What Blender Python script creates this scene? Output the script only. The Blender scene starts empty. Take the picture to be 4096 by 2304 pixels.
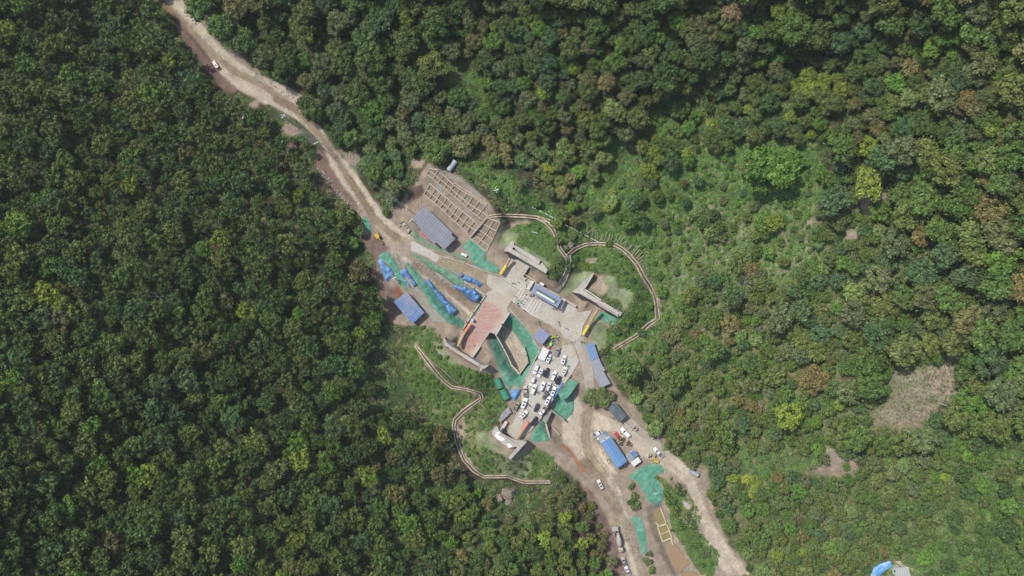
import bpy, bmesh, math, random
import numpy as np
from mathutils import Vector, Matrix, noise
from mathutils.geometry import delaunay_2d_cdt

# ------------------------------------------------------------ camera, light, exposure
SC = bpy.context.scene
COL = SC.collection
H = 327.68                      # height of the drone above the plaza (m)
S = 0.12                        # metres of plaza per photograph pixel
cam_d = bpy.data.cameras.new('camera'); cam_d.lens = 24; cam_d.sensor_width = 36
cam_d.clip_start = 1; cam_d.clip_end = 3000
cam = bpy.data.objects.new('camera', cam_d); COL.objects.link(cam)
cam.location = (0, 0, H); cam.rotation_euler = (0, 0, 0)
SC.camera = cam
SUN_AZ = math.atan2(0.62, -0.79)         # the sun stands towards the upper left of the picture
SUN_EL = math.radians(52)
world = bpy.data.worlds.new('World'); SC.world = world; world.use_nodes = True
wn = world.node_tree.nodes; wl = world.node_tree.links
sky = wn.new('ShaderNodeTexSky'); sky.sky_type = 'NISHITA'; sky.sun_disc = False
sky.sun_elevation = SUN_EL; sky.sun_rotation = math.pi/2 - SUN_AZ
sky.air_density = 1.0; sky.dust_density = 2.0
wn['Background'].inputs[1].default_value = 0.15
wl.new(sky.outputs[0], wn['Background'].inputs[0])
sd = bpy.data.lights.new('sun', 'SUN'); sd.energy = 3.8; sd.angle = math.radians(0.6); sd.color = (1, .965, .9)
sun = bpy.data.objects.new('sun', sd); COL.objects.link(sun)
sdir = Vector((math.cos(SUN_AZ)*math.cos(SUN_EL), math.sin(SUN_AZ)*math.cos(SUN_EL), math.sin(SUN_EL)))
sun.rotation_euler = sdir.to_track_quat('Z', 'Y').to_euler(); sun.location = sdir*400
SC.view_settings.view_transform = 'Standard'; SC.view_settings.look = 'None'
SC.view_settings.exposure = 0.0; SC.view_settings.gamma = 1; SC.view_settings.use_curve_mapping = False
SC.cycles.max_bounces = 5; SC.cycles.diffuse_bounces = 2; SC.cycles.transparent_max_bounces = 4

R = random.Random(7)
rng = np.random.default_rng(11)

# ------------------------------------------------------------ helpers
def fr(ox, oy, s):
    """points read off an enlarged view of the photograph -> photograph pixels"""
    def f(*pts):
        r = [(ox + a/s, oy + b/s) for a, b in pts]
        return r if len(r) > 1 else r[0]
    f.s = s
    return f
D = fr(0, 0, .62886)
Z1 = fr(1400, 600, 3.22); Z2 = fr(2000, 750, 3.22); Z3 = fr(1450, 950, 4.2867); Z4 = fr(1700, 1050, 4.2867)
Z5 = fr(2000, 1250, 4.2867); Z6 = fr(1800, 1450, 4.2867); Z7 = fr(2250, 1500, 3.6772); Z8 = fr(2300, 1850, 3.22)
Y1 = fr(550, 0, 3.0306); Y2 = fr(1000, 400, 3.22); Y3 = fr(1600, 1250, 4.2867); Y4 = fr(1700, 1550, 3.6233)
Y6 = fr(2600, 600, 2.576); Y7 = fr(3096, 1350, 2.576); Y8 = fr(3296, 1854, 3.22)
FA = fr(1100, 0, 2.5156); FB = fr(2100, 0, 2.5156); FC = fr(3072, 0, 2.5156); FD = fr(1900, 350, 2.5156)
FE = fr(3072, 576, 2.5156); FF = fr(2400, 1000, 2.5156); FG = fr(2500, 1500, 2.5156)
W2 = fr(1850, 1380, 4.8467); W1 = fr(2130, 1580, 4.8467); W3 = fr(2250, 1030, 4.8467); W4 = fr(1950, 1080, 4.8467)

def seg_dist(P, A, B):
    d = B - A; L = (d*d).sum() + 1e-9
    t = np.clip(((P - A) @ d)/L, 0, 1)
    q = A + t[:, None]*d
    return np.hypot(*(P - q).T), t

def sdist(P, poly):
    """signed distance to a polygon, positive inside"""
    P = np.asarray(P, float); A = np.asarray(poly, float); B = np.roll(A, -1, 0)
    best = np.full(len(P), 1e9); ins = np.zeros(len(P), bool)
    for a, b in zip(A, B):
        best = np.minimum(best, seg_dist(P, a, b)[0])
        c = (a[1] > P[:, 1]) != (b[1] > P[:, 1])
        with np.errstate(divide='ignore', invalid='ignore'):
            xx = (b[0] - a[0])*(P[:, 1] - a[1])/(b[1] - a[1] + 1e-12) + a[0]
        ins ^= c & (P[:, 0] < xx)
    return np.where(ins, best, -best)

def ldist(P, line):
    P = np.asarray(P, float); best = np.full(len(P), 1e9)
    for a, b in zip(line[:-1], line[1:]):
        best = np.minimum(best, seg_dist(P, np.array(a, float), np.array(b, float))[0])
    return best

_h = np.random.default_rng(3).random((256, 256))
def vnoise(x, y, sc, seed=0):
    x = np.asarray(x)/sc + seed*17.3; y = np.asarray(y)/sc + seed*31.7
    xi = np.floor(x).astype(int); yi = np.floor(y).astype(int); fx = x - xi; fy = y - yi
    fx = fx*fx*(3 - 2*fx); fy = fy*fy*(3 - 2*fy)
    g = lambda i, j: _h[(xi + i) % 256, (yi + j) % 256]
    return (g(0, 0)*(1-fx) + g(1, 0)*fx)*(1-fy) + (g(0, 1)*(1-fx) + g(1, 1)*fx)*fy   # 0..1
def fnoise(x, y, sc, seed=0, o=3):
    t = 0; a = 1; n = 0
    for k in range(o):
        t = t + a*vnoise(x, y, sc/2**k, seed + k); n += a; a *= .5
    return t/n
def sstep(v, a, b):
    t = np.clip((v - a)/(b - a), 0, 1); return t*t*(3 - 2*t)

# ------------------------------------------------------------ relief of the ground
VALLEY = [(560, -400), (640, 0), (900, 300), (1250, 460), (1500, 850), (1700, 1050), (2080, 1200), (2330, 1500), (2480, 1800), (2650, 2050), (2950, 2700)]
SITE = [(1560, 960), (1900, 900), (2200, 1000), (2500, 1100), (2560, 1400), (2640, 1800), (2850, 2150), (2700, 2400), (2500, 2300), (2330, 1950), (2050, 1850), (1750, 1500), (1560, 1250)]
TR1 = Z3((560, 120), (760, 330), (1000, 520), (1250, 700), (1600, 1000), (1900, 1190), (1870, 1330), (1740, 1449), (1560, 1250), (1380, 1080), (1150, 800), (950, 620), (700, 380), (520, 230))
TR2 = Y3((1640, 380), (1730, 200), (1860, 210), (1950, 330), (2130, 620), (2190, 860), (2050, 1060), (1910, 890), (1780, 640), (1690, 480))
OUT = [(2175, 1655), (2240, 1690), (2330, 1760), (2330, 1860), (2250, 1800), (2190, 1740)]
LOW = [(2290, 1560), (2340, 1600), (2400, 1760), (2380, 1850), (2300, 1800), (2200, 1700), (2210, 1640)]
B_A = np.array(Z1((950, 575))); 
PLAZA = Z4((1080, 190), (1210, 230), (1310, 260), (1400, 60), (1480, -60), (1620, -90), (1790, 20), (1640, 240), (1700, 250), (1900, 340), (2380, 610), (2576, 740)) + Z5((1340, 0), (1580, -40), (1420, 240), (1400, 380), (1330, 480), (1240, 500), (1100, 440), (1000, 300), (850, 220), (700, 130), (560, 60)) + Z4((1860, 930), (1720, 820), (1520, 680), (1400, 620), (1280, 520), (1150, 460), (1055, 370))
DECK = Z4((1035, 560), (1080, 500), (1170, 470), (1290, 515), (1480, 665), (1410, 790), (1440, 870), (1330, 1050), (1215, 1235)) + Y3((1640, 370), (1540, 340), (1370, 600), (1225, 755), (1075, 632), (985, 565), (1110, 300), (1280, 0))
CARPARK = Z5((1060, 460), (1050, 560), (1200, 520), (1260, 560), (1360, 830), (1230, 1060), (1190, 1100)) + Z6((1990, 330), (1930, 420), (1750, 660), (1650, 800), (1560, 960), (1380, 1170), (1230, 1300), (1110, 1300), (970, 1200), (1110, 930), (1230, 720), (1220, 560), (1300, 330)) + Z5((440, 1160), (520, 960), (620, 830), (680, 790), (830, 640), (870, 520), (960, 430))
FLAT = [PLAZA, DECK, CARPARK, Z4((1300, 260), (1480, -90), (1850, 150), (1900, 330)), Y3((880, 580), (1368, 884), (1480, 780), (1250, 480), (1020, 420)), Y4((1090, 660), (1365, 848), (1440, 760), (1200, 450), (1080, 500)), FF((-90, 480), (0, 590), (190, 690), (100, 740), (-150, 640)), W3((195, 690), (352, 725), (500, 830), (300, 900), (100, 800))]
def base_T(px, py):
    P = np.stack([px, py], 1)
    d = ldist(P, VALLEY)
    # side of the valley: left is negative
    vx = np.interp(py, [v[1] for v in VALLEY], [v[0] for v in VALLEY])
    right = px > vx
    ds = np.maximum(-sdist(P, SITE), 0); d = np.minimum(d, ds + 130)
    t = np.clip((d - 150)/1500, 0, 2)
    z = np.where(right, 52*t**1.25, 62*t**1.15)
    amp = np.clip(t*4, 0, 1)
    z = z + amp*(9*(fnoise(px, py, 520, 1) - .5) + 3*(fnoise(px, py, 170, 4) - .5))
    # ravine with grass running through the upper right part
    rv = ldist(P, [(1800, 150), (2050, 480), (2450, 700), (2560, 560), (2900, 350), (3600, 150)])
    z = z - 6*np.exp(-(rv/110)**2)*np.clip(t*5, 0, 1)
    return z
def full_T(px, py):
    px = np.asarray(px, float); py = np.asarray(py, float); P = np.stack([px, py], 1)
    z = base_T(px, py)
    # bank that carries the concrete lattice
    bank = Z1((930, 590), (1000, 210), (1140, 210), (1800, 680), (1960, 920), (1760, 1330), (1540, 1140))
    s = ((P - B_A) @ np.array([.61, -.79]))
    zb = np.clip(s, 0, 125)*.085
    w = sstep(sdist(P, bank), -45, 5); z = z*(1 - w) + np.maximum(z*.2, zb)*w
    hill = Z1((1140, 190), (1900, 650), (2100, 850), (2300, 900), (2300, 400), (1700, 100), (1250, 100))
    w = sstep(sdist(P, hill), -60, 60); z = np.maximum(z, z*(1-w) + 10.5*w)
    # spurs the tunnels run into
    for poly, h in ((Z2((220, 700), (700, 1090), (800, 900), (650, 500), (350, 420)), 8.0),
                    (FF((60, 400), (-60, 420), (0, 480), (200, 640), (330, 600), (350, 300), (100, 100)), 8.0),
                    (Y3((760, 620), (1330, 980), (1250, 1150), (600, 900), (500, 560)), 7.5),
                    (Y4((860, 700), (1240, 920), (1180, 1060), (850, 980), (780, 760)), 7.5)):
        w = sstep(sdist(P, poly), -95, 14); z = np.maximum(z, z*(1 - w) + h*w)
    for pl in FLAT:
        w = sstep(sdist(P, pl), -14, 3); z = z*(1-w) + np.minimum(z, -.35)*w
    w1 = sstep(sdist(P, TR1), -46, 2)
    g = np.clip(((px - 1600)*.72 + (py - 1010)*.69)/330, 0, 1)
    z = np.where(w1 > 0, z*(1-w1) + (-6.0*g)*w1, z)
    w = sstep(sdist(P, TR2), -50, 2); z = z*(1-w) - 6.4*w
    w = sstep(sdist(P, LOW), -55, 8); z = z*(1-w) - 5.0*w
    w = sstep(sdist(P, Z8((1000, 620), (1110, 590), (1290, 1040), (1500, 1300), (1620, 1460), (1340, 1460), (1150, 1100))), -30, 4); z = z*(1-w) - 2.6*w
    return z
G0X, G0Y, GS = -480, -420, 8
NX, NY = 634, 394
gx, gy = np.meshgrid(G0X + GS*np.arange(NX), G0Y + GS*np.arange(NY))
GZ = full_T(gx.ravel(), gy.ravel()).reshape(NY, NX)
def Tv(px, py):
    u = np.clip((np.asarray(px, float) - G0X)/GS, 0, NX - 1.001); v = np.clip((np.asarray(py, float) - G0Y)/GS, 0, NY - 1.001)
    i = u.astype(int); j = v.astype(int); a = u - i; b = v - j
    return (GZ[j, i]*(1-a) + GZ[j, i+1]*a)*(1-b) + (GZ[j+1, i]*(1-a) + GZ[j+1, i+1]*a)*b
def T(px, py): return float(Tv(np.array([px]), np.array([py]))[0])
def P(p, z=None):
    """the point of the place that lies at height z under photograph pixel p"""
    if z is None: z = T(*p)
    k = S*(H - z)/H
    return Vector(((p[0] - 2048)*k, (1152 - p[1])*k, z))
def PX(v):
    k = S*(H - v[2])/H
    return (2048 + v[0]/k, 1152 - v[1]/k)

# ------------------------------------------------------------ materials
MATS = {}
def srgb(r, g, b):
    f = lambda c: (c/255/12.92 if c/255 <= .04045 else ((c/255 + .055)/1.055)**2.4)
    return (f(r), f(g), f(b))
def mat(name, col, rough=.85, var=.25, scale=1.2, bump=.3, spec=.25, attr=None, stretch=None, wave=None, metallic=0, dirt=None, dirt_scale=.15):
    if name in MATS: return MATS[name]
    m = bpy.data.materials.new(name); m.use_nodes = True; nt = m.node_tree; N = nt.nodes; L = nt.links
    b = N['Principled BSDF']; b.inputs['Roughness'].default_value = rough
    b.inputs['Specular IOR Level'].default_value = spec; b.inputs['Metallic'].default_value = metallic
    tc = N.new('ShaderNodeNewGeometry'); src = tc.outputs['Position']
    if wave or stretch:
        tc = N.new('ShaderNodeTexCoord'); src = tc.outputs['Object']
    n1 = N.new('ShaderNodeTexNoise'); n1.inputs['Scale'].default_value = scale; n1.inputs['Detail'].default_value = 6
    n1.inputs['Roughness'].default_value = .65; L.new(src, n1.inputs['Vector'])
    n2 = N.new('ShaderNodeTexNoise'); n2.inputs['Scale'].default_value = dirt_scale; n2.inputs['Detail'].default_value = 4
    L.new(src, n2.inputs['Vector'])
    mr = N.new('ShaderNodeMapRange'); L.new(n1.outputs['Fac'], mr.inputs[0])
    mr.inputs[1].default_value = .25; mr.inputs[2].default_value = .75
    mr.inputs[3].default_value = 1 - var; mr.inputs[4].default_value = 1 + var
    mx = N.new('ShaderNodeMix'); mx.data_type = 'RGBA'; mx.blend_type = 'MULTIPLY'; mx.inputs[0].default_value = 1
    if attr:
        at = N.new('ShaderNodeAttribute'); at.attribute_name = attr; n2.inputs['Scale'].default_value = .28; n2.inputs['Detail'].default_value = 9; n2.inputs['Roughness'].default_value = .75
        r2 = N.new('ShaderNodeMapRange'); L.new(n2.outputs['Fac'], r2.inputs[0]); r2.inputs[1].default_value = .3; r2.inputs[2].default_value = .7; r2.inputs[3].default_value = .72; r2.inputs[4].default_value = 1.28
        vs = N.new('ShaderNodeVectorMath'); vs.operation = 'SCALE'; L.new(at.outputs['Color'], vs.inputs[0]); L.new(r2.outputs[0], vs.inputs['Scale']); L.new(vs.outputs[0], mx.inputs[6])
    else:
        if dirt:
            dm = N.new('ShaderNodeMix'); dm.data_type = 'RGBA'
            dm.inputs[6].default_value = (*col, 1); dm.inputs[7].default_value = (*dirt, 1)
            dr = N.new('ShaderNodeMapRange'); L.new(n2.outputs['Fac'], dr.inputs[0]); dr.inputs[1].default_value = .42; dr.inputs[2].default_value = .68
            L.new(dr.outputs[0], dm.inputs[0]); L.new(dm.outputs[2], mx.inputs[6])
        else:
            mx.inputs[6].default_value = (*col, 1)
    cmb = N.new('ShaderNodeCombineColor')
    for i in range(3): L.new(mr.outputs[0], cmb.inputs[i])
    L.new(cmb.outputs[0], mx.inputs[7]); out = mx.outputs[2]
    hgt = n1.outputs['Fac']
    if wave:
        w = N.new('ShaderNodeTexWave'); w.bands_direction = wave[0]; w.inputs['Scale'].default_value = wave[1]
        L.new(src, w.inputs['Vector'])
        wr = N.new('ShaderNodeMapRange'); L.new(w.outputs['Fac'], wr.inputs[0]); wr.inputs[3].default_value = .91; wr.inputs[4].default_value = 1.07
        mm = N.new('ShaderNodeMix'); mm.data_type = 'RGBA'; mm.blend_type = 'MULTIPLY'; mm.inputs[0].default_value = 1
        c2 = N.new('ShaderNodeCombineColor')
        for i in range(3): L.new(wr.outputs[0], c2.inputs[i])
        L.new(out, mm.inputs[6]); L.new(c2.outputs[0], mm.inputs[7]); out = mm.outputs[2]
        hgt = w.outputs['Fac']
    L.new(out, b.inputs['Base Color'])
    if bump:
        bp = N.new('ShaderNodeBump'); bp.inputs['Strength'].default_value = bump; bp.inputs['Distance'].default_value = .15
        L.new(hgt, bp.inputs['Height']); L.new(bp.outputs[0], b.inputs['Normal'])
    MATS[name] = m; return m

def leaf_mat(name):
    if name in MATS: return MATS[name]
    m = bpy.data.materials.new(name); m.use_nodes = True; nt = m.node_tree; N = nt.nodes; L = nt.links
    b = N['Principled BSDF']; b.inputs['Roughness'].default_value = .6; b.inputs['Specular IOR Level'].default_value = .3
    at = N.new('ShaderNodeAttribute'); at.attribute_type = 'INSTANCER'; at.attribute_name = 'tone'
    lf = N.new('ShaderNodeAttribute'); lf.attribute_name = 'shade'
    geo = N.new('ShaderNodeNewGeometry')
    n1 = N.new('ShaderNodeTexNoise'); n1.inputs['Scale'].default_value = .35; n1.inputs['Detail'].default_value = 3; L.new(geo.outputs['Position'], n1.inputs['Vector'])
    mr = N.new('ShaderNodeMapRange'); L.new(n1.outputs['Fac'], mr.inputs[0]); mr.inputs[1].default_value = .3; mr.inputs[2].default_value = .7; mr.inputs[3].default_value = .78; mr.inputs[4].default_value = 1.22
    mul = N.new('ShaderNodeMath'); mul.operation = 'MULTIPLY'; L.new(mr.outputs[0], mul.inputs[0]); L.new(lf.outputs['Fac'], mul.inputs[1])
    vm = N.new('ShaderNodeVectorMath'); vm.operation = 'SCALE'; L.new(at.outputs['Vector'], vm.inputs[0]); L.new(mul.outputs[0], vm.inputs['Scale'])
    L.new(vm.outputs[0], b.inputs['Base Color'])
    tr = N.new('ShaderNodeBsdfTranslucent'); L.new(vm.outputs[0], tr.inputs['Color'])
    ms = N.new('ShaderNodeMixShader'); ms.inputs[0].default_value = .22
    L.new(b.outputs[0], ms.inputs[1]); L.new(tr.outputs[0], ms.inputs[2]); L.new(ms.outputs[0], N['Material Output'].inputs[0])
    MATS[name] = m; return m

# ------------------------------------------------------------ mesh building
def tag(o, label=None, cat=None, group=None, kind=None):
    if label: o['label'] = label
    if cat: o['category'] = cat
    if group: o['group'] = group
    if kind: o['kind'] = kind
    return o
def link(o, parent=None):
    COL.objects.link(o)
    if parent: o.parent = parent
    return o
def empty(name, loc, rz=0):
    o = bpy.data.objects.new(name, None); o.empty_display_size = .5; o.location = loc; o.rotation_euler = (0, 0, rz)
    return link(o)
class MB:
    def __init__(s): s.v = []; s.f = []
    def add(s, vs, fs):
        n = len(s.v); s.v += [tuple(v) for v in vs]; s.f += [tuple(i + n for i in f) for f in fs]; return s
    def box(s, c, d, rz=0, M=None):
        x, y, z = (k/2 for k in d); vs = [Vector((i*x, j*y, k*z)) for k in (-1, 1) for j in (-1, 1) for i in (-1, 1)]
        Rm = Matrix.Rotation(rz, 3, 'Z') if M is None else M
        vs = [Rm @ v + Vector(c) for v in vs]
        return s.add(vs, [(0, 2, 3, 1), (4, 5, 7, 6), (0, 1, 5, 4), (2, 6, 7, 3), (0, 4, 6, 2), (1, 3, 7, 5)])
    def bar(s, a, b, w, h=None, up=(0, 0, 1)):
        """a box beam from a to b"""
        a = Vector(a); b = Vector(b); d = (b - a); L = d.length
        if L < 1e-6: return s
        x = d/L; y = Vector(up).cross(x)
        if y.length < 1e-4: y = Vector((0, 1, 0))
        y.normalize(); z = x.cross(y); M = Matrix((x, y, z)).transposed()
        return s.box((a + b)/2, (L, w, h or w), M=M)
    def tube(s, pts, r, n=8, cap=True):
        pts = [Vector(p) for p in pts]; rs = r if isinstance(r, (list, tuple)) else [r]*len(pts)
        rings = []
        for i, p in enumerate(pts):
            t = (pts[min(i+1, len(pts)-1)] - pts[max(i-1, 0)]).normalized()
            a = t.cross(Vector((0, 0, 1)))
            if a.length < .05: a = t.cross(Vector((0, 1, 0)))
            a.normalize(); b = t.cross(a)
            rings.append([p + (a*math.cos(2*math.pi*k/n) + b*math.sin(2*math.pi*k/n))*rs[i] for k in range(n)])
        vs = [v for r_ in rings for v in r_]; fs = []
        for i in range(len(pts)-1):
            for k in range(n):
                fs.append((i*n+k, i*n+(k+1) % n, (i+1)*n+(k+1) % n, (i+1)*n+k))
        if cap: fs += [tuple(range(n-1, -1, -1)), tuple((len(pts)-1)*n + k for k in range(n))]
        return s.add(vs, fs)
    def prism(s, top, bottom):
        n = len(top); vs = list(top) + list(bottom)
        ar = sum(top[i][0]*top[(i+1) % n][1] - top[(i+1) % n][0]*top[i][1] for i in range(n))
        if ar < 0: vs = list(top)[::-1] + list(bottom)[::-1]
        fs = [tuple(range(n)), tuple(range(2*n-1, n-1, -1))] + [(i, n+i, n+(i+1) % n, (i+1) % n) for i in range(n)]
        return s.add(vs, fs)
    def build(s, name, m, parent=None, smooth=False, origin=True):
        me = bpy.data.meshes.new(name); v = [Vector(p) for p in s.v]
        o = bpy.data.objects.new(name, me)
        if origin and parent is None and v:
            c = Vector((sum(p.x for p in v)/len(v), sum(p.y for p in v)/len(v), min(p.z for p in v)))
            v = [p - c for p in v]; o.location = c
        me.from_pydata(v, [], s.f); me.update()
        if m: me.materials.append(m)
        if smooth: me.polygons.foreach_set('use_smooth', [True]*len(me.polygons))
        return link(o, parent)
def np_mesh(name, V, F, m, smooth=False):
    me = bpy.data.meshes.new(name); me.from_pydata([tuple(x) for x in V], [], [tuple(x) for x in F]); me.update()
    if m: me.materials.append(m)
    if smooth: me.polygons.foreach_set('use_smooth', [True]*len(me.polygons))
    return me

def densify(poly, step, jit=0, seed=0, closed=True):
    out = []; n = len(poly)
    for i in range(n if closed else n-1):
        a = np.array(poly[i], float); b = np.array(poly[(i+1) % n], float); L = np.hypot(*(b-a)); k = max(1, int(L/step))
        for q in range(k): out.append(a + (b-a)*q/k)
    if not closed: out.append(np.array(poly[-1], float))
    out = np.array(out)
    if jit:
        out = out + np.stack([vnoise(out[:, 0], out[:, 1], step*2.2, seed) - .5, vnoise(out[:, 0], out[:, 1], step*2.2, seed+9) - .5], 1)*2*jit
    return out
def cdt(poly, step, jit, seed):
    b = densify(poly, step, jit, seed); x0, y0 = b.min(0); x1, y1 = b.max(0)
    X, Y = np.meshgrid(np.arange(x0, x1, step), np.arange(y0, y1, step)); Q = np.stack([X.ravel(), Y.ravel()], 1)
    Q = Q + (vnoise(Q[:, 0], Q[:, 1], 3.1, 5)[:, None] - .5)*step*.4
    Q = Q[sdist(Q, b) > step*.55]
    allp = np.vstack([b, Q]); vs = [Vector((float(x), float(y))) for x, y in allp]
    r = delaunay_2d_cdt(vs, [], [list(range(len(b)))], 1, 1e-4)
    return np.array([[v.x, v.y] for v in r[0]]), r[2]
def sheet(name, poly, m, off=.06, step=8, z=None, paint=None, jit=1.2, seed=1, mound=0, wrinkle=0, parent=None, edge_w=14, thick=0):
    """a draped sheet of ground, cloth or paving; mound raises its middle"""
    Q, F = cdt(poly, step, jit, seed)
    Z = (Tv(Q[:, 0], Q[:, 1]) if z is None else np.full(len(Q), float(z))) + off
    if mound or wrinkle:
        dd = np.clip(sdist(Q, poly), 0, None)
        Z = Z + mound*np.sqrt(np.clip(dd/edge_w, 0, 1))
        w = np.clip(dd/5, 0, 1)
        Z = Z + wrinkle*w*(np.abs(fnoise(Q[:, 0]*.7 + Q[:, 1]*.7, (Q[:, 0] - Q[:, 1])*.35, 13, seed, 3) - .5)*4 + (vnoise(Q[:, 0], Q[:, 1], 6, seed+2) - .5)*1.4)
    k = S*(H - Z)/H
    V = np.stack([(Q[:, 0] - 2048)*k, (1152 - Q[:, 1])*k, Z], 1)
    F = [f if (V[f[1]][0]-V[f[0]][0])*(V[f[2]][1]-V[f[0]][1]) - (V[f[2]][0]-V[f[0]][0])*(V[f[1]][1]-V[f[0]][1]) > 0 else f[::-1] for f in F]
    c = V.mean(0); c[2] = Z.min()
    me = np_mesh(name, V - c, F, m, True)
    if paint is not None:
        C = paint(Q[:, 0], Q[:, 1]); ca = me.color_attributes.new('Col', 'FLOAT_COLOR', 'POINT')
        ca.data.foreach_set('color', np.concatenate([C, np.ones((len(C), 1))], 1).astype(np.float32).ravel())
    o = bpy.data.objects.new(name, me); o.location = c
    return link(o, parent)
def slab(name, poly, m, ztop, zbot, parent=None):
    mb = MB(); mb.prism([P(p, ztop) for p in poly], [Vector((*P(p, ztop).xy, zbot)) for p in poly])
    return mb.build(name, m, parent)
# ------------------------------------------------------------ colours of the ground
PAL = dict(litter=(.058, .048, .026), green=(.085, .150, .036), dgreen=(.048, .078, .026), scrub=(.160, .165, .075),
           soil=(.275, .222, .162), red=(.165, .112, .088), pale=(.455, .39, .295), wet=(.20, .148, .092), grey=(.33, .295, .25),
           rust=(.34, .15, .06), drygrass=(.22, .195, .13), seeded=(.20, .235, .125), darksoil=(.10, .062, .048))
RAVINE = FD((1330, 560), (1560, 540), (1700, 700), (1640, 950), (1500, 1100), (1250, 1230), (1060, 1150), (1130, 930), (1280, 870))
RAVINE2 = FA((1650, 560), (1760, 560), (2050, 700), (2080, 900), (2200, 1080), (2230, 1250), (2120, 1280), (2050, 1100), (1850, 960), (1700, 900))
RAVINE3 = FB((1430, 980), (1750, 900), (1850, 1100), (1800, 1330), (1500, 1449), (1200, 1449), (1120, 1350), (1200, 1180))
SLOPE = [(2560, 760), (2700, 640), (2900, 560), (3250, 560), (3300, 700), (3240, 900), (3330, 1010), (3180, 1120), (3080, 1180), (2820, 1120), (2740, 1200), (2690, 1320), (2480, 1440), (2440, 1480), (2420, 1340), (2560, 1250), (2640, 1180), (2560, 1020), (2380, 960), (2200, 980), (2150, 860), (2020, 780), (1800, 640), (1900, 640), (2050, 720), (2180, 800), (2300, 900)]
BARE = [ (Y7((1180, 440), (1330, 330), (1480, 330), (1640, 280), (1790, 260), (1880, 400), (1860, 560), (1760, 660), (1620, 780), (1520, 900), (1300, 950), (1060, 900), (980, 740), (1190, 680), (1250, 560)), 'drygrass', 14),
         (Y7((1660, 280), (1800, 260), (1880, 420), (1780, 640), (1640, 560), (1560, 400)), 'soil', 14),
         (Y7((1240, 850), (1480, 760), (1600, 700), (1640, 760), (1520, 920), (1290, 940)), 'soil', 12),
         (Y6((2060, 450), (2300, 400), (2440, 430), (2430, 560), (2270, 690), (2170, 660), (2150, 560)), 'soil', 10),
         (Y6((1560, 640), (1680, 760), (1700, 900), (1500, 990), (1480, 1150), (1530, 1250), (1610, 1200), (1640, 1080), (1780, 1060), (1700, 960), (1660, 840)), 'soil', 14),
         (Y6((2020, 830), (2200, 840), (2220, 900), (2040, 960)), 'soil', 10),
         (Y6((560, 520), (760, 560), (740, 640), (600, 600)), 'soil', 12),
         (Y7((540, 1130), (760, 1180), (880, 1300), (860, 1440), (640, 1430), (300, 1400), (520, 1300)), 'soil', 18),
         (Y7((720, 760), (900, 740), (1000, 960), (780, 960), (700, 860)), 'scrub', 12), (Y7((830, 990), (960, 990), (980, 1040), (840, 1050)), 'scrub', 8),
         (Y7((640, 430), (880, 500), (940, 640), (880, 690), (700, 560)), 'scrub', 14), (Y7((660, 380), (830, 400), (850, 470), (700, 440)), 'darksoil', 8),
         (FC((640, 1340), (800, 1290), (870, 1380), (760, 1449), (600, 1430)), 'scrub', 8), (FC((1720, 1110), (1830, 1120), (1830, 1300), (1740, 1280)), 'scrub', 8),
         (FC((2120, 480), (2400, 560), (2300, 820), (2160, 700)), 'scrub', 14),
         (FF((400, 690), (560, 700), (520, 760), (400, 800), (340, 790)), 'soil', 6), (FF((560, 400), (660, 400), (710, 560), (620, 690), (580, 660)), 'soil', 8),
         (FF((300, 260), (400, 270), (540, 360), (500, 400), (380, 300)), 'soil', 7), (FF((130, 940), (300, 930), (320, 1010), (200, 1010)), 'drygrass', 6),
         (FF((850, 230), (930, 240), (940, 330), (880, 330)), 'soil', 7), (FG((600, 900), (820, 940), (860, 1180), (900, 1420), (760, 1449), (740, 1180), (660, 1020)), 'soil', 7),
         (FG((0, 230), (100, 300), (250, 520), (420, 620), (440, 700), (340, 700), (180, 520), (60, 420)), 'soil', 7),
         (Z8((1380, 60), (1600, 80), (1700, 300), (1760, 520), (1860, 700), (1880, 820), (2000, 1080), (2240, 1290), (2240, 1449), (2000, 1300), (1700, 700), (1560, 250)), 'soil', 7),
         (Y1((1030, 590), (1230, 620), (1350, 740), (1560, 940), (1800, 1060), (2010, 1180), (1950, 1330), (1500, 940), (1200, 760)), 'soil', 8),
         (Y1((420, 0), (540, 0), (820, 260), (1040, 560), (980, 590), (700, 280)), 'soil', 7),
         (Y1((270, 60), (420, 180), (560, 400), (720, 640), (860, 880), (1000, 1050), (1120, 1120), (1080, 1000), (880, 700), (640, 420), (480, 200), (330, 0), (200, 0)), 'darksoil', 8),
         (Y1((430, 270), (560, 500), (800, 800), (1000, 1080), (1180, 1130), (1240, 1050), (980, 860), (800, 620), (600, 350)), 'red', 8),
         (Y2((0, 20), (100, 30), (90, 170), (30, 160)), 'soil', 6), (Y2((420, 270), (600, 330), (720, 440), (560, 470), (430, 440)), 'soil', 7),
         (Y2((440, 540), (600, 520), (620, 620), (500, 640)), 'red', 6),
         (Y2((830, 600), (960, 640), (1060, 900), (1240, 1130), (1470, 1449), (1330, 1449), (1150, 1230), (960, 1000), (820, 860)), 'red', 8),
         (Y2((1130, 640), (1460, 700), (1420, 800), (1340, 900), (1260, 800)), 'soil', 8), (Y2((2080, 740), (2260, 790), (2240, 880), (2060, 860)), 'soil', 7)]
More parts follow.
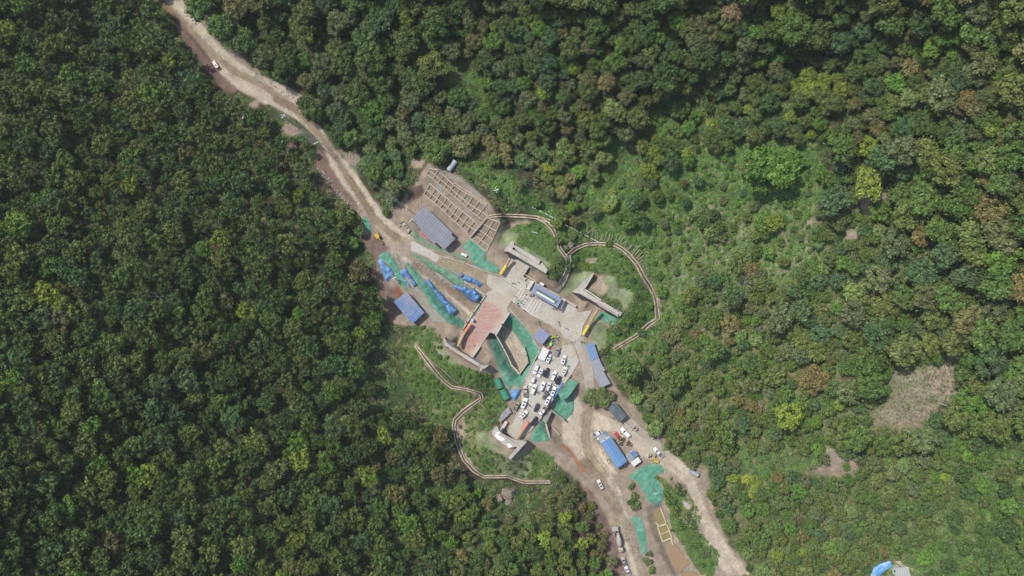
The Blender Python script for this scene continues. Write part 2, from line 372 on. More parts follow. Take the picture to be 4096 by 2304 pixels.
SITE_EARTH = [(1430, 830), (1500, 800), (1560, 870), (1640, 760), (1680, 700), (1710, 655), (1760, 665), (1850, 710), (1960, 810), (2010, 900), (2110, 880), (2210, 930), (2240, 1010), (2260, 1120), (2330, 1180), (2420, 1200), (2440, 1300), (2410, 1450),
              (2470, 1550), (2600, 1740), (2700, 1840), (2740, 1960), (2900, 2220), (3010, 2330), (2470, 2330), (2430, 2200), (2385, 2090), (2340, 1990), (2290, 1905), (2220, 1850), (2130, 1830), (2010, 1850), (1950, 1780), (1940, 1700), (2040, 1640), (1990, 1530), (1900, 1500), (1780, 1440), (1750, 1360), (1640, 1310), (1560, 1290), (1520, 1180), (1500, 1050), (1450, 950)]
VEG = [ (Y3((300, 200), (600, 280), (700, 420), (740, 640), (1000, 900), (1400, 1050), (1560, 1060), (1620, 1330), (1560, 1449), (300, 1449), (0, 1000), (0, 560), (160, 260)), 'scrub', 9),
        (Y4((0, 0), (550, 60), (980, 30), (1060, 240), (900, 460), (760, 640), (740, 880), (900, 880), (1080, 950), (1240, 1050), (1480, 960), (1620, 880), (1860, 1000), (1830, 1350), (1450, 1340), (1200, 1260), (860, 1270), (620, 1080), (480, 800), (400, 560), (0, 600)), 'scrub', 8),
        (Y4((560, 440), (620, 640), (520, 820), (620, 1000), (800, 1180), (720, 1200), (560, 1000), (470, 760), (440, 560)), 'soil', 7),
        (Y4((730, 660), (880, 620), (960, 760), (1160, 900), (1000, 900), (760, 880)), 'seeded', 8), (Y4((1240, 1040), (1500, 970), (1560, 1100), (1460, 1320), (1000, 1240), (1080, 1080)), 'seeded', 10),
        (Y4((720, 560), (1060, 430), (1080, 240), (980, 60), (1060, 60), (1180, 260), (1080, 500), (900, 640)), 'dgreen', 7),
        (Y3((560, 500), (740, 560), (760, 660), (840, 740), (960, 860), (900, 900), (640, 700)), 'seeded', 8),
        (Z2((220, 480), (480, 460), (640, 560), (720, 700), (780, 860), (820, 1000), (760, 1200), (640, 1180), (600, 1060), (260, 760), (100, 560)), 'green', 7),
        (Z2((200, 720), (330, 770), (640, 960), (680, 1050), (560, 1010), (260, 820)), 'seeded', 6),
        (Z2((80, 540), (240, 600), (180, 740), (60, 760), (-60, 720)), 'seeded', 7),
        (Z2((920, 860), (1060, 760), (1300, 750), (1500, 780), (1640, 900), (1800, 1150), (1900, 1300), (1960, 1449), (1700, 1449), (1560, 1290), (1480, 1130), (1180, 1060), (980, 1080), (880, 1000)), 'green', 8),
        (W3((0, 400), (160, 300), (460, 250), (600, 290), (440, 420), (330, 560), (200, 660), (60, 740), (0, 740)), 'seeded', 7), (W3((760, 330), (1030, 360), (1080, 600), (1300, 590), (1350, 819), (870, 819), (880, 620)), 'seeded', 7),
        (W3((450, 600), (600, 310), (780, 360), (880, 620), (800, 740), (700, 740)), 'soil', 6), (W3((430, 0), (670, 0), (640, 110), (520, 130), (440, 70)), 'drygrass', 4),
        (FF((90, 450), (260, 380), (330, 430), (320, 540), (200, 660), (230, 560), (170, 470)), 'seeded', 6),
        (Z5((1590, 130), (1700, 120), (1840, 220), (1800, 420), (1820, 640), (1780, 740), (1690, 700), (1590, 420)), 'seeded', 6),
        (FF((230, 660), (420, 520), (480, 560), (560, 690), (300, 860), (60, 980), (70, 800), (180, 760)), 'green', 7),
        (Z8((960, 160), (1060, 160), (1280, 320), (1470, 420), (1560, 560), (1620, 700), (1600, 900), (1720, 1010), (1860, 1200), (1780, 1449), (1640, 1449), (1500, 1250), (1260, 850), (1180, 560), (1130, 260)), 'green', 10),
        (Z8((1380, 470), (1520, 560), (1520, 640), (1400, 560)), 'pale', 6), (Z8((1230, 200), (1430, 330), (1480, 460), (1380, 440), (1150, 230)), 'drygrass', 8),
        (Z8((0, 200), (60, 230), (170, 460), (330, 820), (430, 1100), (560, 1449), (0, 1449)), 'litter', 8),
        (Z8((150, 280), (330, 560), (460, 830), (560, 1150), (640, 1449), (400, 1449), (420, 1100), (300, 700), (100, 330)), 'red', 8)]
TRACKS = [ # wet wheel tracks and stains, drawn on earth
    (Y1((250, 0), (420, 130), (700, 430), (940, 680), (1200, 880), (1560, 1060), (1920, 1330)), 13, 'wet', .8),
    (Y2((330, 0), (560, 110), (760, 290), (900, 460), (1040, 640), (1160, 830), (1290, 1040), (1460, 1300), (1560, 1449)), 11, 'wet', .85),
    (Z1((0, 400), (150, 620), (300, 860), (480, 1040), (620, 1130)), 13, 'wet', .85), (Z3((560, 60), (760, 230), (1000, 430)), 22, 'wet', .5),
    (Z3((620, 30), (760, 60), (830, 110)), 16, 'wet', .5),
    (Z3((900, 480), (1130, 600), (1380, 800), (1640, 1010), (1880, 1200)), 17, 'wet', .7),
    (Y1((370, 160), (620, 420), (860, 730), (1000, 900), (1190, 1060)), 4, 'darksoil', .55),
    (Z7((390, 540), (360, 700), (340, 900), (370, 1100), (480, 1300), (620, 1449)), 20, 'wet', .65), (Z7((300, 560), (290, 760)), 9, 'wet', .5),
    (Z8((120, 0), (200, 90), (340, 250), (480, 470), (560, 620)), 22, 'wet', .75), (Z8((560, 640), (660, 800), (720, 1000), (800, 1200), (880, 1449)), 17, 'wet', .5),
    (Z7((0, 1030), (120, 1130), (240, 1320), (320, 1400)), 7, 'rust', .8), (Z8((20, 0), (120, 130)), 5, 'rust', .7),
    (Z8((940, 700), (1000, 900), (1060, 1010)), 5, 'wet', .7), (Z8((960, 960), (1030, 1100)), 5, 'wet', .6),
    (Z8((1180, 540), (1260, 800), (1330, 960), (1420, 1100), (1560, 1300)), 7, 'soil', .9),
    (Z7((450, 900), (520, 1130), (640, 1449)), 3, 'darksoil', .4),
    (FD((0, 940), (100, 990), (200, 1040), (400, 1160), (500, 1230)), 3.0, 'soil', .9), (FF((640, 700), (760, 760), (880, 850)), 2.6, 'soil', .8),
    (FF((185, 130), (190, 230), (250, 300), (340, 340), (420, 440), (440, 540)), 3, 'soil', .7), (Y6((1560, 640), (1640, 780), (1660, 900)), 4, 'soil', .8),
    (Y4((470, 80), (440, 200), (490, 330)), 4, 'soil', .8), (Y4((710, 300), (700, 470)), 4, 'soil', .7), (Y3((400, 0), (600, 0)), 1, 'wet', .1)]
def offset(line, o_):
    q = densify(line, 30, 0, 1, False); out = []
    for i, p_ in enumerate(q):
        d = q[min(i+1, len(q)-1)] - q[max(i-1, 0)]; d = d/np.hypot(*d); out.append((p_[0] - d[1]*o_, p_[1] + d[0]*o_))
    return out
_m = [t_[0] for t_ in TRACKS]
for li, offs in ((0, (-20, -13, 14, 22)), (1, (-15, -9, 11, 17)), (2, (-16, -10, 12, 18)), (5, (-13, -5, 6, 15)), (6, ()), (7, (-26, -12, 3, 16, 30)), (9, (-16, -6, 7, 18)), (10, (-14, -4, 6, 16))):
    for o_ in offs: TRACKS.append((offset(_m[li], o_), 1.5, 'darksoil', .38))
GR = Z8((1160, 0), (1300, 130), (1440, 250), (1540, 480), (1650, 740), (1790, 980), (1960, 1230), (2160, 1449)); GR0 = Z7((900, 660), (1100, 880), (1350, 1130), (1600, 1300))
for ln_ in (GR, GR0):
    for o_ in (-18, -10, -4, 5, 12, 19): TRACKS.append((offset(ln_, o_), 1.4, 'soil' if o_ % 2 else 'wet', .34))
for o_ in (-22, -8, 8, 24): TRACKS.append((offset(Y3((1720, 260), (1850, 560), (2000, 860), (2060, 1000)), o_), 1.3, 'wet', .6))
PALES = [Y1((330, 0), (540, 0), (760, 280), (1000, 560), (1200, 740), (1500, 920), (1850, 1070), (2010, 1180), (1990, 1449), (1500, 1230), (1200, 1080), (1000, 900), (900, 720), (700, 460)),
         Y2((60, 0), (600, 0), (760, 290), (900, 320), (1010, 520), (1130, 680), (1340, 900), (1480, 1120), (1690, 1449), (1480, 1449), (1200, 1110), (1040, 860), (980, 680), (870, 500), (700, 330), (380, 120)),
         Z1((-60, 150), (60, 330), (330, 700), (500, 900), (780, 1130), (800, 1290), (700, 1300), (560, 1240), (430, 1080), (330, 970), (150, 660), (-60, 400)),
         Z3((500, 110), (700, 130), (860, 60), (1000, 430), (1300, 600), (1900, 1130), (1850, 1320), (1500, 1120), (1100, 720), (740, 440), (500, 260)),
         Z7((0, 400), (200, 300), (330, 560), (480, 520), (700, 640), (860, 700), (1000, 640), (1180, 800), (1580, 1120), (1750, 1260), (2000, 1449), (1650, 1449), (1300, 1240), (1100, 1190), (980, 980), (860, 960), (700, 830), (440, 800), (500, 1000), (800, 1449), (420, 1449), (200, 1280), (0, 1020)),
         Z8((1100, 0), (1340, 0), (1460, 100), (1560, 250), (1640, 480), (1760, 760), (1880, 950), (2060, 1200), (2260, 1449), (1960, 1449), (1800, 1260), (1680, 1020), (1600, 760), (1500, 470), (1420, 290), (1240, 120)),
         Z8((60, 0), (400, 0), (640, 560), (760, 1000), (900, 1449), (740, 1449), (640, 1000), (560, 700), (400, 440), (180, 140))]
def paint(x, y):
    x = np.asarray(x, float); y = np.asarray(y, float)
    wx = x + (fnoise(x, y, 34, 21) - .5)*26; wy = y + (fnoise(x, y, 34, 27) - .5)*26
    Q = np.stack([wx, wy], 1); Pn = np.stack([x + (fnoise(x, y, 14, 31) - .5)*7, y + (fnoise(x, y, 14, 37) - .5)*7], 1)
    n1 = fnoise(x, y, 90, 41)[:, None]; n2 = fnoise(x, y, 26, 43)[:, None]
    c = np.array(PAL['litter'])*(1 - sstep(n1, .42, .62)) + np.array(PAL['dgreen'])*sstep(n1, .42, .62)
    c = c*(.75 + .5*n2)
    def lay(poly, col, f, strength=1, pts=Q, tex=.25):
        nonlocal c
        bb = np.asarray(poly); x0, y0 = bb.min(0) - 40; x1, y1 = bb.max(0) + 40
        s = (x > x0) & (x < x1) & (y > y0) & (y < y1)
        if not s.any(): return
        w = (sstep(sdist(pts[s], poly), -f, f)*strength)[:, None]
        cc = np.array(PAL[col])*(1 - tex + 2*tex*n2[s])
        c[s] = c[s]*(1 - w) + cc*w
    lay([(2560, 1000), (3300, 800), (3700, 1050), (3900, 1500), (3900, 2000), (3500, 2100), (3000, 2250), (2850, 2000), (2600, 1650), (2450, 1500)], 'scrub', 60)
    lay([(3900, 1700), (4300, 1700), (4300, 2500), (3600, 2500), (3700, 2200), (3900, 1950)], 'green', 30)
    lay(FG((1150, 720), (1800, 720), (2050, 800), (1950, 1050), (1400, 1050), (1150, 980)), 'green', 16)
    lay(SLOPE, 'green', 26, 1, Q, .45); lay(RAVINE, 'green', 22, .9); lay(RAVINE2, 'green', 20); lay(RAVINE3, 'green', 20)
    m = (sstep(n2, .58, .74)*sstep(sdist(Q, SLOPE), -10, 20)[:, None]*.65); c = c*(1-m) + np.array(PAL['soil'])*.8*m
    lay([(2700, 880), (2900, 800), (3000, 880), (3300, 860), (3330, 1010), (3180, 1120), (3080, 1180), (2820, 1120), (2740, 1200), (2640, 1100)], 'scrub', 40, .8)
    m = sstep(n2, .48, .64)*sstep(sdist(Q, [(2640, 850), (2900, 780), (3300, 860), (3330, 1010), (3080, 1180), (2700, 1180)]), -20, 30)[:, None]*.7; c = c*(1-m) + np.array(PAL['soil'])*.9*m
    for p_, k_, f_ in BARE: lay(p_, k_, f_*1.5 if p_[0][0] > 2500 else f_)
    lay(SITE_EARTH, 'soil', 9, 1, Pn, .3)
    for p_, k_, f_ in VEG: lay(p_, k_, f_, 1, Pn, .4)
    m = sstep(n2, .56, .7)*np.maximum(sstep(sdist(Q, VEG[0][0]), -5, 12), sstep(sdist(Q, VEG[1][0]), -5, 12))[:, None]*.6
    c = c*(1-m) + np.array(PAL['soil'])*.9*m
    lay(Z1((1040, 560), (940, 600), (700, 560), (760, 880), (1250, 1330), (1480, 1400), (1600, 1100), (1400, 950)), 'soil', 6, 1, Pn)
    lay(Z1((760, 480), (930, 450), (960, 560), (860, 640), (740, 700)), 'darksoil', 5, .9, Pn); lay(Z1((120, 1080), (330, 1120), (520, 1260), (340, 1400), (220, 1260)), 'red', 6, 1, Pn)
    lay(Z3((0, 100), (330, 150), (280, 330), (400, 760), (560, 900), (700, 1300), (460, 1449), (300, 1100), (150, 500)), 'red', 7, .8, Pn)
    for p_ in PALES: lay(p_, 'pale', 7, .9, Pn, .16)
    lay(Z3((480, 170), (640, 230), (760, 440), (700, 520), (560, 420), (520, 300)), 'grey', 5, .8, Pn)
    lay(Z3((1220, 820), (1270, 760), (1640, 1230), (1740, 1449), (1600, 1400)), 'soil', 5, .9, Pn)
    lay(Y3((1640, 380), (1730, 200), (1950, 330), (2130, 620), (2190, 860), (2050, 1060), (1780, 640)), 'pale', 5, .7, Pn)
    for ln, w_, k_, st in TRACKS:
        bb = np.asarray(ln); x0, y0 = bb.min(0) - 50; x1, y1 = bb.max(0) + 50
        s = (x > x0) & (x < x1) & (y > y0) & (y < y1)
        if not s.any(): continue
        w = (sstep(-ldist(Pn[s], ln), -w_*1.25, -w_*.7)*st)[:, None]
        c[s] = c[s]*(1-w) + np.array(PAL[k_])*(.85 + .3*n2[s])*w
    streak = vnoise(x*.62 + y*.78, (x*.78 - y*.62)*6, 60, 5)[:, None]
    return c*(.93 + .14*streak)

M_GROUND = mat('ground', (0, 0, 0), .95, .32, .9, .5, attr='Col')
M_DIRT = mat('dirt', (0, 0, 0), .95, .2, 1.6, .45, attr='Col')
M_CONC = mat('concrete', (.45, .42, .36), .9, .16, .8, .2, dirt=(.36, .32, .26), dirt_scale=.12)
M_CONCD = mat('old_concrete', (.30, .275, .23), .9, .22, 1.1, .25, dirt=(.22, .19, .15))
M_PORT = mat('portal_concrete', (.43, .41, .35), .88, .14, .7, .2, dirt=(.34, .32, .27))
M_BEAM = mat('lattice_concrete', (.40, .335, .25), .9, .18, 1.5, .2)
M_NET = mat('green_net', (.085, .25, .165), .85, .3, .7, .7, dirt=(.155, .32, .235), dirt_scale=.2)
M_NETP = mat('pale_green_net', (.12, .26, .165), .9, .32, .7, .7, dirt=(.20, .215, .15), dirt_scale=.3)
M_TARP = mat('blue_tarp', (.085, .20, .39), .55, .28, .8, .8, .4, dirt=(.13, .28, .50), dirt_scale=.4)
M_GTARP = mat('green_tarp', (.05, .23, .14), .6, .2, .8, .8, .4)
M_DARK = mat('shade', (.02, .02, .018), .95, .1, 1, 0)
M_STEEL = mat('steel', (.30, .26, .22), .6, .2, 2, 0, .4)
M_WHITE = mat('white_metal', (.72, .73, .72), .5, .06, 1, 0, .4)
M_WOOD = mat('timber', (.36, .27, .16), .85, .25, 2, .2)
M_WATER = mat('pond_water', (.24, .20, .085), .12, .05, .3, .05, .5)
M_WATERB = mat('muddy_water', (.30, .205, .115), .15, .05, .3, .05, .5)
M_LINE = mat('white_paint', (.72, .72, .70), .7, .18, 2, 0)
M_KERB = mat('drain_kerb', (.48, .41, .30), .9, .25, 1.5, .2, dirt=(.26, .20, .13), dirt_scale=.5)
M_ROCK = mat('rock', (.22, .18, .145), .95, .35, .8, 1)

# ------------------------------------------------------------ the land
k = S*(H - GZ)/H
V = np.stack([((gx - 2048)*k).ravel(), ((1152 - gy)*k).ravel(), GZ.ravel()], 1)
idx = np.arange(NX*NY).reshape(NY, NX)
F = np.stack([idx[1:, :-1].ravel(), idx[1:, 1:].ravel(), idx[:-1, 1:].ravel(), idx[:-1, :-1].ravel()], 1)
me = bpy.data.meshes.new('ground'); me.vertices.add(len(V)); me.vertices.foreach_set('co', V.ravel())
me.loops.add(F.size); me.loops.foreach_set('vertex_index', F.ravel().astype(np.int32))
me.polygons.add(len(F)); me.polygons.foreach_set('loop_start', np.arange(0, F.size, 4, dtype=np.int32)); me.update(calc_edges=True)
me.polygons.foreach_set('use_smooth', [True]*len(F)); me.materials.append(M_GROUND)
C = paint(gx.ravel(), gy.ravel()); ca = me.color_attributes.new('Col', 'FLOAT_COLOR', 'POINT')
ca.data.foreach_set('color', np.concatenate([C, np.ones((len(C), 1))], 1).astype(np.float32).ravel())
tag(link(bpy.data.objects.new('ground', me)), kind='structure')

# roads and worked earth with finer detail than the land around them
def earth(name, poly, step=5, off=.05, seed=1, jit=2.5):
    return tag(sheet(name, poly, M_DIRT, off, step, None, paint, jit, seed), kind='structure')
ROAD_L = [Y1((230, 0)), (620, -60), (740, -60)] + Y1((560, 0), (800, 280), (1030, 560), (1230, 720), (1540, 910), (1880, 1050), (2040, 1180)) + Y2((800, 270), (920, 300), (1040, 520), (1160, 660), (1370, 890), (1510, 1110), (1650, 1270)) + Z1((510, 880), (640, 1030), (800, 1140)) + \
         Z1((780, 1320), (560, 1290), (420, 1090), (310, 980), (130, 690), (-20, 560)) + Y2((1440, 1449), (1160, 1130), (1000, 900), (960, 760), (930, 650), (840, 520), (680, 350), (480, 190), (200, 40)) + Y1((1340, 1190), (1080, 1120), (980, 1060), (840, 900), (740, 700), (580, 490), (460, 310), (350, 160))
earth('dirt_road', ROAD_L, 5, .06, 3)
earth('worked_earth', SITE_EARTH, 5.5, .045, 5, 4)
ROAD_R = PALES[5]
earth('gravel_road', Z7((700, 640), (860, 700), (1000, 640), (1180, 800), (1580, 1120), (1750, 1240)) + Z8((1340, 0), (1460, 100), (1560, 250), (1640, 480), (1760, 760), (1880, 950), (2060, 1200), (2330, 1520), (2040, 1520), (1800, 1260), (1680, 1020), (1600, 760), (1500, 470), (1420, 290), (1240, 120), (1100, 10)) + Z7((1300, 1200), (1000, 960)), 6, .08, 6)

# ------------------------------------------------------------ concrete paving, decks and yard
def st(o): return tag(o, kind='structure')
RAMP = Z3((830, 60), (900, 75), (1100, 190), (1320, 310), (1500, 360), (1700, 450), (1900, 530), (2150, 620), (2120, 800), (1960, 740), (1740, 640), (1580, 580), (1400, 500), (1260, 420), (1040, 310), (830, 215))
M_CONCW = mat('wet_concrete', (.25, .205, .125), .85, .22, 1.0, .2, dirt=(.33, .29, .20), dirt_scale=.25)
st(sheet('concrete_ramp', Z3((830, 60), (900, 75), (1100, 190), (1325, 310), (1270, 425), (1040, 310), (830, 215)), M_CONC, .13, 8, None, None, .6, 2))
st(sheet('wet_ramp', Z3((1325, 310), (1500, 360), (1700, 450), (1900, 530), (2150, 620), (2150, 700), (2120, 800), (1960, 740), (1740, 640), (1580, 580), (1400, 500), (1270, 425)), M_CONCW, .14, 8, None, None, .6, 2))
st(slab('concrete_plaza', PLAZA, M_CONC, .12, -1.2))
M_DECK = mat('deck_concrete', (.42, .36, .29), .9, .15, 1.0, .2)
nt = M_DECK.node_tree   # red dye printed in broken streaks along the deck
def red_streaks(m):
    N = m.node_tree.nodes; L = m.node_tree.links; b = N['Principled BSDF']; old = b.inputs['Base Color'].links[0].from_socket
    geo = N.new('ShaderNodeNewGeometry'); mp = N.new('ShaderNodeMapping'); mp.inputs['Rotation'].default_value = (0, 0, math.radians(-57)); mp.inputs['Scale'].default_value = (.22, .8, 1)
    L.new(geo.outputs['Position'], mp.inputs['Vector'])
    n = N.new('ShaderNodeTexNoise'); n.inputs['Scale'].default_value = .75; n.inputs['Detail'].default_value = 8; n.inputs['Roughness'].default_value = .78; L.new(mp.outputs[0], n.inputs['Vector'])
    r = N.new('ShaderNodeMapRange'); L.new(n.outputs['Fac'], r.inputs[0]); r.inputs[1].default_value = .42; r.inputs[2].default_value = .60; r.inputs[3].default_value = .26; r.inputs[4].default_value = .9
    at = N.new('ShaderNodeAttribute'); at.attribute_name = 'dye'
    mu = N.new('ShaderNodeMath'); mu.operation = 'MULTIPLY'; L.new(r.outputs[0], mu.inputs[0]); L.new(at.outputs['Fac'], mu.inputs[1])
    mx = N.new('ShaderNodeMix'); mx.data_type = 'RGBA'; L.new(mu.outputs[0], mx.inputs[0]); L.new(old, mx.inputs[6]); mx.inputs[7].default_value = (.40, .165, .135, 1)
    L.new(mx.outputs[2], b.inputs['Base Color'])
red_streaks(M_DECK)
st(slab('bridge_deck', DECK, M_CONC, .115, -1.1))
top = sheet('deck_surface', DECK, M_DECK, .14, 8, 0, None, 0, 2)
v = np.array([PX(top.location + vv.co) for vv in top.data.vertices]); 
dye = sstep(sdist(v, Z4((990, 640), (1300, 800), (1330, 860), (1180, 1130), (1000, 1449), (560, 1449), (820, 1080), (900, 860)) if False else Z4((1000, 660), (1180, 720), (1330, 830), (1290, 1000), (1000, 1330), (760, 1560), (520, 1560), (820, 1060), (900, 860))), -6, 12)
at = top.data.attributes.new('dye', 'FLOAT', 'POINT'); at.data.foreach_set('value', dye.astype(np.float32)); st(top)
st(slab('car_park_deck', CARPARK, M_CONC, .12, -1.1))
st(sheet('dried_mud', Z5((540, 60), (700, 130), (860, 220), (1000, 300), (1110, 440), (1230, 500), (1180, 560), (1050, 570), (1060, 460), (980, 400), (860, 300), (640, 220)), M_CONCW, .15, 7, 0, None, 3, 9))
st(sheet('yard_earth', Z4((1460, 770), (1560, 740), (1860, 940), (2100, 1080), (2330, 1260), (2350, 1500), (2160, 1540), (2120, 1400), (1930, 1180), (1640, 930)), M_DIRT, .17, 6, 0, paint, 2, 8))
M_ROAD2 = mat('road_concrete', (.38, .335, .28), .9, .16, .9, .2, dirt=(.31, .265, .21), dirt_scale=.15)
st(sheet('concrete_road', Z5((1240, 500), (1400, 400), (1490, 560), (1560, 830), (1600, 1050), (1620, 1340), (1460, 1340), (1440, 1100), (1370, 830), (1300, 620)), M_ROAD2, .16, 8, None, None, .8, 4))
st(sheet('concrete_apron', Z7((860, 700), (945, 610), (1010, 640), (1560, 1110), (1480, 1160), (1200, 960), (1000, 780)), M_ROAD2, .16, 8, None, None, .8, 4))
# bolted steps in the concrete road
mb = MB()
for i in range(9):
    for q in (0, 1):
        a = Z5((1487 + q*62 + i*1.5, 1178 + i*15.5)); mb.bar(P(a, T(*a)+.22), P((a[0]+7, a[1]-.4), T(a[0]+7, a[1]-.4)+.22), .25, .05)
st(mb.build('road_ribs', M_CONCD))
# parking bays painted on the plaza
for i, (a, b) in enumerate([((500, 605), (665, 350)), ((590, 590), (715, 380)), ((655, 590), (750, 440)), ((655, 700), (798, 475)), ((745, 775), (900, 530)), ((790, 819), (943, 572)), ((860, 819), (990, 605)), ((935, 819), (1045, 630)), ((500, 605), (790, 812)), ((790, 812), (870, 870))]):
    mb = MB(); mb.bar(P(W4(a), .135), P(W4(b), .135), .22, .012); st(mb.build('bay_line', M_LINE))
# joints and cracks across the plaza
mb = MB()
for a, b in [(Z4((1320, 280)), Z4((1680, 530))), (Z4((1680, 530)), Z4((1960, 640))), (Z4((1990, 650)), Z4((2260, 760)))]:
    q = densify([a, b], 9, 1.2, 3, False)
    for u, w in zip(q[:-1], q[1:]): mb.bar(P(u, .13), P(w, .13), .28, .01)
tag(mb.build('pavement_joint', M_CONCW), kind='structure')
# ============================================================ BUILT WORKS
def part(name, mb, m, parent, smooth=False):
    return mb.build(name, m, parent, smooth)
def ground_empty(name, f, c, z=None, rz=0):
    p = f(c); return empty(name, P(p, z), rz)
def local(mb, e):
    """world vertices -> the thing's own frame"""
    Mi = Matrix.Translation(-e.location) if True else None
    mb.v = [tuple(Vector(v) - e.location) for v in mb.v]; return mb

# ---- earth bank with its concrete lattice: every beam singly
lat = ground_empty('slope_lattice', Z1, (1400, 700)); tag(lat, 'brown earth bank stiffened with a pale concrete lattice above the grey roofed shed', 'retaining slope')
def beam(a, b, w=.5, h=.45, f=Z1, e=lat, m=M_BEAM, name='beam', up=.28):
    pa, pb = f(a), f(b); mb = MB(); mb.bar(P(pa) + Vector((0, 0, up)), P(pb) + Vector((0, 0, up)), w, h); part(name, local(mb, e), m, e)
rows = [[(1135, 265), (1205, 330), (1265, 390), (1335, 450), (1415, 505), (1500, 560), (1580, 600), (1660, 660), (1750, 712)],
        [(1100, 325), (1168, 382), (1240, 442), (1308, 503), (1380, 565), (1455, 630), (1530, 690), (1605, 745), (1690, 790)],
        [(1070, 372), (1135, 432), (1210, 492), (1280, 552), (1350, 610), (1425, 670), (1490, 730), (1560, 792), (1640, 852)]]
for r_ in rows:
    for a, b in zip(r_[:-1], r_[1:]): beam(a, b)
for i in range(9):
    beam(rows[0][i], rows[1][i]); beam(rows[1][i], rows[2][i])
for a, b in [((1030, 240), (1135, 265)), ((1030, 240), (990, 312)), ((1010, 262), (1100, 325)), ((990, 312), (1070, 372)), ((1750, 712), (1780, 830)), ((1690, 790), (1770, 850)), ((1640, 852), (1700, 900)), ((1340, 420), (1765, 700)), ((1335, 450), (1350, 418))]: beam(a, b)
low = [[(1030, 440), (1105, 500), (1165, 560), (1245, 620), (1310, 680), (1380, 740), (1450, 795), (1530, 850), (1605, 915), (1650, 985)],
       [(985, 515), (1055, 572), (1122, 630), (1197, 690), (1262, 745), (1330, 812), (1398, 870), (1470, 930), (1545, 990), (1620, 1040)],
       [(952, 575), (1020, 630), (1090, 685), (1158, 745), (1228, 805), (1290, 872), (1358, 930), (1430, 992), (1500, 1060), (1545, 1125)]]
for r_ in low:
    for a, b in zip(r_[:-1], r_[1:]): beam(a, b)
for i in range(10): beam(low[0][i], low[1][i]); beam(low[1][i], low[2][i])
beam((1025, 425), (1640, 960), .35, .3); beam((1780, 848), (1540, 1130), .8, .5)
gp = [[(1775, 875), (1850, 905), (1930, 935)], [(1710, 950), (1800, 1000), (1885, 1045)], [(1650, 1020), (1745, 1085), (1835, 1150)], [(1590, 1085), (1690, 1160), (1790, 1235)], [(1540, 1130), (1640, 1215), (1752, 1312)]]
for r_ in gp:
    for a, b in zip(r_[:-1], r_[1:]): beam(a, b)
for i in range(4):
    for j in range(3): beam(gp[i][j], gp[i+1][j])
for a, b in [((1870, 1060), (1912, 1090)), ((1850, 1140), (1895, 1170)), ((1830, 1170), (1875, 1215)), ((1810, 1225), (1845, 1268)), ((1785, 1240), (1830, 1340)), ((1760, 1290), (1800, 1330)), ((1885, 1050), (1850, 1130))]:
    beam(a, b, .14, .14, name='scaffold_pole', m=M_STEEL, up=2.2)
for a, b in [((1180, 420), (1190, 455)), ((1230, 500), (1280, 530)), ((1215, 565), (1265, 580)), ((1405, 725), (1445, 755)), ((1300, 560), (1330, 590)), ((1480, 940), (1560, 985)), ((1490, 920), (1570, 970)), ((1228, 815), (1258, 832)), ((1640, 1080), (1720, 1110)), ((1800, 1085), (1830, 1120))]:
    beam(a, b, .35, .12, name='plank', m=M_WOOD, up=.6)
# grey path along the top of the bank
tag(sheet('bank_path', Z1((1030, 225), (1140, 230), (1260, 300), (1420, 360), (1570, 470), (1760, 640), (1770, 700), (1600, 560), (1400, 400), (1300, 360), (1130, 260)), M_CONCD, .12, 7, None, None, 1.5, 3), kind='structure')
tag(sheet('bank_ledge', Z1((1010, 330), (1060, 370), (1640, 880), (1700, 960), (1650, 985), (1600, 900), (1350, 710), (1030, 430)), M_CONCD, .1, 7, None, None, 1.5, 3), kind='structure')

# ---- portals of the two tunnels
def headwall(e, A, B, ztop, zbase, th, cu, r, away, mm=M_PORT):
    A = P(A, ztop); B = P(B, ztop); u = (B - A); u.z = 0; L = u.length; u.normalize(); n = Vector((-u.y, u.x, 0)); 
    if n.dot(away) < 0: n = -n
    c = L*cu; h = ztop - zbase; pr = [(0, 0), (c - r, 0), (c - r, 2.2)] + [(c - r*math.cos(math.pi*i/10), 2.2 + (h-3.2)*.8*math.sin(math.pi*i/10)) for i in range(1, 10)] + [(c + r, 2.2), (c + r, 0), (L, 0), (L, h), (0, h)]
    q = lambda s_, z, d: Vector((A.x, A.y, zbase)) + u*s_ + n*d + Vector((0, 0, z))
    mb = MB(); N_ = len(pr); mb.add([q(s_, z, 0) for s_, z in pr] + [q(s_, z, th) for s_, z in pr], [tuple(range(N_)), tuple(range(2*N_-1, N_-1, -1))] + [(i, N_+i, N_+(i+1) % N_, (i+1) % N_) for i in range(N_)])
    part('headwall', local(mb, e), mm, e)
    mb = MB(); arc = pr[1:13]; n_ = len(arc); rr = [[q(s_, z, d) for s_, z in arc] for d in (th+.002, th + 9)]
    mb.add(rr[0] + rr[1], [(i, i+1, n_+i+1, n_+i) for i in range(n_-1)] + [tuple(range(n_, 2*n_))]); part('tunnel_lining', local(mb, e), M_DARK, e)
    mb = MB(); mb.bar(q(-.1, h+.12, th*.5), q(L+.1, h+.12, th*.5), th*.55, .25); part('coping', local(mb, e), M_CONC, e)
    return q, L, h
def wing(e, poly, ztop, zbot, name='wing_wall', m=M_PORT):
    mb = MB(); mb.prism([P(p, ztop) for p in poly], [Vector((*P(p, ztop).xy, zbot)) for p in poly]); part(name, local(mb, e), m, e)
e = ground_empty('tunnel_portal', Z2, (350, 930), 0); tag(e, 'pale concrete tunnel portal nearest the yellow fan and lattice bank', 'tunnel portal', 'portals of the two tunnels')
headwall(e, Z2((112, 828)), Z2((592, 1108)), 8.2, 0, 2.0, .36, 5.2, Vector((1, 1, 0)))
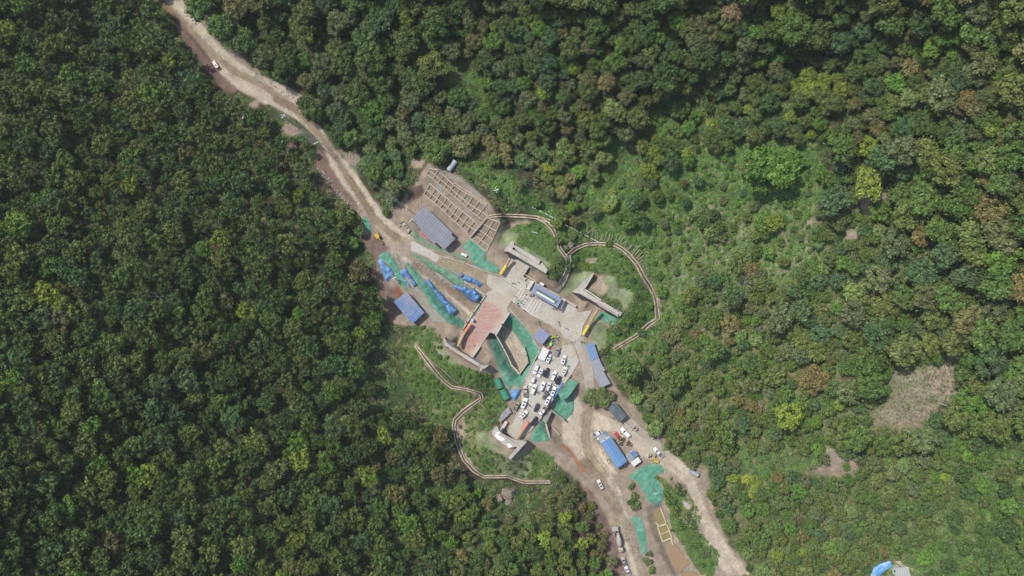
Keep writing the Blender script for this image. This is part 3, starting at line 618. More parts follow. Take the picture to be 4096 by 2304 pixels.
wing(e, Z2((45, 822), (148, 690), (186, 706), (176, 768), (112, 826)), 7.6, .1); wing(e, Z2((165, 762), (190, 742), (520, 935), (500, 998)), 8.9, 6, 'parapet'); wing(e, Z2((505, 1000), (540, 965), (615, 1055), (590, 1108)), 8.8, 6, 'pier')
wing(e, Z2((190, 795), (225, 765), (520, 945), (500, 1000), (480, 1010)), 7.7, 6.8, 'ledge', M_CONC)
e = ground_empty('tunnel_portal', FF, (100, 600), 0); tag(e, 'concrete tunnel portal with long tapering wing wall beside seeded grass', 'tunnel portal', 'portals of the two tunnels')
headwall(e, W3((352, 712)), FF((200, 668)), 8.2, 0, 2.0, .42, 5.2, Vector((1, 1, 0)))
wing(e, W3((195, 672), (300, 590), (360, 520), (420, 430), (500, 390), (596, 298), (612, 300), (560, 410), (480, 540), (420, 620), (352, 708)), 8.0, .1); wing(e, W3((425, 622), (450, 610), (760, 819), (735, 840)), 9.0, 6, 'parapet'); wing(e, [FF((20, 560)), FF((40, 545)), FF((195, 640)), FF((178, 655))], 8.9, 6, 'parapet')
wing(e, [W3((395, 640)), W3((430, 625)), FF((20, 552)), FF((190, 655)), FF((180, 672)), FF((-10, 560))], 7.7, 6.8, 'ledge', M_CONC)
def flare(e, top, bot, zt, zb):
    mb = MB(); a = [P(p, zt) for p in top]; b = [P(p, zb) for p in bot]; n = len(a)
    mb.add(a + b, [(i, n+i, n+i+1, i+1) for i in range(n-1)]); part('flared_face', local(mb, e), M_PORT, e)
e = ground_empty('tunnel_portal', Y3, (1100, 720), 0); tag(e, 'grey flared tunnel portal at the end of the red stained deck', 'tunnel portal', 'portals of the two tunnels')
headwall(e, Y3((868, 572)), Y3((1372, 882)), 8.2, 0, 1.5, .42, 4.6, Vector((-1, -1, 0)))
flare(e, Y3((766, 432), (800, 515), (868, 575), (980, 642), (1100, 716), (1230, 796), (1372, 884), (1440, 912)), Y3((760, 425), (880, 480), (965, 530), (1010, 610), (1075, 668), (1150, 722), (1240, 768), (1530, 905)), 8.15, 1.0)
wing(e, Y3((766, 430), (800, 515), (868, 573), (838, 602), (765, 565), (742, 480)), 8.1, 3); wing(e, Y3((1362, 884), (1440, 912), (1520, 908), (1440, 968), (1395, 952), (1338, 922)), 8.0, .5); wing(e, Y3((1345, 940), (1400, 955), (1420, 975), (1370, 1015), (1345, 995)), 6.5, 2, 'step_block', M_CONC)
e = ground_empty('tunnel_portal', Y4, (1200, 760), 0); tag(e, 'curved tunnel portal with white sheeting behind the orange fan', 'tunnel portal', 'portals of the two tunnels')
headwall(e, Y4((1085, 655)), Y4((1370, 850)), 7.6, 0, 1.2, .40, 3.8, Vector((-1, -1, 0)))
wing(e, Y4((1048, 558), (1075, 622), (1120, 668), (1180, 705), (1250, 738), (1310, 760), (1440, 772), (1440, 800), (1362, 852), (1215, 880), (1150, 830), (1080, 780), (1010, 730), (966, 655), (1000, 600)), 7.4, 5.6, 'canopy')
wing(e, Y4((1362, 848), (1445, 783), (1472, 792), (1242, 1046), (1208, 1020)), 8.2, 2.5); wing(e, Y4((918, 700), (962, 662), (1215, 885), (1185, 945), (1090, 870), (960, 790)), 6.4, 3, 'earth_ledge', mat('ledge_earth', (.23, .17, .125), .95, .25, 1.5, .4))
for a, b in [((1180, 715), (1160, 762)), ((1205, 728), (1185, 778)), ((1230, 740), (1208, 792)), ((1255, 752), (1230, 806)), ((1280, 765), (1252, 822)), ((1305, 780), (1275, 838))]:
    mb = MB(); mb.bar(P(Y4(a), 7.5), P(Y4(b), 7.5), .35, .2); part('rib', local(mb, e), M_CONC, e)
mb = MB(); mb.prism([P(p, 7.55) for p in Y4((1045, 640), (1100, 655), (1120, 700), (1165, 750), (1130, 775), (1060, 760), (1015, 700))], [P(p, 7.42) for p in Y4((1045, 640), (1100, 655), (1120, 700), (1165, 750), (1130, 775), (1060, 760), (1015, 700))]); part('white_sheet', local(mb, e), M_WHITE, e)
mb = MB(); mb.prism([P(p, 7.57) for p in Y4((1185, 820), (1235, 810), (1265, 850), (1220, 880))], [P(p, 7.42) for p in Y4((1185, 820), (1235, 810), (1265, 850), (1220, 880))]); part('white_sheet', local(mb, e), M_WHITE, e)

# ---- walls, kerbs, edge beams
def wall(name, f, pts, ztop, zbot, w, label, cat='wall', m=M_CONC, group=None):
    mb = MB()
    q = [f(p) for p in pts]
    for a, b in zip(q[:-1], q[1:]):
        za = T(*a) if zbot is None else zbot; A = P(a, ztop if ztop is not None else T(*a) + .6); B = P(b, ztop if ztop is not None else T(*b) + .6)
        d = (B - A); d.z = 0; d.normalize(); mid_z = (A.z + za)/2
        mb.bar(Vector((A.x, A.y, mid_z)) - d*w*.45, Vector((B.x, B.y, (B.z + za)/2)) + d*w*.45, w, abs(A.z - za))
    return tag(mb.build(name, m), label, cat, group)
wall('retaining_wall', Z4, [(1035, 565), (940, 700), (830, 860), (720, 1030), (650, 1150), (560, 1430)], .9, -6.2, .55, 'long concrete wall along the left edge of the red stained deck', m=M_CONC)
wall('retaining_wall', Z4, [(1440, 872), (1320, 1060), (1215, 1238)], .7, -6.2, .8, 'concrete edge wall on the right side of the red stained deck', m=M_CONC)
wall('retaining_wall', Z4, [(675, 325), (850, 440), (1030, 560)], .9, -3.5, .6, 'concrete wall leading from the grey tarp pile to the deck corner')
wall('parapet_wall', Y3, [(1350, 590), (1235, 755)], 1.3, 0, 1.4, 'short thick white parapet at the lower right corner of the red deck')
wall('trench_wall', Y3, [(1910, 905), (2050, 1055)], -3.6, -6.6, .9, 'pale wall closing the lower left end of the netted trench', m=M_CONC, group='walls at the trench end')
wall('trench_wall', Y3, [(2055, 1052), (2185, 862)], -3.6, -6.6, .5, 'pale wall closing the lower right end of the netted trench', group='walls at the trench end')
wall('trench_wall', Y3, [(2185, 860), (2165, 740), (2125, 622)], -3.2, -6.6, 1.0, 'pale wall on the right side of the netted trench', group='walls at the trench end')
wall('trench_kerb', Y3, [(1640, 378), (1780, 620), (1905, 880)], -.6, -6.5, .5, 'thin kerb along the left side of the trench floor', 'kerb')
wall('trench_kerb', Z4, [(1430, 780), (1560, 920), (1700, 1080), (1850, 1290), (1940, 1449)], .5, -1.5, .35, 'long thin kerb above the right net of the trench', 'kerb')
wall('kerb', Z5, [(560, 440), (680, 640), (560, 890), (430, 1160)], .4, -1.5, .4, 'kerb around the left side of the parked cars', 'kerb')
wall('kerb', Z3, [(1280, 300), (1500, 365), (1760, 440), (2080, 570), (2395, 675), (2430, 640)], None, None, .4, 'kerb below the green net beside the wet ramp', 'kerb')
wall('kerb', Z1, [(1120, 1290), (1350, 1360), (1640, 1449)], None, None, .35, 'thin plank kerb between green net and concrete ramp', 'kerb', M_WOOD)
wall('barrier_wall', Z4, [(1775, 40), (1655, 235)], 1.6, 0, 1.6, 'broad concrete barrier right of the portal road', 'barrier')
wall('barrier_wall', Z4, [(1645, 248), (1740, 300), (1845, 345)], 1.5, 0, 1.3, 'concrete barrier leading to the blue canopy', 'barrier')
wall('concrete_pier', Z4, [(1840, 335), (1775, 445)], 2.6, 0, 1.4, 'white pier left of the blue canopy', 'pier', mat('pale_concrete', (.55, .52, .46), .85, .08, 1, .1))
wall('concrete_pier', Z4, [(2388, 650), (2325, 775)], 2.6, 0, 1.3, 'white pier right of the blue canopy', 'pier', MATS['pale_concrete'])
wall('canopy_base', Z4, [(1750, 470), (1830, 520)], 1.2, 0, 2.6, 'yellowish concrete footing left of the blue canopy', 'footing', M_CONC)
wall('canopy_base', Z4, [(2265, 755), (2340, 800)], 1.2, 0, 2.2, 'concrete footing right of the blue canopy', 'footing', M_CONC)
wall('edge_wall', Z4, [(1885, 350), (2100, 470), (2330, 600), (2576, 745)], 1.7, 0, .8, 'long concrete wall behind the blue canopy', m=M_CONC)
wall('plaza_wall', Z4, [(1730, 215), (1900, 330)], 2.0, 0, .5, 'thin wall behind the barrier beside bare earth')
wall('deck_kerb', Z6, [(2080, 215), (2000, 330), (1930, 425), (1850, 520)], .7, -.9, .4, 'rusty edge beam of the car park above the green net', 'kerb', mat('rusty_beam', (.26, .14, .10), .9, .3, 2, .2))
wall('deck_kerb', Z6, [(1290, 640), (1200, 790), (1100, 960), (1040, 1060)], .45, -.2, .25, 'low kerb left of the white cars', 'kerb')
wall('deck_wall', Z6, [(980, 1200), (1110, 1305)], .9, -1, .3, 'low wall at the lower end of the car park', 'wall')
wall('barrier_wall', Z6, [(960, 1030), (880, 1165)], 1.4, 0, 1.3, 'loose concrete barrier left of the lower car park', 'barrier', MATS['pale_concrete'])
wall('outlet_wall', W1, [(262, 575), (330, 819)], -.6, -6, .8, 'tapering concrete wall on the left of the lower outlet', m=M_CONC)
wall('outlet_wall', W1, [(400, 640), (520, 765)], -3.6, -6, .6, 'pale kerb wall on the right of the lower outlet', m=M_CONC)
wall('outlet_wall', W1, [(372, 300), (600, 480)], -1.2, -5.2, .9, 'earthy wall along the lower edge of the big green net', m=M_CONCD)
wall('roadside_wall', Z7, [(820, 385), (1000, 590), (1180, 780), (1400, 960), (1585, 1130)], None, None, .35, 'long low wall on the hill side of the concrete apron', 'wall', M_CONCD)
# the bays under the decks: dark abutment faces
st(slab('abutment', Y3((1640, 380), (1880, 20), (1700, -40), (1500, 330)), M_CONCD, -1.15, -6.4))
st(slab('abutment', W1((372, 330), (262, 572), (180, 480), (300, 260)), M_CONCD, -1.15, -6.0))

# ---- nets and tarpaulins
def net(name, poly, m, label, off=.22, mound=.15, wr=.35, seed=3, step=6, cat='net', group='green erosion nets', edge_w=14, z=None):
    return tag(sheet(name, poly, m, off, step, z, None, 1.2, seed, mound, wr, None, edge_w), label, cat, group)
NETS = [(Z3((280, 320), (360, 250), (430, 240), (500, 330), (600, 480), (700, 700), (775, 880), (750, 912), (600, 760), (520, 560), (350, 400)), M_NET, 'green net from the road end past the first blue sheet'),
        (Z3((735, 440), (780, 430), (900, 560), (1060, 740), (1200, 900), (1400, 1150), (1520, 1330), (1640, 1340), (1720, 1449)) + Z4((640, 970), (672, 1010), (660, 1130), (500, 1080), (350, 1000), (230, 860), (100, 720), (0, 560)) + Z3((960, 840), (840, 640)), M_NET, 'long green net between the concrete strip and the long blue pile'),
        (Z3((830, 260), (900, 270), (1150, 400), (1400, 530), (1620, 620), (1730, 730), (1740, 840), (1640, 850), (1550, 810), (1400, 680), (1150, 530), (1000, 400), (850, 300)), M_NETP, 'faded green net between the wet ramp and the sunken track'),
        (Z1((815, 1005), (860, 1080), (960, 1180), (1200, 1280), (1400, 1340), (1540, 1405), (1500, 1432), (1250, 1340), (1000, 1250), (850, 1170), (770, 1080)), M_NETP, 'narrow green net strip below the grey roofed shed'),
        (Z3((1830, 20), (2120, 250), (2110, 380), (2160, 400), (2345, 540), (2310, 620), (2100, 560), (1820, 400), (1870, 320), (1720, 175)), M_NET, 'bright green net at the foot of the lattice bank'),
        (FF((0, 612), (120, 660), (230, 682), (160, 765), (100, 750)) + Z5((1890, 220), (1780, 140), (1650, 95), (1720, -10)), M_NET, 'green net beside the right hand portal'),
        (Z8((680, 190), (760, 120), (830, 70), (960, 20), (1100, 30), (1145, 110), (1130, 155), (1040, 130), (1060, 200), (1090, 280), (1150, 420), (1130, 490), (1090, 520), (1060, 570), (930, 480), (900, 400), (860, 350), (800, 240)), M_NET, 'wide green net below the white roofed shed with a pole on it'),
        (Z8((718, 720), (790, 690), (850, 720), (880, 800), (910, 900), (915, 1010), (932, 1130), (850, 1200), (840, 1080), (810, 960), (770, 820)), M_NET, 'narrow folded green net left of the settling ponds'),
        (Z1((160, 870), (200, 850), (245, 930), (275, 1030), (262, 1095), (225, 1050), (180, 960)), M_NET, 'small dark green net on the left verge of the road'),
        (Y3((1880, 20), (1960, 60), (2120, 230), (2290, 440), (2400, 640), (2370, 730), (2280, 900), (2170, 1120), (2050, 1290), (1960, 1240), (1900, 1280), (1960, 1160), (2060, 1066), (2190, 868), (2140, 620), (2060, 480), (1950, 330), (1900, 240), (1790, 190)), M_NET, 'big green net on the right side of the trench'),
        (Y3((1640, 385), (1560, 440), (1545, 485), (1590, 680), (1680, 900), (1750, 1080), (1800, 1220), (1890, 1330), (1930, 1250), (1965, 1170), (2045, 1070), (1905, 910), (1770, 650)), M_NET, 'big dark green net on the left side of the trench'),
        (W1((512, -20), (690, -20), (760, 0), (800, 60), (795, 200), (790, 300), (770, 380), (700, 420), (660, 478), (600, 480), (450, 340), (380, 290), (470, 60)), M_NET, 'large green net hanging below the car park edge'),
        (Z6((1700, 830), (1765, 850), (1705, 970), (1655, 1065), (1600, 1120), (1690, 1250), (1690, 1350), (1560, 1345), (1430, 1370), (1380, 1310), (1430, 1180), (1560, 1040), (1640, 880)), M_NET, 'lower green net beside the orange fan'),
        (Z4((955, 722), (968, 735), (850, 920), (825, 922), (830, 890)), M_NET, 'thin strip of green net along the deck wall')]
for i, (pl, m_, lb) in enumerate(NETS):
    net('erosion_net', pl, m_, lb, .22 if i != 13 else .25, .12, .4, 3 + i, 6, z=0 if i == 13 else None)
tag(slab('net_cover', Z6((2058, 275), (2198, 348), (2085, 520), (2010, 610), (1900, 640), (1850, 520), (1930, 440)), M_NET, .55, .35), 'stiff green cover panel jutting from the car park edge', 'net cover')
TARPS = [(Z3((258, 400), (320, 350), (362, 410), (480, 520), (530, 620), (530, 665), (480, 700), (405, 765), (330, 580)), 'smooth blue sheet by the wood edge with red hem', .35),
         (Z3((640, 580), (700, 560), (740, 510), (790, 600), (940, 810), (925, 830), (880, 850), (860, 800), (780, 690), (700, 640), (740, 720), (800, 800), (838, 870), (830, 890), (760, 800), (690, 700), (645, 640)), 'blue tarpaulin lying in an arch over timber', .9),
         (Z3((1080, 735), (1130, 710), (1210, 800), (1270, 890), (1390, 1000), (1450, 1070), (1570, 1170), (1635, 1250), (1620, 1290), (1545, 1330), (1490, 1310), (1410, 1160), (1330, 1100), (1220, 930), (1150, 830)), 'long narrow blue covered pile beside the sunken track', 1.6),
         (Z3((1545, 840), (1570, 800), (1700, 850), (1755, 855), (1760, 820), (1800, 870), (1930, 890), (2030, 990), (2000, 1100), (1960, 1125), (1850, 1090), (1750, 1000), (1680, 930), (1600, 885)), 'big crumpled blue covered pile in front of the deck corner', 2.6),
         (Z3((1700, 700), (1760, 650), (1900, 690), (1980, 740), (2060, 800), (2040, 830), (1990, 852), (1940, 800), (1830, 765), (1730, 742)), 'blue covered pile along the wet ramp', 1.2),
         (Z6((1030, 472), (1120, 465), (1222, 450), (1180, 560), (1130, 662), (1080, 635), (1030, 570), (1050, 540)), 'bright blue crumpled tarpaulin left of the tan pickup', 1.3),
         (Z6((1905, 335), (1952, 350), (1900, 450), (1830, 560), (1765, 625), (1752, 600), (1800, 520), (1860, 430)), 'long blue strip laid along the right row of cars', .5)]
for i, (pl, lb, h_) in enumerate(TARPS):
    net('tarpaulin', pl, M_TARP, lb, .25, h_, .35 + .25*h_, 20 + i, 4.5, 'tarpaulin', 'blue tarpaulins', 9, z=0 if i in (5, 6) else None)
net('tarpaulin', Z3((1610, 580), (1640, 585), (1730, 620), (1745, 650), (1700, 692), (1640, 660)), mat('grey_tarp', (.20, .19, .24), .7, .25, 1, .6), 'grey purple sheeted heap at the end of the blue pile', .25, .9, .5, 31, 4, 'tarpaulin', None, 8)
M_RED = mat('red_cloth', (.42, .03, .035), .8, .15, 2, .2)
for k_, (a, b, zz) in enumerate([(Z3((358, 412)), Z3((455, 500)), None), (Z3((515, 600)), Z3((535, 660)), None), (Z3((1600, 885)), Z3((1665, 940)), None), (Z3((1210, 930)), Z3((1245, 985)), None)]):
    mb = MB(); mb.bar(P(a) + Vector((0, 0, .5)), P(b) + Vector((0, 0, .5)), .35, .08); tag(mb.build('red_tape', M_RED), ['red tape along the smooth blue sheet', 'short red tape at the lower corner of the smooth blue sheet', 'red tape beside the big blue pile', 'red tape beside the long narrow blue pile'][k_], 'tape')

# ---- drains: two pale kerbs with a dark bed between
DRAINS = []
def drain(f, left, right, label, kerb_m=M_KERB, h=.35, w=.45, bed=True):
    e = empty('drain_channel', P(f(left[len(left)//2]))); tag(e, label, 'drain', 'open drains')
    for ln in (left, right):
        q = densify([f(p) for p in ln], 7, 0, 1, False); mb = MB(); DRAINS.append([tuple(c_) for c_ in q])
        for a, b in zip(q[:-1], q[1:]): mb.bar(P(tuple(a)) + Vector((0, 0, .25)), P(tuple(b)) + Vector((0, 0, .25)), w, .9)
        part('kerb', local(mb, e), kerb_m, e)
    a = densify([f(p) for p in left], 14, 0, 1, False); mb = MB(); n = 60
    def at(ln, t_):
        q = [np.array(f(p)) for p in ln]; L = [np.hypot(*(q[i+1]-q[i])) for i in range(len(q)-1)]; s_ = t_*sum(L)
        for i, l_ in enumerate(L):
            if s_ <= l_ + 1e-6: return tuple(q[i] + (q[i+1]-q[i])*s_/l_)
            s_ -= l_
        return tuple(q[-1])
    vs = []
    for i in range(n+1):
        for ln in (left, right):
            p = at(ln, i/n); vs.append(P(p) + Vector((0, 0, .3)))
    mb.add(vs, [(2*i, 2*i+1, 2*i+3, 2*i+2) for i in range(n)]); part('bed', local(mb, e), mat('drain_bed', (.12, .095, .07), .95, .3, 1.5, .3), e)
    return e
drain(Z2, [(-215, 100), (-40, 88), (200, 345), (330, 355), (470, 372), (590, 425), (690, 520), (745, 640), (785, 780), (862, 890)][2:], [(200, 378), (330, 385), (460, 402), (570, 455), (660, 545), (712, 650), (752, 790), (835, 905)], 'curved pale drain from the lattice to the stepped chute')
drain(Z1, [(1790, 845), (1960, 825), (2200, 835), (2400, 850), (2576, 905)], [(1790, 868), (1960, 858), (2200, 868), (2400, 885), (2576, 940)], 'pale drain leaving the lattice corner towards the pole fence')
drain(Z2, [(845, 880), (950, 780), (1090, 722), (1240, 708), (1490, 722), (1580, 775), (1690, 870), (1790, 1000), (1870, 1150), (1950, 1270), (2005, 1400), (2025, 1449)], [(912, 858), (990, 800), (1100, 752), (1240, 738), (1470, 752), (1560, 800), (1660, 900), (1755, 1020), (1835, 1170), (1915, 1290), (1972, 1400), (1985, 1449)], 'long curved drain with the leaning rods')
drain(FF, [(535, 400), (572, 500), (598, 690), (500, 762), (385, 865), (135, 1012)], [(520, 420), (545, 510), (560, 690), (470, 742), (365, 845), (125, 992)], 'pale drain that bends sharply and ends by the concrete road')
drain(Y3, [(275, 545), (480, 800), (620, 985), (760, 1150), (905, 1262), (1140, 1300), (1400, 1375), (1425, 1460)], [(262, 575), (440, 830), (580, 1010), (740, 1185), (880, 1295), (1130, 1330), (1365, 1400), (1385, 1475)], 'drain on the scrub slope left of the grey portal')
drain(Y4, [(775, 165), (560, 310), (415, 450), (398, 560), (450, 800), (545, 1050), (690, 1215), (850, 1305), (1200, 1300), (1430, 1385), (1820, 1380)], [(800, 185), (580, 350), (450, 475), (435, 570), (490, 800), (580, 1030), (730, 1190), (860, 1275), (1200, 1268), (1430, 1350), (1815, 1350)], 'long drain looping below the curved portal')
e = ground_empty('stepped_chute', Z2, (850, 1100)); tag(e, 'stepped concrete chute running down between two drains', 'chute')
cl = [((838, 895), (905, 872)), ((858, 960), (910, 940)), ((850, 1040), (900, 1030)), ((825, 1110), (880, 1110)), ((790, 1170), (850, 1190)), ((755, 1230), (812, 1260)), ((690, 1310), (750, 1345))]
for sd_ in (0, 1):
    mb = MB()
    for a, b in zip(cl[:-1], cl[1:]): mb.bar(P(Z2(a[sd_])) + Vector((0, 0, .3)), P(Z2(b[sd_])) + Vector((0, 0, .3)), .4, .6)
    part('side_wall', local(mb, e), M_CONC, e)
for i in range(22):
    t_ = i/22*(len(cl)-1); j = int(t_); w_ = t_ - j; a = [cl[j][0][q]*(1-w_) + cl[j+1][0][q]*w_ for q in (0, 1)]; b = [cl[j][1][q]*(1-w_) + cl[j+1][1][q]*w_ for q in (0, 1)]
    mb = MB(); mb.bar(P(Z2(tuple(a))) + Vector((0, 0, .18)), P(Z2(tuple(b))) + Vector((0, 0, .18)), .7, .3); part('step', local(mb, e), M_CONCD, e)
mb = MB(); mb.prism([P(p, T(*p)+.9) for p in Z2((740, 1232), (800, 1262), (742, 1352), (684, 1312))], [P(p, T(*p)-.3) for p in Z2((740, 1232), (800, 1262), (742, 1352), (684, 1312))]); part('end_box', local(mb, e), M_CONCD, e)

# ---- ponds
def pond(poly, m, z, name): return st(sheet(name, poly, m, 0, 10, z, None, .5, 2))
pond(Z8((1000, 645), (1100, 600), (1180, 790), (1085, 830), (1045, 790)), M_WATER, -2.0, 'pond_water')
pond(Z8((1068, 835), (1180, 792), (1212, 880), (1100, 922)), M_WATER, -2.0, 'pond_water'); pond(Z8((1102, 928), (1212, 888), (1248, 975), (1135, 1020)), M_WATER, -2.0, 'pond_water')
pond(Z8((1160, 1090), (1225, 1050), (1280, 1040), (1345, 1110), (1400, 1205), (1495, 1300), (1420, 1350), (1350, 1420), (1285, 1370), (1215, 1240), (1180, 1160)), M_WATERB, -2.1, 'settling_water')
pond(Z8((1360, 1480), (1385, 1430), (1440, 1405), (1540, 1412), (1620, 1480)), M_WATERB, -2.1, 'settling_water')
M_CREAM = mat('cream_wall', (.55, .49, .30), .85, .12, 2, .1)
for a, b, lb in [((1105, 600), (1255, 985), 'long cream wall on the right of the settling basins'), ((1180, 792), (1062, 832), 'cream wall between the first and second basin'), ((1065, 832), (1130, 1025), 'cream wall on the left of the lower basins'), ((1130, 1022), (1250, 972), 'cream wall at the foot of the lower basins'), ((1045, 785), (1085, 820), 'short slanting cream wall beside the first basin'), ((1238, 985), (1262, 1058), 'stub of cream wall reaching to the brown pond')]:
    wall('basin_wall', Z8, [a, b], -1.5, -2.9, .45, lb, 'basin wall', M_CREAM, 'walls of the settling basins')
for a, b, lb in [((1100, 925), (1142, 912), 'left half of the broken divider in the lower basin'), ((1155, 905), (1212, 884), 'right half of the broken divider in the lower basin')]:
    wall('basin_wall', Z8, [a, b], -1.7, -2.9, .28, lb, 'basin wall', M_CREAM, 'walls of the settling basins')
# ============================================================ BUILDINGS
M_GREYR = mat('grey_roof', (.175, .19, .215), .55, .1, .6, .25, .4, wave=('X', .24), dirt=(.22, .23, .25))
M_GREYR2 = mat('grey_roof_pale', (.27, .285, .31), .5, .08, .6, .25, .4, wave=('Y', .24))
M_BLUER = mat('blue_roof', (.10, .185, .33), .5, .12, .5, .25, .4, wave=('X', .24), dirt=(.30, .255, .29), dirt_scale=.11)
M_BLUER2 = mat('bright_blue_roof', (.15, .255, .41), .45, .1, .5, .25, .5, wave=('Y', .24), dirt=(.17, .26, .40), dirt_scale=.2)
M_PURP = mat('faded_blue_roof', (.20, .25, .38), .6, .12, .7, .25, .3, wave=('X', .3), dirt=(.28, .25, .34), dirt_scale=.3)
M_WHITER = mat('white_roof', (.62, .62, .58), .5, .06, 1, .25, .4, wave=('X', .3))
M_REDR = mat('red_roof', (.36, .10, .11), .6, .12, 1, .25, .3, wave=('Y', .3))
M_WALLW = mat('cabin_wall', (.52, .52, .50), .7, .08, 1, 0); M_WALLB = mat('blue_wall', (.08, .16, .38), .6, .1, 1, 0)
M_GLASS = mat('dark_glass', (.03, .04, .05), .12, .05, 1, 0, .6); M_DOOR = mat('door', (.30, .31, .33), .6, .1, 1, 0)
M_SLATE = mat('dark_roof', (.085, .105, .12), .6, .15, .6, .3, .4, wave=('X', .24), dirt=(.13, .15, .16), dirt_scale=.3)
def building(name, f, poly, zr, label, cat, roof_m, wall_m=M_WALLW, z0=None, inset=.35, gable=None, doors=(1,), windows=True, dz=None, open_sides=False):
    q = [f(p) for p in poly]; c = (sum(p[0] for p in q)/len(q), sum(p[1] for p in q)/len(q)); zb = T(*c) if z0 is None else z0; zt = zb + zr
    e = empty(name, Vector((*P(c, zb).xy, zb))); tag(e, label, cat)
    R_ = [P(p, zt + (dz[i] if dz else 0)) for i, p in enumerate(q)]; C_ = sum(R_, Vector())/len(R_)
    longest = max(range(len(q)), key=lambda i: (R_[(i+1) % len(q)] - R_[i]).length); ang = math.atan2(*(R_[(longest+1) % len(q)] - R_[longest]).yx)
    mb = MB()
    if gable:
        i0, h_ = gable; a, b, c_, d = R_[i0], R_[(i0+1) % 4], R_[(i0+2) % 4], R_[(i0+3) % 4]; m1 = (a+b)/2 + Vector((0, 0, h_)); m2 = (c_+d)/2 + Vector((0, 0, h_))
        dn = Vector((0, 0, -.14))
        for quad in ([a, m1, m2, d], [m1, b, c_, m2]):
            mb.add(quad + [v + dn for v in quad], [(0, 1, 2, 3), (7, 6, 5, 4), (0, 4, 5, 1), (1, 5, 6, 2), (2, 6, 7, 3), (3, 7, 4, 0)])
        o = part('roof', local(mb, e), roof_m, e); cap = MB(); cap.bar(m1 + Vector((0, 0, .06)), m2 + Vector((0, 0, .06)), .5, .1); part('ridge_cap', local(cap, e), mat('ridge_blue', (.05, .25, .62), .5, .05, 1, 0), e)
    else:
        mb.prism(R_, [v - Vector((0, 0, .16)) for v in R_]); part('roof', local(mb, e), roof_m, e)
    # turn the roof's texture to run with its long side
    for ch in e.children:
        if ch.name.startswith('roof'):
            rot = Matrix.Rotation(-ang, 4, 'Z')
            for v in ch.data.vertices: v.co = rot @ v.co
            ch.rotation_euler = (0, 0, ang)
    inn = []
    for i in range(len(R_)):
        pr, cu, nx = R_[i-1], R_[i], R_[(i+1) % len(R_)]
        d1 = (cu - pr); d1.z = 0; d1.normalize(); d2 = (nx - cu); d2.z = 0; d2.normalize()
        ar = sum(R_[k_].x*R_[(k_+1) % len(R_)].y - R_[(k_+1) % len(R_)].x*R_[k_].y for k_ in range(len(R_))); sg = 1 if ar > 0 else -1
        n1 = Vector((-d1.y, d1.x, 0))*sg; n2 = Vector((-d2.y, d2.x, 0))*sg; s_ = n1 + n2; s_ = s_/max(.5, s_.length_squared/2); inn.append(cu + s_*inset)
    if open_sides:
        for v in inn:
            pm = MB(); pm.bar(Vector((v.x, v.y, zb)), Vector((v.x, v.y, v.z - .17)), .18, .18, (1, 0, 0)); part('post', local(pm, e), M_STEEL, e)
        return e
    mb = MB(); mb.prism([Vector((v.x, v.y, v.z - .165)) for v in inn], [Vector((v.x, v.y, min(zb, zt - 1) - .4)) for v in inn]); part('wall', local(mb, e), wall_m, e)
    for i in range(len(inn)):
        a, b = inn[i], inn[(i+1) % len(inn)]; d = b - a; L = d.length; d.normalize()
        if L < 2.2: continue
        n_ = Vector((d.y, -d.x, 0)); ar = sum(R_[k_].x*R_[(k_+1) % len(R_)].y - R_[(k_+1) % len(R_)].x*R_[k_].y for k_ in range(len(R_))); n_ = n_ if ar > 0 else -n_
        kx = int(L//3.2)
        for j in range(max(1, kx)):
            c_ = a + d*(L*(j+.5)/max(1, kx)); dm = j == 0 and i in doors; hh = 2.0 if dm else .9; zz = zb + (1.0 if dm else 1.55)
            if zz + hh/2 > zt - .3: continue
            w_ = MB(); w_.bar(Vector((c_.x, c_.y, zz)) - d*.5 + n_*.02, Vector((c_.x, c_.y, zz)) + d*.5 + n_*.02, .06, hh); part('door' if dm else 'window', local(w_, e), M_DOOR if dm else M_GLASS, e)
    return e
b = building('grey_shed', Z1, [(963, 717), (1323, 1072), (1303, 1088), (1357, 1142), (1218, 1282), (1106, 1190), (1088, 1214), (1000, 1140), (800, 880)], 4.4, 'large grey sheet roofed shed below the lattice bank', 'shed', M_GREYR)
building('red_roofed_lean_to', Z1, [(945, 1042), (1030, 1117), (1002, 1155), (914, 1086)], 3.2, 'small pinkish red roof against the grey shed', 'lean-to', M_REDR)
b = building('blue_hut', Z3, [(755, 930), (1062, 1290), (888, 1449), (850, 1480), (540, 1110)], 3.8, 'blue roofed hut with rusty patches beside the left wood', 'hut', M_BLUER, M_WALLB)
building('blue_canopy', Z4, [(1888, 360), (2352, 622), (2268, 776), (1815, 512)], 5.2, 'long blue canopy roof over the plaza edge', 'canopy', M_PURP, z0=0, open_sides=True)
cp = [o for o in bpy.data.objects if o.get('label', '').startswith('long blue canopy')][0]
mb = MB(); z_ = 5.32
mb.prism([P(p, z_) for p in Z4((1915, 452), (1945, 462), (2285, 660), (2250, 700), (2230, 690), (1895, 478))], [P(p, z_-.1) for p in Z4((1915, 452), (1945, 462), (2285, 660), (2250, 700), (2230, 690), (1895, 478))]); part('green_strip', local(mb, cp), mat('dull_green_sheet', (.10, .16, .13), .6, .1, 1, 0), cp)
mb = MB(); mb.bar(P(Z4((1912, 505)), 5.6), P(Z4((2220, 683)), 5.6), .95, .5); part('roof_duct', local(mb, cp), mat('pale_duct', (.62, .62, .56), .6, .05, 1, 0), cp)
building('site_cabin', Z4, [(1982, 1122), (2142, 1246), (2010, 1410), (1853, 1282)], 3.2, 'grey blue roofed cabin left of the crowd in yellow helmets', 'cabin', M_PURP, z0=0)
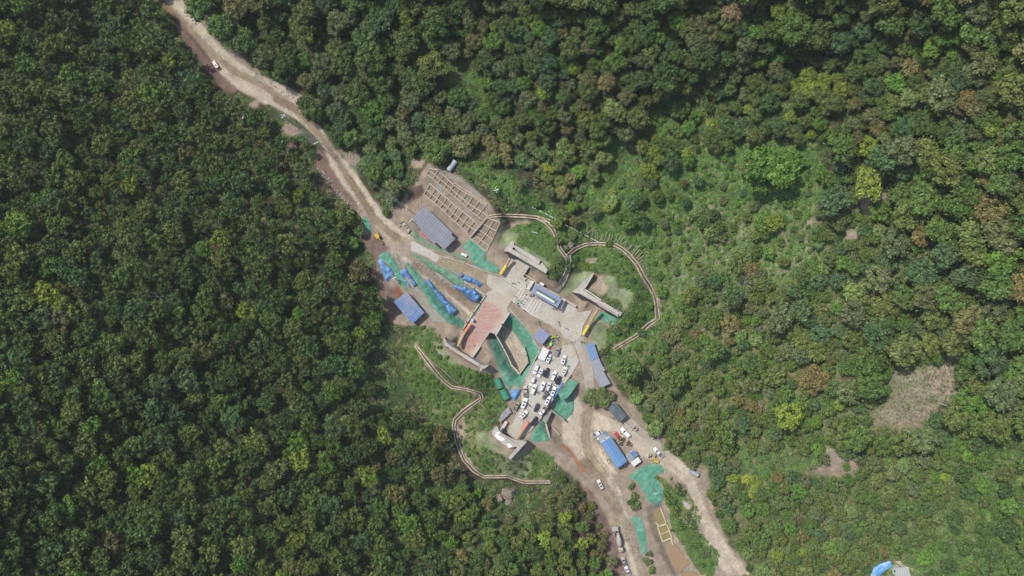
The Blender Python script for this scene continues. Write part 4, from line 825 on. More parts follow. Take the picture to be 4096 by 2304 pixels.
building('white_container', Z5, [(742, 588), (846, 645), (760, 832), (650, 780)], 2.8, 'white ribbed container at the head of the parked cars', 'container', M_WHITER, z0=0, inset=.12)
building('blue_container', Z5, [(1465, 556), (1600, 505), (1694, 772), (1562, 833)], 3.0, 'long blue roofed cabin right of the concrete road', 'cabin', M_BLUER2, M_WALLB)
g_ = building('grey_cabin_row', Z5, [(1562, 838), (1694, 778), (1748, 900), (1810, 985), (1776, 1010), (1896, 1216), (1722, 1297), (1612, 1060), (1590, 980)], 3.1, 'stepped grey roofed cabin row with a faded blue patch', 'cabin', M_GREYR2)
mb = MB(); zt_ = g_.location.z + 3.12
mb.prism([P(p, zt_) for p in Z5((1650, 850), (1712, 818), (1746, 885), (1668, 925))], [P(p, zt_-.1) for p in Z5((1650, 850), (1712, 818), (1746, 885), (1668, 925))]); part('blue_patch', local(mb, g_), M_PURP, g_)
building('roadside_shed', Z7, [(768, 385), (945, 600), (835, 700), (668, 498)], 4.2, 'dark roofed shed half under the roadside tree', 'shed', M_SLATE)
building('blue_gable_shed', Z7, [(555, 1005), (712, 905), (952, 1265), (788, 1376)], 4.0, 'long bright blue gabled shed beside the red car', 'shed', M_BLUER2, M_WALLW, gable=(0, .9))
b = building('annex', Z7, [(490, 912), (618, 828), (708, 905), (552, 1002)], 3.2, 'flat annex with grey and blue roof at the end of the long blue shed', 'annex', M_BLUER, M_WALLW)
mb = MB(); zt_ = b.location.z + 3.22; pl = Z7((500, 915), (600, 862), (655, 925), (560, 985)); mb.prism([P(p, zt_) for p in pl], [P(p, zt_-.1) for p in pl]); part('grey_patch', local(mb, b), M_GREYR2, b)
mb = MB(); pl = Z7((505, 935), (532, 925), (540, 945), (515, 957)); mb.prism([P(p, zt_+.3) for p in pl], [P(p, zt_-.1) for p in pl]); part('roof_hatch', local(mb, b), M_WHITE, b)
b = building('half_blue_hut', Z7, [(928, 1196), (1052, 1100), (1116, 1176), (986, 1292)], 3.0, 'small hut with roof half grey and half blue', 'hut', M_GREYR2)
mb = MB(); zt_ = b.location.z + 3.02; pl = Z7((985, 1150), (1052, 1101), (1115, 1177), (1055, 1224)); mb.prism([P(p, zt_) for p in pl], [P(p, zt_-.1) for p in pl]); part('blue_panel', local(mb, b), M_BLUER, b)
building('white_hut', Z7, [(1000, 1285), (1112, 1204), (1156, 1272), (1050, 1346)], 2.8, 'small white roofed hut above the wide green net', 'hut', M_WHITER)
b = building('corner_house', Y8, [(928, 1345), (1086, 1330), (1125, 1470), (930, 1470)], 3.2, 'pale roofed hut at the bottom edge beside the blue sheet', 'hut', mat('pale_roof', (.40, .41, .39), .6, .1, 1, .2, .3, wave=('X', .3)))
net('tarpaulin', Y8((590, 1470), (640, 1340), (720, 1290), (850, 1250), (885, 1325), (780, 1390), (690, 1470)), mat('sky_tarp', (.07, .28, .60), .5, .3, .6, .6, .4, dirt=(.25, .38, .52)), 'light blue sheet roof in the bottom right corner', 2.6, .4, .4, 41, 6, 'tarpaulin', None, 12)
tag(sheet('earth_yard', Y8((850, 1250), (1050, 1250), (1240, 1400), (1260, 1480), (600, 1480), (690, 1440)), M_DIRT, .1, 8, None, lambda x, y: np.tile(np.array(PAL['pale'])*.9, (len(x), 1)), 3, 5), kind='structure')
# brown slab next to the blue hut
tag(slab('rusty_slab', Z3((600, 838), (700, 975), (612, 1040), (522, 900)), mat('rust_slab', (.22, .095, .055), .9, .3, 1, .3, dirt=(.28, .19, .14)), .5, -.5), 'rust brown slab between the blue hut and a timber kerb', 'slab')
tag(slab('grey_canopy', Z6((960, 790), (1010, 765), (1055, 860), (1020, 880), (1000, 905), (855, 1035), (835, 985), (880, 880)), mat('grey_sheet', (.26, .25, .27), .7, .2, .8, .3), 1.6, 1.3), 'ragged grey sheet canopy beside the lower car park', 'canopy')
tag(slab('walkway', Z3((900, 850), (940, 830), (1010, 960), (1200, 1190), (1450, 1449), (1200, 1449), (1050, 1290), (900, 1020), (880, 960)), M_CONCD, .16, -.3), kind='structure')
tag(slab('brown_canopy', Y3((1110, 330), (1205, 320), (1150, 420), (1060, 560), (1035, 585), (1030, 540)), mat('brown_sheet', (.30, .20, .16), .8, .2, 1, .3), 1.1, .75), 'brown sheet lying along the red deck wall', 'sheet')
tag(slab('metal_box', Z4((800, 955), (840, 978), (820, 1020), (778, 995)), mat('pale_blue_metal', (.40, .42, .50), .5, .08, 1, 0), 2.2, .1), 'pale blue grey cabinet behind the orange fan on the red deck', 'cabinet')
tag(slab('timber_crate', Z4((612, 1150), (668, 1160), (640, 1260), (604, 1240)), M_WOOD, 1.0, -.2), 'timber frame stack outside the red deck wall', 'timber')

# ============================================================ FANS AND DUCTS
def fan(f, a, b, r, col, label, duct, dlabel, z=2.4):
    A = P(f(a), z); B = P(f(b), z); e = empty('ventilation_fan', Vector((*((A+B)/2).xy, .12))); tag(e, label, 'fan', 'tunnel ventilation fans')
    m_ = mat('fan_' + col[0], col[1], .5, .12, 2, 0, .4); mb = MB(); mb.tube([A, A.lerp(B, .12), B.lerp(A, .1), B], [r*.92, r, r, r*.9], 14, False); part('casing', local(mb, e), m_, e, True)
    for t_ in (.02, .3, .55, .8, .98):
        c = A.lerp(B, t_); d = (B-A).normalized(); mb = MB(); mb.tube([c - d*.12, c + d*.12], r*1.1, 14); part('flange', local(mb, e), m_, e)
    mb = MB(); mb.tube([A - (B-A).normalized()*.02, A], r*.8, 12); part('grille', local(mb, e), M_DARK, e)
    for t_ in (.2, .8):
        c = A.lerp(B, t_); s_ = (B-A).normalized().cross(Vector((0, 0, 1)))
        for sg in (-1, 1): mb = MB(); mb.bar(c + s_*r*.8*sg - Vector((0, 0, .4)), Vector((*(c + s_*r*sg).xy, .12)), .16, .16, (1, 0, 0)); part('leg', local(mb, e), m_, e)
    pts = [B] + [P(f(p), zz) for p, zz in duct]; pp = []
    for i in range(len(pts)-1):
        for j in range(5): pp.append(pts[i].lerp(pts[i+1], j/5))
    pp.append(pts[-1]); mb = MB(); mb.tube(pp, [r*(.78 + .05*(i % 2)) for i in range(len(pp))], 12)
    tag(mb.build('air_duct', mat('duct_cloth', (.42, .29, .17), .85, .15, 2, .3), None, True), dlabel, 'air duct', 'ventilation ducts')
YEL = ('yellow', (.55, .42, .05)); ORA = ('orange', (.52, .20, .12))
fan(Z4, (1300, 205), (1395, 55), .85, YEL, 'yellow fan beside the upper portal road', [((1420, 0), 3), ((1455, -75), 4)], 'tan duct from the upper yellow fan into the portal')
fan(Z5, (1428, 385), (1520, 225), .85, YEL, 'yellow fan at the right end of the plaza', [((1550, 160), 3), ((1610, 60), 4), ((1680, -40), 5)], 'long tan duct from the right yellow fan')
fan(Z4, (790, 1052), (695, 1180), .8, ORA, 'faded orange fan on the red stained deck', [((655, 1250), 2.4), ((590, 1390), 3.2), ((560, 1440), 3.6)], 'pale duct along the red deck wall')
fan(Z6, (1345, 1020), (1250, 1155), .9, ORA, 'orange fan at the lower end of the car park', [((1200, 1240), 2.6), ((1130, 1325), 3.2)], 'fat tan duct into the curved portal')

# ============================================================ POLES AND WIRES
def pole(f, top, h, label, arms=2, name='power_pole', lean=(0, 0), ang=.6, group='power poles', m=None):
    p = f(top); zt = T(*p) + h
    for _ in range(4): v = P(p, zt); q = PX(Vector((v.x, v.y, zt - h))); zt = T(*q) + h
    v = P(p, zt); z0 = zt - h; e = empty(name, Vector((v.x, v.y, z0))); tag(e, label, 'pole', group)
    mb = MB(); mb.tube([(lean[0], lean[1], -.3), (0, 0, h)], [.19, .11], 8); part('post', mb, m or M_CONCD, e)
    for i in range(arms):
        a = ang + (math.pi/2 if i % 2 and arms > 2 else 0); d = Vector((math.cos(a), math.sin(a), 0))*1.15; zz = h - .25 - .55*(i//(2 if arms > 2 else 1))
        mb = MB(); mb.bar(Vector((0, 0, zz)) - d, Vector((0, 0, zz)) + d, .16, .14); part('crossarm', mb, M_WHITE, e)
        for s_ in (-1, -.45, .45, 1): mb = MB(); mb.tube([Vector((0, 0, zz+.07)) + d*s_, Vector((0, 0, zz + .38)) + d*s_], [.11, .07], 6); part('insulator', mb, M_WHITE, e)
    if arms > 2: mb = MB(); mb.box((.45, .3, h - 1.6), (.8, .7, 1.0)); part('transformer', mb, M_WHITE, e)
    return v
pA = pole(Y1, (820, 215), 11, 'power pole with double white crossarm at the top of the dirt road', 2, ang=.55)
pB = pole(Y1, (1280, 1410), 9, 'power pole with many white fittings in the wood left of the road', 4, ang=-.5)
pC = pole(Y1, (1760, 1400), 9, 'power pole with white fittings at the left road edge', 4, ang=-.5)
pD = pole(Y2, (845, 550), 11, 'tall pole casting a long shadow across the dirt road', 2, ang=.5)
pE = pole(Y2, (402, 550), 9, 'power pole in a gap of the wood with a white plate', 2, ang=1.2)
pF = pole(Z1, (1880, 515), 10, 'power pole with crowded white fittings above the lattice', 4, ang=.2)
pole(Z1, (730, 748), 9, 'small pole with white bracket above the grey shed', 2, ang=1.4)
pole(Z1, (780, 905), 7, 'pole with white bracket at the corner of the grey shed', 2, ang=.8)
pole(Z5, (2012, 885), 9, 'white crossarm pole in the scrub right of the grey cabins', 2, ang=-.9)
pole(Z8, (1040, 400), 10, 'pole standing on the wide green net', 1, ang=.15)
pole(Z3, (530, 700), 5, 'white frame pole beside the smooth blue sheet', 4, ang=.3, group=None)
def wires(A, B, n=4, sag=1.4, lab='', w=.035):
    d = (B-A); s_ = Vector((-d.y, d.x, 0)).normalized()
    for i in range(n):
        o_ = s_*(i - (n-1)/2)*.75; mb = MB(); mb.tube([A.lerp(B, t_/8) + o_ + Vector((0, 0, .3 - sag*4*(t_/8)*(1-t_/8))) for t_ in range(9)], w, 4)
        tag(mb.build('power_line', mat('wire', (.35, .33, .30), .6, .05, 1, 0)), lab, 'wire', lab)
pT = P((700, -120), pA.z + 4)
wires(pT, pA, 4, 1.2, 'thin wires from the top edge to the first power pole', .05); wires(pA, P(Y1((1600, 1050)), 9) if False else pC, 3, 2, 'thin wires along the right side of the dirt road', .05); wires(pC, pD, 4, 1, 'thin wires over the rough verge to the tall pole', .05)
wires(pD, P(Z1((730, 748)), 9), 2, 2, 'thin wires from the tall pole towards the grey shed', .04)

# leaning rods above the long drain, fence tubes and the red pipe
RODS = [((1285, 690), (1315, 590)), ((1325, 700), (1320, 610)), ((1340, 705), (1370, 575)), ((1385, 710), (1415, 585)), ((1420, 710), (1440, 620)), ((1490, 740), (1550, 625)), ((1545, 720), (1580, 645)), ((1570, 740), (1610, 690)), ((1690, 840), (1760, 750)), ((1700, 860), (1800, 745)), ((1740, 870), (1785, 800)), ((1750, 920), (1820, 840)), ((1770, 940), (1840, 870)), ((1800, 970), (1825, 920)), ((1230, 690), (1235, 550)), ((1250, 690), (1255, 570)), ((1180, 640), (1188, 565)), ((1110, 610), (1135, 570)), ((1095, 605), (1120, 540)), ((1440, 730), (1490, 650)), ((1600, 770), (1620, 700)), ((1640, 810), (1690, 745))]
for i, (a, b) in enumerate(RODS):
    q0 = P(Z2(a)) + Vector((0, 0, .1)); q1 = P(Z2(b)); q1.z = max(q1.z + 1.2, q0.z + 2.2); mb = MB(); mb.tube([q0, q1], .085, 6)
    for t_ in (.2, .4, .6, .8): c = q0.lerp(q1, t_); mb.tube([c - (q1-q0).normalized()*.12, c + (q1-q0).normalized()*.12], .15, 6)
    tag(mb.build('steel_rod', mat('rod_steel', (.50, .42, .32), .7, .15, 3, 0)), 'notched pale rod leaning outward above the long curved drain', 'rod', 'rods leaning over the long drain')
for a, b in [((1270, 760), (1560, 830)), ((1290, 740), (1520, 800)), ((1560, 800), (1810, 990)), ((1580, 850), (1760, 990)), ((1400, 720), (1640, 860))]:
    mb = MB(); mb.tube([P(Z2(a)) + Vector((0, 0, .7)), P(Z2(b)) + Vector((0, 0, .7))], .09, 6); tag(mb.build('scaffold_tube', MATS['rod_steel']), 'long pale tube lying along the rods of the curved drain', 'tube', 'tubes beside the long drain')
for i, (a, b) in enumerate([((415, 258), (455, 280)), ((432, 218), (418, 255)), ((505, 302), (548, 325)), ((580, 335), (620, 360)), ((640, 368), (682, 392)), ((700, 400), (718, 412)), ((785, 455), (800, 465)), ((830, 478), (872, 502)), ((895, 510), (935, 535)), ((957, 542), (1000, 570)), ((1025, 578), (1070, 605)), ((1085, 610), (1135, 635)), ((1170, 652), (1215, 680)), ((1220, 682), (1265, 705)), ((405, 573), (485, 592))]):
    mb = MB(); mb.bar(P(Z2(a)) + Vector((0, 0, 1.0)), P(Z2(b)) + Vector((0, 0, 1.0)), .2, .2); mb.tube([P(Z2(a)) - Vector((0, 0, .1)), P(Z2(a)) + Vector((0, 0, .9))], .1, 6); tag(mb.build('pipe_section', M_WHITE), 'pale pipe section of the broken line crossing the scrub', 'pipe', 'pale pipe sections crossing the scrub')
q = densify(Y3((470, 780), (640, 900), (860, 1100), (1110, 1310)) + Y4((560, 10), (720, 150), (880, 306)), 9, 0, 1, False); mb = MB(); mb.tube([P(tuple(c)) + Vector((0, 0, .9)) for c in q], .17, 6)
tag(mb.build('long_pipe', mat('red_pipe', (.30, .13, .14), .6, .3, .8, 0, dirt=(.5, .42, .42), dirt_scale=.5)), 'long thin reddish pipe crossing the scrub slope', 'pipe')

# tanks, rolls, crates, pits
def cyl(name, f, a, b, r, m, label, cat, z=None, group=None, rings=True, n=16):
    A = P(f(a)); B = P(f(b)); A.z = B.z = (T(*f(a)) + T(*f(b)))/2 + r + .1 if z is None else z; e = empty(name, Vector((*((A+B)/2).xy, A.z - r))); tag(e, label, cat, group)
    mb = MB(); mb.tube([A, B], r, n); part('shell', local(mb, e), m, e, False)
    if rings:
        for t_ in (.15, .5, .85): c = A.lerp(B, t_); d = (B-A).normalized(); mb = MB(); mb.tube([c - d*.08, c + d*.08], r*1.03, n); part('band', local(mb, e), m, e)
    for t_ in (.25, .75):
        c = A.lerp(B, t_); mb = MB(); mb.box((c.x, c.y, A.z - r*.85), (.5, r*1.5, r*.5), math.atan2(*(B-A).yx)); part('cradle', local(mb, e), M_CONCD, e)
M_TANK = mat('grey_tank', (.36, .39, .41), .5, .12, 1.5, .1, .4)
cyl('storage_tank', Z1, (1270, 268), (1365, 152), 1.25, M_TANK, 'grey cylindrical tank lying at the top of the lattice bank', 'tank')
cyl('storage_tank', Z8, (1478, 85), (1572, 158), 1.1, M_TANK, 'pale grey tank lying at the bend of the gravel road', 'tank')
cyl('covered_roll', Z6, (800, 275), (868, 425), 1.7, M_GTARP, 'upper green sheeted roll left of the car park', 'roll', .9, 'green sheeted rolls', False)
cyl('covered_roll', Z6, (895, 455), (975, 615), 1.75, M_GTARP, 'lower green sheeted roll left of the car park', 'roll', .9, 'green sheeted rolls', False)
M_YBOX = mat('yellow_metal', (.50, .40, .08), .6, .15, 2, 0)
def bin_(f, poly, h, m, label, name='waste_skip', cat='skip', group=None, inner=True):
    q = [f(p) for p in poly]; z0 = T(*q[0]) + .05; R_ = [P(p, z0 + h) for p in q]; c = sum(R_, Vector())/4; e = empty(name, Vector((c.x, c.y, z0))); tag(e, label, cat, group)
    for i in range(4):
        a, b_ = R_[i], R_[(i+1) % 4]; mb = MB(); mb.bar(Vector((a.x, a.y, z0+h/2)), Vector((b_.x, b_.y, z0+h/2)), .14, h); part('side', local(mb, e), m, e)
    mb = MB(); mb.prism([Vector((v.x, v.y, z0+.3*h)) for v in R_], [Vector((v.x, v.y, z0)) for v in R_]); part('floor', local(mb, e), m, e)
bin_(Z7, [(1325, 1243), (1412, 1250), (1415, 1293), (1322, 1285)], 1.3, M_YBOX, 'open yellow skip beside the gravel road')
bin_(Z7, [(585, 1150), (605, 1137), (646, 1178), (625, 1196)], 1.1, M_YBOX, 'upper yellow bin left of the long blue shed', 'yellow_bin', 'bin', 'yellow bins by the blue shed')
bin_(Z7, [(645, 1243), (690, 1235), (708, 1283), (668, 1296)], 1.1, M_YBOX, 'lower yellow bin left of the long blue shed', 'yellow_bin', 'bin', 'yellow bins by the blue shed')
bin_(Z1, [(640, 945), (690, 915), (776, 1030), (742, 1072)], 1.0, M_BEAM, 'unfinished concrete pit with cross beams beside the road', 'concrete_pit', 'pit')
for a, b_ in [((690, 985), (722, 962)), ((715, 1010), (742, 990)), ((625, 985), (655, 965))]: 
    mb = MB(); mb.bar(P(Z1(a)) + Vector((0, 0, .95)), P(Z1(b_)) + Vector((0, 0, .95)), .35, .3); tag(mb.build('cross_beam', M_BEAM), 'short concrete beam across the unfinished pit', 'beam', 'cross beams of the unfinished pit')
for f, pl, h, lb in [(Z3, [(1702, 262), (1745, 278), (1732, 315), (1690, 297)], 1.2, 'left one of two white crates below the grey shed'), (Z3, [(1752, 282), (1794, 298), (1778, 337), (1738, 318)], 1.2, 'right one of two white crates below the grey shed'), (W4, [(1030, 235), (1102, 272), (1080, 310), (1012, 270)], 1.6, 'white box behind the blue canopy')]:
    o_ = slab('white_crate', [f(p) for p in pl], M_WHITE, T(*f(pl[0])) + h, T(*f(pl[0])) - .1); tag(o_, lb, 'crate')
for i in range(7):
    a = (520 + i*8 - (i > 3)*6, 318 + i*17); mb = MB(); mb.bar(P(Z8(a)) + Vector((0, 0, .3)), P(Z8((a[0]+52, a[1]-12 + (i % 3)*5))) + Vector((0, 0, .35)), .75, .35); tag(mb.build('concrete_beam', M_BEAM), 'pale precast beam in the jumbled pile right of the muddy road', 'beam', 'precast beams beside the muddy road')
for i in range(11):
    p = Z7((900 + i*11.5, 695 + i*10.5)); mb = MB(); q0 = P(p); mb.tube([q0, q0 + Vector((0, 0, .5)), q0 + Vector((0, 0, .95))], [.3, .34, .3], 10); tag(mb.build('barrel', mat('barrel_grey', (.45, .45, .44), .6, .15, 2, 0)), 'grey barrel in the row below the dark roadside shed', 'barrel', 'barrels below the roadside shed')
# the two big rocks and boulders
X5 = fr(1600, 1828, 3.0437)
def rock(f, c, r, h, label, seed, name='boulder'):
    bm = bmesh.new(); bmesh.ops.create_icosphere(bm, subdivisions=3, radius=1)
    for v in bm.verts:
        n_ = noise.noise(v.co*1.4 + Vector((seed, 0, 0))) + .5*noise.noise(v.co*3.1 + Vector((0, seed, 0))); v.co *= 1 + .38*n_; v.co = Vector((v.co.x*r, v.co.y*r*1.15, v.co.z*h))
    me = bpy.data.meshes.new(name); bm.to_mesh(me); bm.free(); me.materials.append(M_ROCK); o = bpy.data.objects.new(name, me); o.location = P(f(c)); o.rotation_euler.z = seed; tag(link(o), label, 'rock')
rock(X5, (1320, 450), 2.9, 3.4, 'big brown boulder in the scrub below the looping drain', 1.3); rock(X5, (1215, 505), 1.7, 2.2, 'smaller brown boulder left of the big one', 4.1); rock(X5, (1330, 540), 1.8, 1.6, 'low boulder just below the big brown one', 2.2)
rock(Z2, (905, 745), 1.6, 1.0, 'pale slab of rock in the fork of the drains', 6.2); rock(Z2, (840, 775), .9, .7, 'small pale rock in the fork of the drains', 7.7)
# ============================================================ VEHICLES
def paint_mat(name, col): return mat('paint_' + name, col, .35, .04, 1.5, 0, .5)
PAINT = dict(white=paint_mat('white', (.74, .74, .73)), black=paint_mat('black', (.022, .023, .026)), grey=paint_mat('grey', (.23, .245, .24)), dark=paint_mat('dark', (.05, .052, .06)), red=paint_mat('red', (.45, .03, .04)), tan=paint_mat('tan', (.46, .41, .33)), maroon=paint_mat('maroon', (.15, .12, .125)), pink=paint_mat('pink', (.60, .40, .32)), silver=paint_mat('silver', (.55, .56, .56)), drab=paint_mat('drab', (.25, .25, .18)), dusty=paint_mat('dusty', (.40, .36, .31)))
M_TYRE = mat('tyre', (.02, .02, .02), .9, .1, 2, 0); M_LAMP = mat('lamp_glass', (.7, .7, .65), .2, .03, 1, 0, .6); M_TRIM = mat('black_trim', (.03, .03, .032), .6, .05, 1, 0)
def ring(x, hw, z0, z1, k_=.16):
    w, h = hw, (z1 - z0); return [(x, -w*.86, z0), (x, w*.86, z0), (x, w, z0 + h*.25), (x, w*.985, z1 - h*.22), (x, w*.86, z1 - .02), (x, w*.5, z1), (x, -w*.5, z1), (x, -w*.86, z1 - .02), (x, -w*.985, z1 - h*.22), (x, -w, z0 + h*.25)]
def loft(secs):
    mb = MB(); n = 10; vs = [v for s_ in secs for v in ring(*s_)]; fs = []
    for i in range(len(secs)-1):
        for j in range(n): fs.append((i*n+j, (i+1)*n+j, (i+1)*n+(j+1) % n, i*n+(j+1) % n))
    fs += [tuple(range(n)), tuple((len(secs)-1)*n + j for j in range(n-1, -1, -1))]; return mb.add(vs, fs)
def frustum(b, t_, zb, zt):  # b,t: (x0,x1,hw)
    mb = MB(); return mb.add([(b[0], -b[2], zb), (b[1], -b[2], zb), (b[1], b[2], zb), (b[0], b[2], zb), (t_[0], -t_[2], zt), (t_[1], -t_[2], zt), (t_[1], t_[2], zt), (t_[0], t_[2], zt)], [(0, 3, 2, 1), (4, 5, 6, 7), (0, 1, 5, 4), (1, 2, 6, 5), (2, 3, 7, 6), (3, 0, 4, 7)])
def pane(fr_, i, pad=.12, off=.012):
    """a glass pane a little proud of side i of the frustum"""
    f_ = fr_.f[i]; v = [Vector(fr_.v[k_]) for k_ in f_]; c = sum(v, Vector())/4; n_ = (v[1]-v[0]).cross(v[2]-v[0]).normalized()
    q = [c + (p - c)*(1 - pad) + n_*off for p in v]; mb = MB(); return mb.add(q + [p - n_*.02 for p in q], [(0, 1, 2, 3), (7, 6, 5, 4), (0, 4, 5, 1), (1, 5, 6, 2), (2, 6, 7, 3), (3, 7, 4, 0)])
def wheels(e, xs, y, r=.36, w=.24, name='wheel'):
    for x in xs:
        for s_ in (-1, 1):
            mb = MB(); mb.tube([(x, s_*(y-w/2), r), (x, s_*(y+w/2), r)], r, 12); o = part(name, mb, M_TYRE, e); h_ = MB(); h_.tube([(x, s_*(y+w/2-.01), r), (x, s_*(y+w/2+.02), r)], r*.55, 8); part('hub', h_, M_STEEL, o)
def lamps(e, L, hw, z):
    for s_ in (-1, 1):
        mb = MB(); mb.box((L/2 - .12, s_*(hw-.22), z), (.16, .34, .16)); part('headlight', mb, M_LAMP, e); mb = MB(); mb.box((-L/2 + .08, s_*(hw-.18), z+.1), (.1, .2, .2)); part('tail_light', mb, mat('tail_red', (.35, .02, .02), .3, .02, 1, 0), e)
        mb = MB(); mb.box((L*.17, s_*(hw+.08), 1.05), (.14, .2, .14)); part('mirror', mb, M_TRIM, e)
def make_suv(sunroof, estate=True, L=4.75, hw=.94, hz=1.72):
    e = empty('parked_car', (0, 0, 0)); h = L/2
    b_ = part('body', loft([(-h, hw*.84, .36, .92), (-h+.12, hw*.95, .28, 1.04), (-h*.55, hw, .24, 1.06), (h*.35, hw, .24, 1.04), (h*.72, hw*.96, .26, .96), (h-.14, hw*.86, .32, .84), (h, hw*.68, .4, .72)]), PAINT['white'], e, True)
    rear = -h + (.12 if estate else .75); cab = frustum((rear, h*.42, hw*.9), (rear + (.26 if estate else .6), h*.42 - .70, hw*.80), 1.0, hz); part('cabin', cab, PAINT['white'], e)
    part('windscreen', pane(cab, 3, .18), M_GLASS, e); part('rear_window', pane(cab, 5, .3), M_GLASS, e); part('side_window', pane(cab, 2, .2), M_GLASS, e); part('side_window', pane(cab, 4, .2), M_GLASS, e)
    if sunroof: mb = MB(); mb.box((h*.42 - 1.75, 0, hz+.006), (1.0, .8, .03)); part('sunroof', mb, M_GLASS, e)
    else:
        for s_ in (-1, 1): mb = MB(); mb.box((rear + 1.25, s_*hw*.68, hz + .03), (1.7, .05, .05)); part('roof_rail', mb, M_TRIM, e)
    wheels(e, (-h*.6, h*.62), hw-.1); lamps(e, L, hw, .68); return e
# panes 3 and 5 of the frustum are the front and the back
def make_pickup(L=5.3, hw=.93, load=None):
    e = empty('pickup_truck', (0, 0, 0)); h = L/2
    part('body', loft([(-h, hw*.9, .42, .7), (-h*.4, hw, .34, .72), (-h*.16, hw, .3, 1.06), (h*.4, hw, .3, 1.05), (h*.8, hw*.95, .3, .98), (h, hw*.74, .4, .8)]), PAINT['white'], e, True)
    cab = frustum((-h*.2, h*.48, hw*.9), (-h*.14, h*.48 - .72, hw*.74), 1.02, 1.74); part('cabin', cab, PAINT['white'], e)
    part('windscreen', pane(cab, 3), M_GLASS, e); part('rear_window', pane(cab, 5), M_GLASS, e); part('side_window', pane(cab, 2, .16), M_GLASS, e); part('side_window', pane(cab, 4, .16), M_GLASS, e)
    for a, b_, nm in (((-h, -hw+.05, .95), (-h*.22, -hw+.05, .95), 'bed_side'), ((-h, hw-.05, .95), (-h*.22, hw-.05, .95), 'bed_side'), ((-h+.04, -hw+.1, .95), (-h+.04, hw-.1, .95), 'tailgate')):
        mb = MB(); mb.bar(a, b_, .09, .5); part(nm, mb, PAINT['white'], e)
    mb = MB(); mb.box((-h*.61, 0, .745), (h*.74, hw*1.75, .05)); part('bed_floor', mb, mat('bed_grey', (.13, .13, .13), .8, .2, 2, 0), e)
    wheels(e, (-h*.58, h*.62), hw-.1, .38); lamps(e, L, hw, .74); return e
def make_sedan(L=4.6, hw=.9): return make_suv(False, False, L, hw, 1.45)
def make_van(L=4.9, hw=.95): 
    return make_suv(False, True, L, hw, 1.95)
def copy_tree(o, parent=None):
    c = o.copy(); COL.objects.link(c); c.parent = parent
    for ch in o.children: copy_tree(ch, c)
    return c
PROTO = {}
def vehicle(kind, f, front, rear, col, label, group=None, z=None, extra=None):
    mk = dict(suv=lambda: make_suv(False), suvs=lambda: make_suv(True), pickup=make_pickup, sedan=make_sedan, van=make_van)
    if kind not in PROTO: e = PROTO[kind] = mk[kind](); base = {'suv': 4.75, 'suvs': 4.75, 'pickup': 5.3, 'sedan': 4.6, 'van': 4.9}[kind]; e['len'] = base; first = True
    else: e = copy_tree(PROTO[kind]); first = False
    a, b_ = f(front), f(rear); c = ((a[0]+b_[0])/2, (a[1]+b_[1])/2); zz = T(*c) + .1 if z is None else z
    A, B = P(a, zz), P(b_, zz); L = min(5.7, max(4.2, (A-B).length*.97)); e.location = P(c, zz); e.rotation_euler = (0, 0, math.atan2(*(A-B).yx)); s_ = L/PROTO[kind]['len']; e.scale = (s_, min(1.12, max(.95, s_)), 1)
    for ch in e.children:
        if ch.name.split('.')[0] in ('body', 'cabin', 'bed_side', 'tailgate'):
            ch.material_slots[0].link = 'OBJECT'; ch.material_slots[0].material = PAINT[col]
    tag(e, label, 'car' if kind in ('suv', 'suvs', 'sedan') else kind if kind == 'van' else 'pickup', group); return e
G1 = 'vehicles parked on the concrete deck'; DK = .125
vehicle('suv', Z5, (1012, 592), (948, 745), 'grey', 'grey car parked highest on the deck, near the crowd', G1, DK)
vehicle('suvs', Z5, (1118, 728), (1058, 892), 'white', 'white car with dark sunroof standing alone right of the grey car', G1, DK)
vehicle('suvs', Z5, (862, 708), (796, 862), 'white', 'white car right beside the white container', G1, DK)
vehicle('suv', Z5, (585, 1055), (642, 893), 'white', 'white car at the left kerb above the grey cabinet', G1, DK)
vehicle('suvs', Z5, (655, 1108), (720, 952), 'white', 'white car with sunroof between the kerb car and the black car', G1, DK)
vehicle('suv', Z5, (832, 948), (758, 1105), 'black', 'black car among white cars in the upper row', G1, DK)
vehicle('suv', Z5, (952, 1002), (880, 1165), 'white', 'white car left of the black car with stickers', G1, DK)
vehicle('suvs', Z5, (1140, 930), (1060, 1078), 'white', 'white car with sunroof at the right end of the upper row', G1, DK)
vehicle('suvs', Z5, (1035, 1085), (962, 1228), 'black', 'black car beside the head of the blue strip', G1, DK)
vehicle('suv', Z5, (522, 1255), (582, 1105), 'white', 'white car right of the small grey cabinet', G1, DK)
vehicle('suv', Z5, (762, 1183), (685, 1342), 'white', 'white car in the middle of the second row', G1, DK)
vehicle('van', Z5, (862, 1188), (798, 1335), 'silver', 'narrow silver white van left of the blue strip', G1, DK)
vehicle('suv', Z5, (612, 1228), (538, 1398), 'white', 'white car with motorcycles at its side, right of the tan pickup', G1, DK)
vehicle('suvs', Z5, (945, 1272), (878, 1428), 'white', 'white car with sunroof beside the middle of the blue strip', G1, DK)
vehicle('pickup', Z6, (1290, 388), (1294, 592), 'tan', 'tan pickup standing upright in the picture by the left edge', G1, DK)
vehicle('van', Z6, (1600, 632), (1665, 488), 'maroon', 'dull maroon brown van without visible sunroof', G1, DK)
vehicle('suvs', Z6, (1712, 575), (1632, 728), 'white', 'white car with dark sunroof right of the maroon van', G1, DK)
vehicle('suvs', Z6, (1312, 608), (1232, 782), 'white', 'white car with a motorcycle at its side in the lower left', G1, DK)
vehicle('sedan', Z6, (1452, 842), (1512, 695), 'dark', 'dark grey saloon in the lower middle of the deck', G1, DK)
vehicle('suvs', Z6, (1330, 828), (1205, 945), 'white', 'white car turned most sideways at the lower end of the deck', G1, DK)
vehicle('suvs', Z6, (1495, 925), (1395, 1068), 'black', 'black car just above the orange fan', G1, DK)
